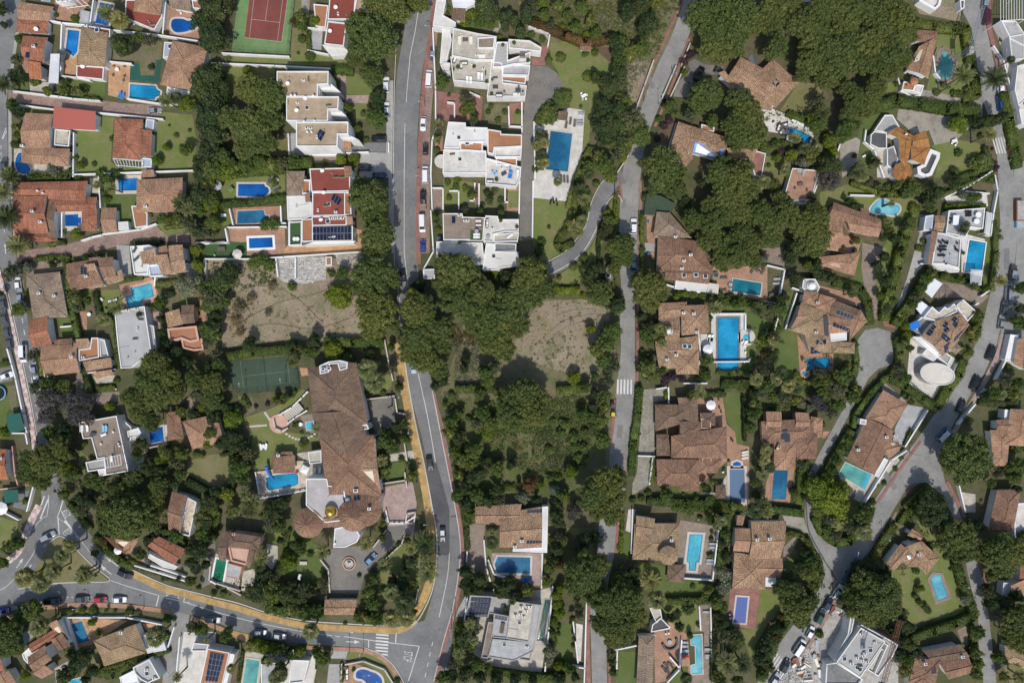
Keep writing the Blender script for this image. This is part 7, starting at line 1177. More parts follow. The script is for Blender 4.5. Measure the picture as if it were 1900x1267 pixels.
TR('bright',1170,310,48,930,1070,30,1150,980,50,560,700,50,490,660,40,1110,1160,36,250,500,20); TR('brown',860,1070,55,780,1060,20); TR('olive',810,1160,50,1040,1110,45,880,1100-250,10); TR('jac',1180,1230,55); TR('bush',1100,640,40,1080,700,40,1170,730,40,1250,700,34,1000,1020,34,1060,1020,34,1130,1000,34,990,820,30,1020,620,26,300,520,24,420,600,26,700,1090,30,740,1090,26,450,400,28,300,430,28,1180,800,34,1200,880,34,1240,800,34)
hedge([330,390,590,390],50,2.2,'leaf_hedge'); hedge([1060,400,1270,390],60,2.2,'leaf_mid'); scrub([600,700,1300,690,1260,900,950,1010,700,930,520,820],260,'leaf_dry',.32,.5, clump=.8); scrub([960,440,1260,430,1300,690,950,680],160,'leaf_mid',.35,.5, clump=.9); scrub([330,20,500,60,480,370,320,380],150,'leaf_silver',.3,.5, clump=.7); scrub([290,400,560,410,480,600,290,560],90,'leaf_dry',.32,.5, clump=.7); scrub([780,20,1270,0,1270,300,1050,300,900,180],160,'leaf_dry',.26,.35, clump=.5)
scrub([250,420,340,420,400,800,420,1200,340,1200,290,800],200,'leaf_mid',.4,.7, clump=1.); scrub([900,700,1300,690,1260,960,960,1020],160,'leaf_mid',.4,.6, clump=1.)
T(1140,620)
TR('tree',240,260,90,650,190,50,650,290,50,1060,260,50,1090,370,60,1000,500,60,990,570,60,970,660,50,1200,450,60,1130,440,50,1020,960,40,1050,890,45,1000,1060,40,1460,280,50,1500,330,50,1290,470,50,680,1170,40,370,1140,60,1320,920,40,640,1080,34,700,1050,34,1280,1130,34,240,40,50,350,60,20,1480,420,60,560,430,50,340,260,36); TR('dark',640,240,36,1000,180,30,1120,140,30,1090,180,34,960,280,40,1000,420,50,1500,450,40,190,200,24,170,250,24,1010,1140,40,600,320,34,1350,1150,34); TR('bright',1460,1130,100,1500,1200,80,1060,30,24,210,190,30,240,200,24)
TR('jac',1440,470,60,1480,520,50); TR('brown',1080,150,30); TR('olive',280,170,28); TR('boug',370,320,45,420,300,45,480,320,34,350,350,30,185,710,8); TR('bush',1030,100,20,1160,130,20,200,130,26,230,150,24,1480,640,24,300,300,30,490,1140,14,580,1170,30,820,370,34,900,380,34,740,420,28,650,440,26,130,1180,26,190,1170,26,240,1130,26,815,900,12,780,960,12); TR('ole',1380,530,40,1330,500,40)
PM('date',6,1190,280,45,610,420,50,1010,60,30,1060,1210,60,1060,1000,45); PM('fan',5,1010,320,50,1240,370,50,1290,390,45,1080,830,45,1070,890,40,1110,950,40,1150,330,40,340,60,34,1050,420,40); hedge([180,380,170,560,140,760,125,1000],50,2., 'leaf_mid', desc='long clipped hedge between road and cobbled drive'); hedge([370,410,368,460],22,1.4,'leaf_bright'); hedge([285,870,270,1060],34,1.4); hedge([740,270,820,285,870,265,930,275],34,1.4, desc='scalloped ornamental hedge under the large pool')
hedge([780,355,1000,360],60,2., 'leaf_mid'); hedge([250,1190,500,1210,820,1225,900,1240],60,2.2, desc='long straight boundary hedge'); hedge([1340,960,1320,1200],50,2., 'leaf_mid'); hedge([925,450,935,760],20,2., 'leaf_dark'); hedge([1295,270,1330,330,1400,350],24,1.2); hedge([1380,900,1350,1100],26,1.6) ; hedge([650,430,790,430],36,1.6); hedge([1270,1110,1300,1180],40,1.4); scrub([1080,450,1200,430,1300,520,1200,560,1090,540],50,'leaf_mid',.4,.8)
T(1500,620)
TR('pine',1120,870,200,1100,960,120,1180,800,100,1010,880,100); TR('bright',60,1100,90,160,1170,110,240,1100,60,130,1060,60); TR('tree',240,310,80,190,400,80,310,450,60,120,330,60,210,500,60,50,345,44,640,240,50,690,310,50,680,60,40,720,100,34,1490,350,60,1400,340,60,1320,420,60,1460,430,60,1500,940,70,1460,1020,60,1350,990,40,200,900,45,240,820,45,290,760,40,170,970,40,1140,610,34,1300,1060,40,340,390,50,1420,950,40,730,480,28,170,560,50); TR('dark',870,1180,110,820,1240,90,280,1240,24,400,1240,50,1480,1100,40,1260,440,50)
TR('ball',1140,130,36,280,230,28); TR('jac',60,470,60,650,280,40); TR('bush',1430,240,24,340,160,20,680,430,22,330,660,22,740,820-110,10,1490,800,50,1140,620,26,1050,60,30,1080,100,34,490,1070,14,460,1200,26,540,1060,20,620,960,18,660,880,18,730,700,14); TR('olive',330,440,34,20,1000,34); PM('fan',5,1370,430,40)
hedge([640,30,660,130,650,220,600,300,540,330],46,2.2, desc='hedge wrapping the turning circle'); hedge([590,310,700,370,820,460,920,530],56,2.2, desc='diagonal clipped hedge'); hedge([1110,190,1080,290,1000,390,930,520],60,2.2,'leaf_mid', desc='hedge on the inside of the road bend'); hedge([530,340,440,430,340,580,330,660],34,2., 'leaf_mid'); hedge([310,700,230,830,160,960],60,2.2,'leaf_mid'); hedge([340,60,350,210,330,280],36,1.6,'leaf_mid')
hedge([840,1110,760,1200,730,1267],22,1.6,'leaf_bright'); hedge([700,1230,860,1090],46,1.6); hedge([1490,500,1240,490],40,2.0,'leaf_dark'); hedge([740,680,690,790],16,1.2)
T(0,937)
TR('pine',900,70,170,800,120,110,1050,90,110,900,180,90,1120,30,60,70,930,120,50,1000,90); TR('tree',130,270,60,60,300,50,20,410,50,1360,540,45,1270,525,22,1420,580,22,1450,90,80,1440,200,60,1250,220,60,600,30,60,1010,350,45,940,400,40,230,740,90,160,780,70,1380,860,60,1440,880,60,100,1000,60,1530,625,22,680,340,30); TR('dark',1430,330,70,1370,410,60,1360,310,50,560,1120,80,480,1200,80,620,1060,60,660,1180,50,610,1240,40,510,1060,40,1470,420,40,20,830,60,1060,240,40)
TR('ball',500,758,28,585,745,28,662,748,32,920,765,34,1190,810,32, hs=.8); TR('bright',660,830,28,180,1210,34,130,1020,40,300,470,20,760,745,14); TR('bush',1120,470,14,1160,525,16,680,500,12,1050,445,12,820,750,14,980,765,22,495,450,12,480,1020,28,700,910,24,1190,930,26,1130,880,24,1240,810,20); TR('brown',740,250,34); TR('olive',500,1010,30,180,880,30); PM('fan',7.8,190,510,75,300,550,70,385,470,65,445,360,55,500,290,50,600,500,60,1120,930,75,290,850,70,270,880,50, dark=False); PM('date',6,600,470,55,620,520,45,1265,1220,40,1470,960,20)
hedge([490,0,560,90,630,170],40,1.6); hedge([670,240,750,320,850,400,930,445],50,1.7, desc='dense hedge edging the junction road'); hedge([730,1180,900,1130,1050,1080,1190,1040],40,1.8); hedge([700,1200,800,1210,930,1160],60,2.0,'leaf_mid'); hedge([960,440,1200,525,1330,560],16,1.0,'leaf_dark'); hedge([1110,190,1240,200,1300,290],40,2.0,'leaf_mid')
T(380,937)
TR('tree',470,130,70,540,150,60,440,70,60,690,310,50,640,280,40,700,610,60,480,620,90,620,740,70,720,760,70,790,750,60,500,510,50,560,450,50,1170,620,70,1200,690,60,1210,520,45,840,540,40,1270,230,34,1270,130,30,840,1090,60,800,1040,50,870,1070,45,1230,800,60,1130,800,60,150,930,50,170,890,40,560,1040,50,620,1060,45,540,1170,60,430,1100,36,1440,250,34,850,590,34,60,30,60,200,40,60); TR('dark',400,600,90,430,500,60,360,640,60,560,620,70,520,60,60,640,650,60,1400,560,60,1420,480,50,1340,540,50,540,250,30,20,120,60,620,560,40,700,650,50,760,620,40,80,210,30,1350,650,50,30,230,40); TR('bright',600,400,60,590,360,40,330,1000,40,420,1010,40,380,980,34,490,1020,36,680,1040,34)
TR('ball',60,630,24,130,637,26,530,240,14, hs=.7); TR('bush',750,350,26,790,560,26,850,490,22,1190,480,26,310,650,28,310,600,24,560,760,40,500,740,40,1190,820,34,680,250,30,1250,180,20,1380,280,22,1430,400,26,1480,360,26,980,1160,20,990,1200,20,1060,1170,16,1370,1250,24,1000,840,14,1100,500,18,480,1110,20,190,1180,24,1100,260,24,1280,600,26,880,340,18); PM('date',6,320,20,80,840,330,60,1150,270,60,1280,420,60,1470,300,60,410,380,55,390,430,50,320,1010,40,460,1110,40); PM('fan',7.5,755,895,60,1420,700,75,1440,800,65,1330,800,60,1380,650,50,1330,620,60,1270,400,34,535,1200,60,500,1220,50,190,1160,34)
hedge([90,60,50,250],36,1.6,'leaf_mid'); hedge([1070,800,1200,830,1300,820],50,2., 'leaf_mid'); hedge([440,740,600,770,850,770],60,2.2,'leaf_mid', desc='dense hedge behind yellow pavement'); hedge([270,1040,250,1150,230,1260],20,1.4); hedge([600,180,560,330],26,1.3); hedge([310,990,480,1010,600,1040,700,1040],50,2., 'leaf_hedge'); hedge([970,1140,975,1260],22,1.2)
T(760,937)
TR('pine',1430,40,110,1350,20,90,1250,470,150,1180,540,110,1330,430,110,1300,580,110,1400,680,140,1460,760,130,1380,830,110,1500,620,100,1450,900,110,1520,900,100,1480,560,80); TR('dark',400,470,60,400,560,60,420,610,50,500,520,70,490,590,50,680,590,70,720,540,60,640,620,50,1060,110,60,1040,60,60,1050,300,60,1230,320,60,1330,230,50,780,650,40,1240,240,60,1010,390,50,400,1190,70,500,1220,60,620,1240,60,750,1240,50,880,1240,40,1060,1230,50,300,1210,60,1180,1220,40)
TR('tree',430,60,50,420,110,40,1080,230,50,1020,250,40,830,600,50,1000,440,50,980,540,50,460,860,60,380,880,50,440,1000,50,360,1080,50,480,1130,60,300,1130,40,240,1220,60,1440,1060,34,1440,1120,34,1450,1180,40,1200,720,34,1160,800,26,1170,950,22,560,1150,34,90,150,30,20,400,60,20,560,50,30,760,30,1020,900,34,1140,1160,40,680,730,34); TR('bright',850,610,34,1050,640,40,1050,700,40,1070,770,40,1030,830,34,1080,590,34,1060,1140,34,1120,1150,34,350,1000,40,1090,250,40,1160,1170,30,1060,910,18); TR('olive',590,250 - 60,30,1000,1040,50,990,1100,40,1210,800,36); TR('boug',450,545,22); TR('jac',1180,40,60,1160,80,40); TR('brown',1070,420,34); TR('ole',1250,270,45,1210,280,40); TR('bush',665,890,20,1010,920,26,350,860,26,340,930,26,1165,1000,16,1170,880,16,1150,840,16,660,880,16,1060,860,20,760,1090 - 200,0.5)
PM('date',6,110,270,90,130,470,85,140,400,60,380,960,50,430,840,45,350,1050,50,730,680,34); PM('fan',5,585,265,50,10,800,34,590,190,30,410,900,40,460,960,36); hedge([385,20,400,150,410,320],34,1.8,'leaf_dark'); hedge([1520,60,1510,200,1490,320],20,1.0,'leaf_bright'); hedge([560,1190,840,1230,1100,1240],50,2.0,'leaf_mid'); hedge([1050,1120,1150,1150],26,1.4); hedge([1000,880,1040,980],24,1.4)
T(1140,937)
TR('pine',60,700,150,90,620,90,130,780,120,60,850,120,30,950,80,0,760,120,1260,640,110,1300,740,120,1200,600,80,1330,800,80,1380,700,80); TR('dark',140,470,60,60,480,60,800,370,50,1320,430,60,1240,520,60,1100,950,60,1080,1020,60,1040,1080,60,1150,880,50,1190,870,40,760,850,60,830,900,60,150,560,40,1350,330,40,1070,1120,50,400,800,40,460,860,40,820,1000,60,740,780,40); TR('tree',1380,480,75,1420,470,60,680,100,45,790,200,45,770,270,40,760,100,40,660,610,45,730,690,60,770,720,50,790,930,70,870,960,60,880,1250,50,750,1240,60,1060,1200,50,1110,1160,40,1390,620,40)
TR('ole',770,480,60,790,560,60,760,600,50,710,670,40,820,500,45); TR('brown',1180,790,30,1160,930,34); TR('bright',540,930,20,680,590,30,1440,520,30,680,40,24); TR('ball',538,925,22,60,75,14,60,130,14, hs=0.6); TR('bush',540,45,34,530,740,45,560,580,20,610,90,20,690,350,20,690,240,18,600,850,20,450,755,12,470,880,26,1460,920,30)
PM('date',6,255,530,80,800,1120,85,910,1120,75,1080,40,60); PM('fan',6,300,670,70,1000,40,60,760,110,40,730,150,34,510,1230,45); hedge([380,690,520,685,670,680],46,2.0, desc='straight clipped hedge below the gazebo lawn'); hedge([800,80,780,300,760,440],60,2.2,'leaf_mid'); hedge([1240,200,1330,215,1400,310,1470,400,1480,520,1420,620],34,1.6, desc='hedge following the inside of the lane'); hedge([430,20,820,30],50,2.2); hedge([1130,30,1340,60],50,2.0,'leaf_mid'); hedge([840,40,850,60],30,1.5)
hedge([700,900,700,1260],20,1.6,'leaf_dark'); hedge([1230,830,1160,960,1100,1130,1050,1250],50,2., 'leaf_mid'); hedge([60,160,50,340],18,.9,'leaf_bright')
T(1500,937)
TR('pine',1070,220,140,980,230,100,1100,320,110,1340,320,130,1260,350,90,1440,330,130,1400,430,100,480,640,170,560,720,110,400,750,130,560,600,110,400,560,120,320,640,90,480,800,90,1470,850,120,1500,950,110,1440,920,90,1520,780,90); TR('dark',430,450,90,900,80,110,830,60,90,1180,150,70,700,860,60,660,830,60,1400,710,70,1480,640,60,540,490,60,350,440,60,310,550,60,600,900,50,1270,600,60,1300,700,60,1380,1100,40,660,960,60,640,1050,50,980,130,60)
TR('tree',40,470,80,20,400,60,380,90,70,300,150,60,1200,900,60,1190,1050,50,1200,1120,55,1190,1200,55,770,1050,45,700,1100,50,680,1180,50,1300,500,50,1530,230,60,130,90,50,1360,1080,45,1390,1220,45,440,40,40,30,560,50,240,660,40,720,990,50,830,40-20,20,60,30,60,130,170,45,200,220,45); TR('bright',210,20,80,800,590,24,130,0,50,700,1120,36); TR('olive',1115,670,40,220,690,24); TR('bush',980,370,20,1010,455,12,1085,725,12,765,460,30,870,290,22,760,640,24,790,690,26,830,720,26,850,750,24,770,600,22,680,745,9,1320,1090,20,1500,1240,30,80,910,24,740,70,24,720,100,24,880,330,14)
PM('fan',6,390,190,60,190,130,30); PM('date',5,1510,1220,50); hedge([1070,420,1110,560,1170,700,1190,790,1050,850,900,900,760,950],56,2.4, desc='tall clipped hedge around the lower lawn'); hedge([620,150,520,290,480,380],50,2.0, desc='hedge behind the clustered roof villa'); hedge([60,100,110,200,200,270,300,260,390,160,440,70],60,2.2,'leaf_mid', desc='hedge rounding the road wedge'); hedge([0,250,60,400,90,480,60,580,20,630],40,1.8); hedge([730,20,660,130],40,1.6)
hedge([1170,860,1190,980,1180,1200],40,1.8,'leaf_mid')
G()
for poly, n in (((1250,130,1300,170,1420,180,1520,200,1560,280,1500,330,1420,260,1300,240),120),((1290,400,1500,420,1530,470,1400,500,1340,480),80),((380,240,520,290,500,320,380,330),60),((60,860,200,870,330,960,300,980,180,960,60,890),120),((1330,930,1380,930,1370,1020,1340,1080,1330,1267,1320,1267),70),((1150,470,1160,540,1060,530,1050,500),20),((400,1060,600,1070,600,1130,480,1120,410,1100),60),((1470,1120,1560,1060,1660,1000,1680,1060,1600,1130),90),((1690,980,1740,960,1800,1010,1760,1040),20),((1840,420,1860,430,1850,500,1830,500),10),((1400,560,1460,570,1450,640,1400,640),30),((1510,560,1600,680,1570,760,1500,740,1470,700),90),((1830,950,1900,960,1900,1060,1840,1040),40),((0,830,40,840,40,900,0,900),20)):
    scrub(list(poly), n, 'leaf_mid' if n % 20 else 'leaf_dark',.4,.7, clump=1.)
# ================================================================== POOLS
def PL(mat, label, *c, **kw): return pool('water_' + mat, label, list(c), **kw)
T(0,0)
PL('blue', 'narrow blue pool between white wall and hipped roof',487,215,568,225,552,372,525,405,485,370,470,365, cop=.6)
PL('deep', 'deep blue strip pool under palm fronds at top',715,20,805,40,775,185,680,168, cop=.6); PL('deep', 'deep blue kidney pool on terracotta terrace',1240,140,1300,138,1345,152,1400,140,1410,190,1340,225,1260,235,1225,205,1222,165, sm=True, cop=.6)
PL('azure', 'teal-blue rectangular pool with rounded bay end',930,602,1110,615,1120,640,1145,655,1140,685,1110,695,1105,712,925,700, cop=.5); PL('blue', 'kidney pool tucked under brown L-shaped roof',130,1100,160,1095,165,1150,205,1180,218,1225,170,1240,130,1220,112,1160, sm=True, cop=.4)
T(0,310)
PL('blue', 'blue pool with pale coping beside tan-hipped roof',845,85,985,82,985,168,848,170, cop=1.); PL('deep', 'small blue pool inside the red-roofed courtyard',465,340,560,338,560,360,580,360,580,400,560,402,562,422,468,422, cop=1.4)
PL('cyan', 'stepped angular pool in light blue beside loungers',935,865,1080,828,1100,920,1010,950,1012,985,918,1000,895,925,945,910, cop=.9, cm='stucco_pink')
T(380,310)
PL('deep', 'blue pool with rounded right end on dry lawn',240,122,425,122,430,138,452,150,460,172,448,195,425,205,423,213,238,208, cop=.6); PL('dull', 'darker blue pool shaded by shrubs at its right end',235,315,420,308,430,345,458,350,450,385,370,400,232,405, cop=.4, cm='stucco_pink')
PL('deep', 'small blue pool framed in wide white coping',315,508,482,502,487,572,318,580, cop=.7, cm='white')
T(760,0); PL('dull', 'largest rectangular pool, beside the grey driveway',1005,935,1158,955,1128,1225,968,1208, cop=.4)
T(1140,0); PL('azure', 'pine-garden pool with dark shade at white terrace',1255,902,1405,975,1385,1035,1350,1045,1235,990, cop=.5); PL('dark', 'tiny green pool on red paving strip',998,1128,1042,1135,1020,1200,988,1175, cop=.2)
T(1500,0); PL('aqua', 'murky turquoise teardrop pool inside stone ring',945,380,975,375,1010,410,1035,460,1030,520,1005,560,965,565,935,540,918,480,940,430, sm=True, cop=1.3, cm='brown_paving')
T(1140,310); PL('teal', 'dark teal pool with pink round spa at corner',845,795,1048,828,1038,915,832,885, cop=.3); PL('azure', 'bright blue pool on large pale terrace',735,1075,885,1072,882,1455,735,1450, cop=.5, cm='concrete_dark')
PL('cyan', 'round spa pool in a pale circular ring', *[v for a in range(16) for v in (940 + 24 * math.cos(a * .3927),1212 + 24 * math.sin(a * .3927))], cop=1.6); PL('cyan', 'round pink spa at the teal pool corner', *[v for a in range(14) for v in (828 + 15 * math.cos(a * .4488),838 + 15 * math.sin(a * .4488))], cop=.35, cm='red_court')
T(1500,310); PL('pale', 'pale sky-blue free-form pool on villa lawn',470,260,500,235,545,235,590,260,640,275,648,310,610,345,540,335,450,325,440,300, sm=True, cop=.5, cm='stone_pale')
PL('azure', 'long blue pool of the white sun-deck villa',1145,520,1262,540,1235,740,1110,750, cop=.3, cm='white')
T(1140,620); pool('cover_stripes', 'long pool under striped grey-blue cover', [820,955,925,955,930,1195,822,1195], cop=0.8)
PL('deep', 'half-round blue splash pool above covered pool',842,945,845,915,872,905,898,915,902,945, cop=.7); PL('dull', 'glittering pool with dark deep end on brick terrace',1135,966,1235,968,1220,1175,1118,1172, cop=.5, cm='terracotta_floor')
T(1500,620); PL('azure', 'small blue pool on terracotta terrace by the turning circle',-20,174,150,165,150,245,-10,250, cop=.3, cm='terracotta_floor'); PL('cyan', 'little round spa beside the terracotta pool', *[v for a in range(14) for v in (-24 + 20 * math.cos(a * .4488),278 + 18 * math.sin(a * .4488))], cop=.7, cm='stucco_pink')
PL('aqua', 'pale turquoise pool with slanting entry steps',262,912,450,1000,400,1105,215,995, cop=0.2, steps=[410,985,448,1000,402,1100,375,1085])
T(1500,937); PL('pale', 'light blue pool in stone surround on lower lawn',868,525,890,495,938,500,992,650,918,678, cop=.9, cm='brown_paving')
T(1140,937); PL('cyan', 'glittering turquoise pool with narrowed step end',535,205,630,208,605,405,585,405,578,465,528,462,530,408,512,400, cop=.7); pool('blue_cover', 'pool under royal-blue cover on red tiles', [872,650,950,655,932,838,850,832], cop=.5)
PL('pale', 'L-shaped pale blue lap pool at loungers terrace',545,925,620,920,628,1195,548,1200,548,1140,582,1130,578,995,548,990, cop=0.3)
T(760,937); PL('dull', 'blue pool half shaded by trees, tiled surround',628,365,860,370,858,485,625,478,605,420, cop=.6); PL('dark', 'narrow dark green lap pool along concrete villa',965,670,1005,672,955,965,908,960, cop=.2, cm='concrete')
T(380,937); PL('green', 'emerald green pool at pink roof villa',85,380,155,400,128,548,55,535, cop=.5, cm='white'); PL('aqua', 'plain green-grey pool beside yellow shrubs',300,1090,392,1105,370,1267,272,1262, cop=.5)
PL('deep', 'blue kidney pool at the bottom edge with curved deck',1085,1180,1130,1165,1180,1180,1230,1200,1262,1240,1255,1290,1180,1290,1130,1240,1080,1225, sm=True, cop=.7)
T(380,620); PL('azure', 'mansion pool with blue slide and sparkling water',510,1000,655,985,668,1010,668,1060,650,1075,460,1110,445,1095,440,1020, cop=.8, elev=.26); PL('cyan', 'square hot tub on the dark mansion deck',720,628,772,620,775,675,728,685, cop=.2)
T(0,620); PL('deep', 'small deep blue pool below the round pine',1065,690,1160,655,1170,758,1075,778, cop=.5)
T(0,937); PL('dull', 'slate-blue tilted pool on orange terrace',508,845,585,822,640,960,562,985, cop=.9, cm='orange_floor'); PL('cyan', 'cut-off turquoise pool at bottom edge',500,1245,575,1225,580,1290,490,1290, cop=.2)
T(1140,0); PL('blue', 'small blue pool at the top edge',1290,-20,1390,-20,1390,6,1290,4, cop=.5)
T(0,0); PL('cyan', 'tiny pool at top left edge',305,-15,355,-15,355,12,300,6, cop=.2)
# ================================================================== COURTS
T(380,0); patch('tennis_surround', 'green_court_light', [238,-20,645,-20,605,395,190,372]); patch('tennis_court', 'red_court', [320,-20,592,-20,548,300,285,270])
for c in ((352,-20,318,272),(558,-20,518,292),(332,140,532,163),(455,-20,432,150),(285,270,548,300),(592,-20,548,300)): band('court_line', 'paint', list(c),1.5, sm=False, base=.02)
T(380,620)
for c in ((253,195,277,385),(270,300,605,262),(585,172,608,352)): band('court_line', 'concrete', list(c),1., sm=False, base=.02)
def fence(c, h, mat, label, name='mesh_fence', n=8):
    ps = [P(x, y, 0) for x, y in pts(c)]; root = empty(name, ps[0]); tag(root, label, 'fence'); a0 = ps[0]; pn = MB()
    for a, b in zip(ps[:-1], ps[1:]):
        e = b - a; k = max(2, int(e.length / 3))
        for i in range(k + 1): q = a.lerp(b, i / k) - a0; mb = MB(); mb.cyl(q, .05,.05, h, 6); mb.obj('post', mat, root)
        for j in range(int(h / .3)): pn.tube(a - a0 + Vector((0,0,.3 * j + .2)), b - a0 + Vector((0,0,.3 * j + .2)),.015,.015,4)
    pn.obj('wire_mesh', mat, root)

T(380,0); fence([190,372,605,398,645,0],3., 'net', 'tall mesh fence around the red tennis court'); T(380,620); fence([420,165,445,400],1., 'net', 'tennis net across the dark green court', 'tennis_net'); fence([200,400,300,418,680,385,660,240],2.6,'net', 'mesh fence around the dark green tennis court')
# ================================================================== VEHICLES
def CARS(*L):
    for c in L: car(*c)
T(0,0); CARS((1098,787,0,'conv','silver'),(28,1175,88,'car','grey')); T(380,0); CARS((1293,603,90,'suv','white'),(1240,990,178,'suv','black'),(1295,778,90,'car','white'),(1140,1195,0,'car','black'),(1245,1250,0,'car','dark blue'))
T(760,0); CARS((167,378,84,'car','grey',None,'silver'),(138,560,86,'van','white'),(97,880,-94,'car','white'),(113,1060,88,'small','brown',None,'black'),(112,1245,90,'van','white'))
T(760,310); CARS((96,208,90,'car','black'),(90,402,-88,'van','white'),(95,560,90,'small','blue')); T(380,310); CARS((1412,775,-82,'car','black','black car driving out from under the pines'),)
T(1140,310); CARS((137,420,88,'suv','white'),(136,690,90,'car','steel blue')); T(1140,0); CARS((605,525,60,'suv','black'),)
T(1500,0); CARS((1262,15,82,'car','silver'),(1265,115,92,'van','maroon'),(1370,620,96,'small','white'),(1368,735,98,'suv','blue'),(1445,1070,100,'small','red')); T(1500,310); CARS((1460,750,80,'suv','brown',None,'silver'),(1428,890,86,'van','silver'),(1398,1005,80,'car','grey'),(1378,1105,82,'car','silver'),(388,1030,105,'suv','black'))
T(0,310); CARS((128,828,96,'small','white'),(142,918,96,'car','silver'),(20,965,102,'car','grey'),(30,1070,104,'car','grey'),(48,1165,98,'car','grey'),(66,1245,98,'car','grey')); T(0,620); CARS((168,138,-88,'van','white'),(243,240,96,'small','silver'),(258,345,96,'car','white'),(42,298,22,'car','white'))
T(0,937); CARS((342,220,27,'suv','silver','silver car driving round the traffic island'),(890,490,-28,'suv','black','black car driving toward the zebra crossing'),(580,668,2,'car','grey'),(713,670,0,'small','red'),(848,673,0,'car','white'),(130,725,10,'car','grey'),(18,755,8,'small','blue'),(370,682,4,'suv','black'))
T(380,937); CARS((58,815,-6,'suv','silver'),(395,905,-5,'small','silver'),(528,932,-7,'car','silver'),(1180,385,45,'car','steel blue','steel-blue car parked on the mansion forecourt')); T(380,620); CARS((1482,228,-80,'car','pale blue','pale blue car driving at the pine shadow'),)
T(760,620); CARS((143,915,-82,'car','black','black car driving beside the yellow pavement'),); T(760,937); CARS((235,205,-88,'car','black','black car with pale roof driving on dark road patch','silver'),)
T(1500,620); CARS((1300,130,68,'suv','black'),(1190,345,66,'suv','black'),(1088,510,64,'car','black'),(965,712,45,'van','steel blue',None,'white')); T(1500,937); CARS((342,425,60,'car','steel blue'),(285,510,60,'car','steel blue'),(210,615,56,'suv','white',None,'white'),(140,700,60,'car','dark blue'),(85,790,62,'suv','dark green'),(15,905,62,'small','white'))
T(1140,937); CARS((1318,1010,56,'van','white'),(1218,1145,62,'car','black'),(1145,1240,56,'car','silver'))
# ================================================================== WALLS AND BALUSTRADES
def WL(*L, **kw):
    for c in L: wall(list(c), **kw)
T(0,0); WL((75,648,420,690,520,705,710,720),(130,748,390,782),(700,805,1160,850),(350,148,440,165,660,185,790,215,1120,250,1420,295),(440,175,425,540,545,555,640,575),(905,705,1140,740,1290,745),(525,950,520,1260),(520,1245,1380,1215),(775,440,935,455),(665,0,640,180),(1180,20,1160,240), h=1.5)
T(380,0); WL((40,450,500,470,905,490),(120,380,600,405),(735,200,840,205),(735,360,880,390),(1010,1090,1165,1085),(940,1105,745,1105),(595,960,600,1100),(1310,1020,1310,1085), h=1.5)
T(0,310); WL((580,525,650,500,720,485),(730,480,1000,445,1110,405),(1390,540,1600,535),(1390,540,1412,650),(700,50,715,290),(440,325,440,500),(430,1140,530,1130),(1455,660,1470,900),(1105,790,1100,850), h=1.4)
T(380,310); WL((160,430,580,425),(0,655,350,655,560,640,1110,605),(175,300,200,410),(505,650,520,780),(645,650,645,790),(540,280,545,400,575,400),(145,440,165,540,0,535),(600,390,600,560),(5,680,0,960,60,1100), h=1.4)
T(760,0); WL((165,200,185,640,185,860),(210,850,160,1000,150,1267),(850,190,1000,240,985,330),(430,660,500,690),(270,730,320,735,320,840),(705,760,710,900,800,905),(800,730,800,940),(885,870,895,1267), h=1.3)
T(760,310); WL((150,0,160,300),(165,150,238,150,238,300),(285,170,350,170,350,300),(465,115,460,240,430,240),(495,120,495,300),(680,140,680,250,700,250),(785,90,780,330),(150,310,170,600,100,725,100,790,175,790),(880,100,875,500),(495,720,640,735), h=1.1)
T(1140,0); WL((280,430,150,790),(440,470,340,700),(540,310,480,460),(500,480,400,690),(440,880,385,1060),(15,1240,100,1110),(1240,960,1420,1050), mat='stone_pale', desc='pale garden wall', h=1.1)
T(1500,0); WL((660,650,740,690,800,680),(1500,850,1390,430,1320,330),(195,1130,225,1030),(890,400,905,520,945,570),(640,560,650,600),(540,1267,470,1070,400,1010,410,930), h=1.2)
for c in ((920,345,900,400,910,480,925,560,960,580),(960,335,1020,370,1050,430,1060,500,1030,570,980,585)): wall(list(c),.3,.35,'brown_paving', 'low stone ring wall at the teardrop pool')
T(1500,310); WL((1330,60,1350,170,1320,330,1300,490,1260,480),(1310,30,1140,140,970,220),(1090,170,1290,190),(880,690,800,690),(470,205 + 0,300,200),(1180,990,1210,970),(1290,880,1230,920), h=1.4)
WL((70,20,65,120,20,240), h=1.2); T(1500,620); WL((915,500,1080,180),(850,545,690,800),(700,830,590,900,400,1205),(1190,500,1070,640),(1220,450,1270,390),(1340,320,1500,0),(1070,1060,1120,1267),(700,330,830,440), h=1.4)
T(1140,310); WL((1300,900,1220,1150),(690,1045,935,1045,935,1160),(1090,700,1215,730,1170,975,1055,955),(1270,860,1350,890),(1165,1080,1140,1170),(365,835,440,860,640,900), h=1.3); T(1140,620); WL((600,0,625,265),(710,198,960,195),(300,390,370,380),(385,380,388,490),(275,870,250,1070),(170,866,285,870),(495,350,660,350), h=1.3)
T(1140,937); WL((745,155,700,535,500,520),(685,705,700,1267),(130,30,120,340),(480,960,465,1170,380,1260),(170,925,290,930),(395,1080,465,1160),(605,720,615,890),(10,1030,155,1000), h=1.3)
T(760,937); WL((530,250,545,440,575,540),(560,390,600,490,690,520),(945,345,940,590),(1260,690,1245,1260),(1020,580,965,1180),(410,330,405,400),(415,640,390,820),(360,950,300,1170),(600,600,590,650),(1060,1130,1245,1160),(1165,830,1200,1120),(1480,1030,1475,1200), h=1.3)
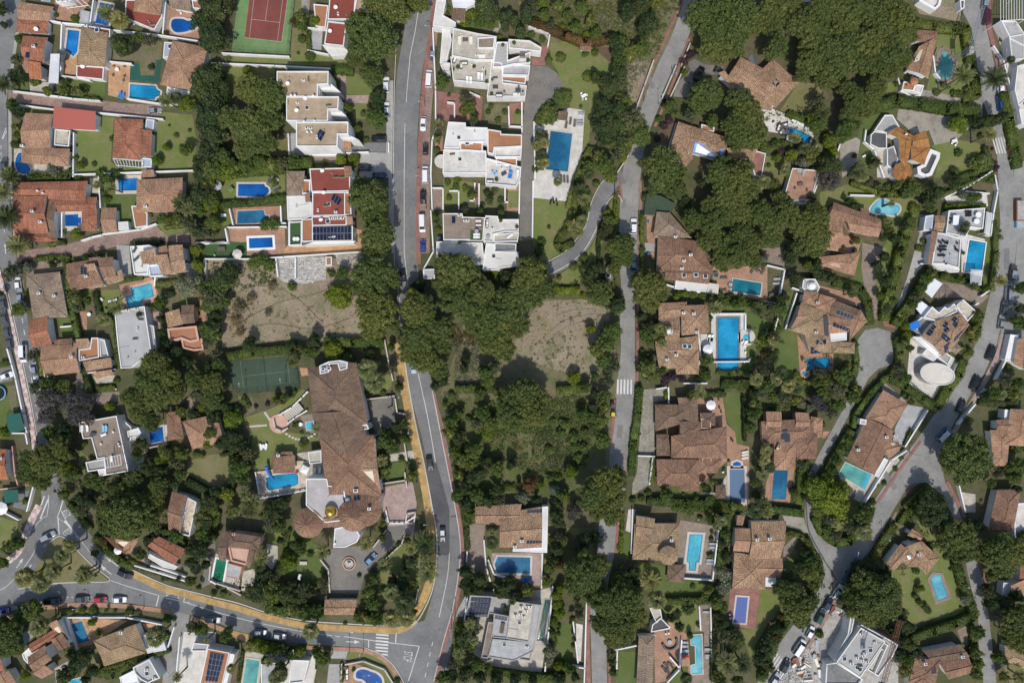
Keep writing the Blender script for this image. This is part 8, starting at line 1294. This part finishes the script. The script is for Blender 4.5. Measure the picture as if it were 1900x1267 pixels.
T(380,620); rail([360,985,390,1170,630,1130,750,1105],1.3); rail([530,575,620,520,690,450,730,410],1.1); rail([590,635,640,595,725,545],1.1); WL((490,615,500,670,545,690,590,670),(1280,40,1310,200,1340,330),(1150,465,1310,445,1350,440),(1355,460,1370,560,1430,570),(1220,720,1310,660),(1260,1065,1430,1040,1425,985),(1410,700,1440,900),(1430,1030,1440,1090),(0,60,80,55), h=1.2, mat='stone_pale', desc='cream garden wall')
T(380,937); rail([1290,40,1310,130,1420,130,1500,80],1.1); WL((1440,60,1500,50,1490,130,1430,125,1440,60),(1290,380,1400,280,1430,200),(820,385,880,460,890,620),(1200,300,1290,180),(30,540,250,610),(45,370,30,540),(160,590,255,640),(1000,1135,1130,1110,1280,1170,1340,1267),(975,1130,970,1267),(790,1170,770,1267),(1500,700,1520,600), mat='stone_pale', desc='low pale wall', h=1.0)
T(0,937); WL((470,810,540,1035),(5,40,130,105),(1180,1060,1240,870),(960,430,1350,550),(1075,430,1320,510),(440,800,900,800,1150,850),(1280,940,1250,1267),(1500,540,1536,560), h=1.3); T(0,620); WL((0,705,180,705,195,780),(50,105,80,210,110,320,190,700),(190,1260,235,1090),(270,90,300,200,320,300),(340,240,340,390),(840,580,960,690,900,800,950,980),(560,640,540,620),(600,280,820,250), h=1.3)
T(0,620); WL((85,800,105,990,130,1090,0,1105),(1050,810,1190,785), h=1.2, mat='stucco_pink', desc='reddish boundary wall')
# ================================================================== FURNITURE AND SMALL THINGS
T(0,310); PR('lounger', 'white',725,940,-30,800,955,15,822,950,15,1480,545,5); PR('rtable', 'white',645,1050,0); PR('lounger', 'dark_grey',965,590,60,975,655,40); T(0,0); PR('rtable', 'white',843,503,0); PR('chair', 'brownflat',818,475,200,895,478,120,812,542,20,890,548,300,885,580,0); PR('lounger', 'blue_plastic',860,680,60,880,695,60); PR('sqparasol', 'dark_grey',470,425,20); PR('parasol', 'white',440,510,0); PR('rtable', 'white',450,475,0); PR('chair', 'white',960,180,0,1010,185,0,1295,105,0)
T(380,310); PR('lounger', 'dark_grey',505,135,25,520,165,25,462,95,90); PR('rtable', 'white',518,95,0,645,515,0,665,515,0); PR('table', 'brownflat',128,587,0, s=1.4); PR('parasol', 'canvas',253,627,0); PR('table', 'white',142,348,0); PR('chair', 'grey',75,630,0); PR('parasol', 'grey',110,145,0); PR('sqparasol', 'green_court_light',196,165,0, s=.5)
T(760,0); PR('lounger', 'white',412,575,90,436,580,90,492,548,90,515,552,90); PR('sofa', 'dark_grey',368,470,90,390,455,0,638,685,0,322,430,70); PR('table', 'dark_grey',612,628,0,773,650,0); PR('table', 'brownflat',398,292,0,803,402,0); PR('sofa', 'offwhite',357,290,90,438,292,90,803,378,0,805,432,180,515,408,0,762,700 - 20,0); PR('chair', 'dark_grey',778,622,0,773,680,0,806,655,90,590,575,45,675,655,90,718,415,90); PR('lounger', 'brownflat',1115,895,80,1145,870,80,1175,885,85); PR('lounger', 'grey',1210,868,0,1212,890,0,1222,812,0); PR('table', 'white',1240,690,30); PR('chair', 'white',1222,672,0,1262,682,90,1232,715,180,1255,712,0); PR('pot', 'roof_terra',345,488,0,460,483,0,585,678,0,550,590,0,745,315,0,845,440,0,665,330,0,282,685,0)
T(760,310); PR('lounger', 'brownflat',1080,88,92,1102,92,92,1125,95,92); PR('lounger', 'blue_plastic',712,60,75,722,60,75,716,30,90); PR('chair', 'sky_fabric',590,40,0,620,45,0,605,60,0); PR('table', 'dark_grey',672,52,30); PR('sofa', 'black',572,103,0,553,395,90,550,410,90); PR('lounger', 'white',478,482,0,478,502,0,715,495,30,770,50,90); PR('rtable', 'grey',478,460,0,560,500,0,210,510,0); PR('sofa', 'brownflat',490,385,0,492,420,180); PR('chair', 'black',1003,262,0,1022,232,0,1050,272,0,1028,258,40,1010,240,40,1045,240,0); PR('pot', 'stone_pale',993,435,0,357,540,0); PR('pot', 'roof_terra',765,430,0,650,385,0,620,95,0)
T(1140,0); PR('lounger', 'white',1275,850,60,1310,868,60,1340,885,60,1370,900,60,1290,858,60,1325,876,60); PR('sofa', 'brownflat',1165,915,70,1205,895,20,1190,940,45); PR('table', 'brownflat',1190,915,45,1300,1170,0); PR('sqparasol', 'dark_grey',730,525,20, s=.7); PR('lamp', 'grey',410,550,180,210,725,0,312,750,0)
T(1140,310); PR('lounger', 'brownflat',980,740,60,1020,725,60,1055,745,60,775,790,0,770,878,0); PR('lounger', 'grey',1152,798,0,1145,830,0,1320,30,0,1345,45,80); PR('table', 'brownflat',1320,125,10,1115,910,20); PR('chair', 'brownflat',1285,155,20,1370,170,0,1100,925,0,1130,905,0); PR('lounger', 'white',672,1218,80,692,1222,80); PR('chair', 'blue_plastic',240,395,0,238,620,0,215,600,0); PR('parasol', 'white',385,1172,0, s=.7); PR('pot', 'stone_pale',1205,598,0)
for x, y, lb, s_ in ((718,770,'round grey stone barbecue on the villa terrace',1.), ):
    thing('barbecue', lb, 'barbecue', None, None, x, y, parts=[('base', lambda mb: mb.cyl((0,0,0),1., .9,.8,16),'concrete'),('grill', lambda mb: mb.cyl((0,0,.8),.8,.75,.08,16),'dark_grey')])
thing('white_dome', 'round white dome on the concrete terrace tower', 'dome', None, None, 1400,845, parts=[('base', lambda mb: mb.cyl((0,0,0),1.3,1.3,.5,20),'stucco'),('dome', lambda mb: mb.dome((0,0,.5),1.15,1.),'white')])
T(1140,620); PR('lounger', 'white',668,30,80,692,30,80,928,860 - 790,70,940,190,20); PR('parasol', 'white',672,500,0,650,108,0); PR('lounger', 'canvas',925,838,10,925,858,10,925,880,10); PR('chair', 'white',905,60,0,930,130,0,930,90,0,915,50,40,635,85,0,770,980,0); PR('chair', 'dark_grey',740,465,0,745,525,0,758,555,0,695,468,0,830,750,0,840,760,30); PR('sofa', 'brownflat',1160,800,70); PR('lamp', 'grey',10,575,0)
T(1500,0); PR('table', 'white',1030,1010,20); PR('chair', 'white',1015,1025,0,1050,1020,90,1040,1040,0,385,1120,0,395,1115,0); PR('table', 'roof_terra',710,610,0); PR('parasol', 'roof_terra',730,600,0, s=.8)
T(1500,310); PR('table', 'white',1030,385,85, s=1.8); PR('table', 'black',1133,335,75, s=1.1); PR('chair', 'black',1115,320,0,1120,350,0,1150,320,0,1150,345,0,1005,370,90,1002,400,90); PR('rtable', 'white',1195,345,0,1183,392,0, s=1.4); PR('lounger', 'black',965,535,-40,950,568,0,948,590,0,940,630,0); PR('chair', 'black',925,535,0,940,545,0,920,590,0,935,605,0,1055,545,30,1045,590,-30,1040,575,0,1060,600,0,975,690,0); PR('lounger', 'brownflat',700,395,-10); PR('pot', 'stone_pale',300,545,0,245,578,0,1090,615,0)
thing('container', 'rust-edged skip full of rubble on the parking bay', 'skip', None, None, 1488,315,90, parts=[('hull', lambda mb: mb.box((0,0,0),(6., 2.4,1.3),0,0,1.04),'rust'),('load', lambda mb: mb.box((0,0,1.3),(5.6,2., .12)),'rubble_ground')]); thing('container', 'small blue-grey skip below the rusty one', 'skip', None, None, 1488,395,92, parts=[('hull', lambda mb: mb.box((0,0,0),(3.2,2., 1.1),0,0,1.04),'sky_fabric'),('load', lambda mb: mb.box((0,0,1.1),(2.9,1.7,.1)),'concrete')])
thing('sunshade', 'blue box canopy beside the fabric carports', 'canopy', None, None, 725,1130,25, parts=[('canopy', lambda mb: mb.box((0,0,2.2),(3., 2.2,.15)),'blue_plastic'),('posts', lambda mb: [mb.box((a, b, 0),(.1,.1,2.2)) for a in (-1.3,1.3) for b in (-.9,.9)],'metal')])
T(1500,620); PR('lounger', 'dark_grey',300,1130,60,322,1142,60); PR('chair', 'dark_grey',190,225,0,210,240,0,1330,330,0); PR('lamp', 'grey',720,845,220)
thing('oval_roof_pool', 'white oval roof with sunken stepped sundeck', 'roof terrace', None, None, 870,280,-12, parts=[('drum', lambda mb: mb.prism([(8.6 * .62 * 1.95 * math.cos(i * .2618) / 2 * 1.0,8.6 * .44 * 1.7 * math.sin(i * .2618) / 2) for i in range(24)],0,3.2),'concrete'),
  ('deck', lambda mb: mb.prism([(4.75 * math.cos(i * .2618),2.85 * math.sin(i * .2618)) for i in range(24)],3.2,3.24),'canvas'),('step', lambda mb: [mb.box((1.2 + .45 * k, .9,3.24),(.2,1.7 - .25 * k, .12)) for k in range(6)],'white'),('kerb', lambda mb: [mb.tube((5.05 * math.cos(i * .2618),3.1 * math.sin(i * .2618),3.3),(5.05 * math.cos((i + 1) * .2618),3.1 * math.sin((i + 1) * .2618),3.3),.14,.14,5) for i in range(24)],'white')])
T(1500,937); PR('lamp', 'grey',520,190,150,290,325,0,100,95,0,1080,1440-900,90)
def truss(mb, a, b, w):
    a, b = Vector(a), Vector(b); e = (b - a); n = max(3, int(e.length / (w * 1.2))); sd_ = e.cross(Vector((0,0,1))); sd_ = (sd_.normalized() if sd_.length > .01 else Vector((1,0,0))) * w / 2; up = e.cross(sd_).normalized() * w / 2; C4 = (sd_ + up, sd_ - up, -sd_ - up, -sd_ + up)
    for c in C4: mb.tube(a + c, b + c, .07,.07,4)
    for i in range(n):
        p, q = a.lerp(b, i / n), a.lerp(b, (i + 1) / n)
        for k in range(4): mb.tube(p + C4[k], q + C4[(k + 1) % 4],.04,.04,3)
def crane(label, x0, y0, x1, y1, t, z, mat, w=1.1):
    a, b = P(x0, y0, z), P(x1, y1, z); m_ = a.lerp(b, t); root = empty('tower_crane', (m_.x, m_.y, 0)); tag(root, label, 'crane', 'cranes'); o = Vector((m_.x, m_.y, 0))
    for nm, f in (('jib', lambda mb: truss(mb, a - o, b - o, w)),('mast', lambda mb: truss(mb, (0,0,0),(0,0, z + 2),1.3)),('counterweight', lambda mb: mb.box(b - o - Vector((0,0,1)),(1.4,1.8,1.6)))): mb = MB(); f(mb); mb.obj(nm, mat if nm != 'counterweight' else 'concrete', root)
crane('rust-red tower crane beside the construction building',655,815,530,1290,.33,16,'rust',.9); T(1500,0); crane('grey lattice crane boom over the top right road',1240,50,1155,362,.97,8,'metal',.9)
T(1500,937)
for i in range(46):
    x, y = random.choice([(20 + random.random() * 110,960 + random.random() * 260),(180 + random.random() * 100,1140 + random.random() * 120),(-110 + random.random() * 120,1060 + random.random() * 200),(150 + random.random() * 120,740 + random.random() * 60)]); p = P(x, y); mb = MB(); mb.box((0,0,0),(random.uniform(.6,3), random.uniform(.3,1), random.uniform(.2,.9)), random.uniform(0,3)); o = mb.obj('building_material', random.choice(['concrete', 'rust', 'offwhite', 'grey_sheet', 'wood', 'canvas']), None, (p.x, p.y, .03)); auto(o, 'pile of building material', 'rubble', 'stacks of material on the building site')
T(1140,937); PR('lounger', 'grey',695,272,0,695,297,0,675,388,0,672,410,0,650,755,0,662,1020,0,665,1065,0,668,1080,0,498,972,0,498,1000,0); PR('lounger', 'sky_fabric',500,1032,10); PR('lounger', 'red_plastic',503,1068,0); PR('lounger', 'brownflat',365,1135,-50,395,1130,-40,375,1180,-50,350,1160,-50); PR('chair', 'white',600,100,0,365,910,0,385,905,0,818,775,0,822,800,0,1210,455,0); PR('pot', 'stone_pale',690,190,0,690,235,0,665,350,0)
thing('curved_sofa', 'dark crescent outdoor sofa around a round fire table', 'sofa', None, None, 392,970,20, parts=[('sofa_body', lambda mb: [mb.tube((2.2 * math.cos(a),2.2 * math.sin(a),.3),(2.2 * math.cos(a + .26),2.2 * math.sin(a + .26),.3),.4,.4,6) for a in [-3.3 + i * .25 for i in range(14)]],'dark_grey'),('fire_table', lambda mb: mb.cyl((0,0,0),.7,.7,.5,18),'grey')])
T(760,937); PR('lounger', 'blue_plastic',822,520,0,822,536,0,848,522,0); PR('lamp', 'grey',148,105,90,325,770,0,300,860,0); thing('planter', 'oval planter on the concrete villa roof', 'planter', None, None, 660,870,80, parts=[('trough', lambda mb: mb.box((0,0,0),(3.0,1.2,0.5)),'concrete_dark'),('soil', lambda mb: mb.box((0,0,0.5),(2.8,1.0,0.04)),'soil')])
T(380,620); PR('lounger', 'white',403,800,100,440,798,80,785,970,85,822,965,80); PR('rtable', 'white',422,795,0,688,640,0); PR('sqparasol', 'white',725,955,20, s=.8); PR('lamp', 'grey',1412,390,200,1395,415,200,295,370,0,580,340,0); PR('parasol', 'red_plastic',660,980,0, s=.35)
thing('water_slide', 'curved blue water slide dropping into mansion pool', 'water slide', None, None, 468,985,0, parts=[('chute', lambda mb: [mb.tube((-.6 + .22 * i * i * .3,2.4 - .9 * i, 2.2 - .4 * i),(-.6 + .22 * (i + 1) ** 2 * .3,2.4 - .9 * (i + 1),2.2 - .4 * (i + 1)),.42,.42,8) for i in range(5)],'blue_plastic'),('ladder', lambda mb: [mb.box((-.6,2.7,.3 * k),(.8,.1,.06)) for k in range(8)] + [mb.box((-1,2.7,0),(.07,.07,2.4)), mb.box((-.2,2.7,0),(.07,.07,2.4))],'metal')])
def steps(mb):
    for i in range(9): mb.box((-2.2 + i * .5,-1.6 + i * .42,0),(.5,3., .15 + .1 * i),.7)
thing('garden_stairs', 'broad marble garden stairs fanning from round landing', 'stairs', None, None, 640,550,0, parts=[('step', steps, 'stone_pale'),('landing', lambda mb: mb.cyl((-4.6,-3.6,0),2.9,2.9,.2,28),'stucco_pink')])
for k in range(34):
    t_ = k / 34 * 2; x, y = ((320 + 130 * t_, 657 - 10 * t_),(430 + 60 * (t_ - 1),560 + 90 * (t_ - 1)))[int(t_)] if k % 2 else (470 + 380 * t_ / 2,600 + 150 * math.sin(t_ * 1.4)); p = P(x, y); patch('stepping_stone', 'stone_pale', [x - 9, y - 6, x + 8, y - 7, x + 9, y + 6, x - 8, y + 7], base=.03)
T(380,937); thing('fountain', 'round tiered stone fountain in the forecourt circle', 'fountain', None, None, 1030,412, parts=[('kerb_ring', lambda mb: [mb.tube((1.85 * math.cos(i * .2618),1.85 * math.sin(i * .2618),.25),(1.85 * math.cos((i + 1) * .2618),1.85 * math.sin((i + 1) * .2618),.25),.22,.22,6) for i in range(24)],'stucco_pink'),('basin', lambda mb: [mb.tube((1.2 * math.cos(i * .2618),1.2 * math.sin(i * .2618),.45),(1.2 * math.cos((i + 1) * .2618),1.2 * math.sin((i + 1) * .2618),.45),.14,.14,6) for i in range(24)] + [mb.cyl((0,0,0),1.2,1.2,.3,20)],'stone_pale'),('bowl', lambda mb: (mb.cyl((0,0,.3),.15,.15,.9,8), mb.cyl((0,0,1.1),.25,.6,.25,14), mb.cyl((0,0,1.35),.1,.08,.5,8)),'stone_pale')])
PR('table', 'white',680,505,70); PR('chair', 'white',650,552,0,705,555,0,685,490,0,930,270,0); PR('lamp', 'grey',1033,1035,0,1133,1030,0,672,1000,0,800,830,0); PR('sofa', 'brownflat',1015,1175,90,1015,1215,90); PR('table', 'brownflat',1000,1150,0); thing('stone_bench', 'pale stone garden bench by the winding path', 'bench', None, None, 706,408, parts=[('seat', lambda mb: mb.box((0,0,.4),(2.2,1., .15)),'stone_pale'),('leg', lambda mb: [mb.box((x, 0,0),(.3,.8,.4)) for x in (-.8,.8)],'stone_pale')])
T(0,937); PR('lamp', 'grey',630,690,90,775,738,90,1028,730,90,1265,1160,0); PR('lounger', 'dark_grey',1055,390,-20,1060,408,-20); PR('chair', 'white',1320,50,0,1310,75,0); PR('parasol', 'white',62,5,0, s=1.3); PR('parasol', 'white',865,310,0, s=.8); PR('rtable', 'dark_grey',915,370,0); T(0,620); PR('lounger', 'sky_fabric',742,672,85,762,672,85); PR('lounger', 'white',628,670,90,800,885,85,745,715,20); PR('chair', 'white',812,695,0,850,780,0,855,795,0,725,780,0,820,375,0,830,390,0); PR('table', 'dark_grey',670,710,0,240-200,905,0) ; PR('sofa', 'white',590,670,90)
thing('trampoline', 'round blue-rimmed trampoline on left edge lawn', 'trampoline', None, None, 5,418, parts=[('mat', lambda mb: mb.cyl((0,0,0.7),1.9,1.9,0.04,24),'black'),('rim', lambda mb: [mb.tube((2 * math.cos(i * 0.2618),2 * math.sin(i * 0.2618),0.75),(2 * math.cos((i + 1) * 0.2618),2 * math.sin((i + 1) * 0.2618),0.75),0.16,0.16,6) for i in range(24)],'sky_fabric')])
T(760,620)
for x, y, mt, lb in ((1440,505,'steel', 'dark recycling bin on the right pavement'),(1446,562,'yellow', 'black recycling bin with yellow lid')):
    thing('recycling_bin', lb, 'bin', None, None, x, y, 85, parts=[('bin_body', lambda mb: mb.box((0,0,0),(1.9,1.1,1.3),0,0,1.05),'black'),('lid', lambda mb: mb.box((-.2,0,1.3),(1.2,1.1,.14),0,0,.9),'yellow_plastic' if mt == 'yellow' else 'dark_grey')])
PR('lamp', 'grey',10,660,180,290,860,0); T(760,0); PR('lamp', 'grey',155,245,90,110,770,90); T(760,310); PR('lamp', 'grey',92,95,90,120,300,0)
def post(label, x, y, h):
    p = P(x, y); root = empty('utility_pole', p); tag(root, label, 'utility pole'); mb = MB(); mb.cyl((0,0,0),.16,.1, h, 8); mb.obj('pole', 'wood', root); mb = MB(); mb.box((0,0, h - .4),(1.6,.12,.12)); mb.obj('crossarm', 'wood', root)
post('slim utility pole at the curved drive entrance',1460,210,9.); T(760,310); post('utility pole where the curved drive meets the road',1462,200,9)

T(1500,937)
for c in ((100,1125,300,895),(135,1140,335,915),(80,1090,270,870)): fence(list(c),5.5,'metal', 'steel scaffold frame along the unfinished facade, ' + ('inner' if c[0] == 135 else 'middle' if c[0] == 100 else 'outer') + ' row', 'scaffolding')

T(380,310); scrub([520,655,860,645,860,800,700,825,560,815],120,'roof_white',.45,.15, name='rubble', clump=.5); scrub([935,630,1120,625,1120,690,960,690],50,'stone_pale',.5,.2, name='rubble', clump=.5)
T(1140,937); scrub([1180,1267,1300,1100,1400,1000,1380,1267],150,'roof_white',.5,.2, name='rubble', clump=.6)
T(760,620); scrub([590,450,1000,440,1290,500,1290,760,1180,960,950,1010,640,920,520,760],330,'leaf_mid',.4,.7, clump=1.1)
resolve_labels()
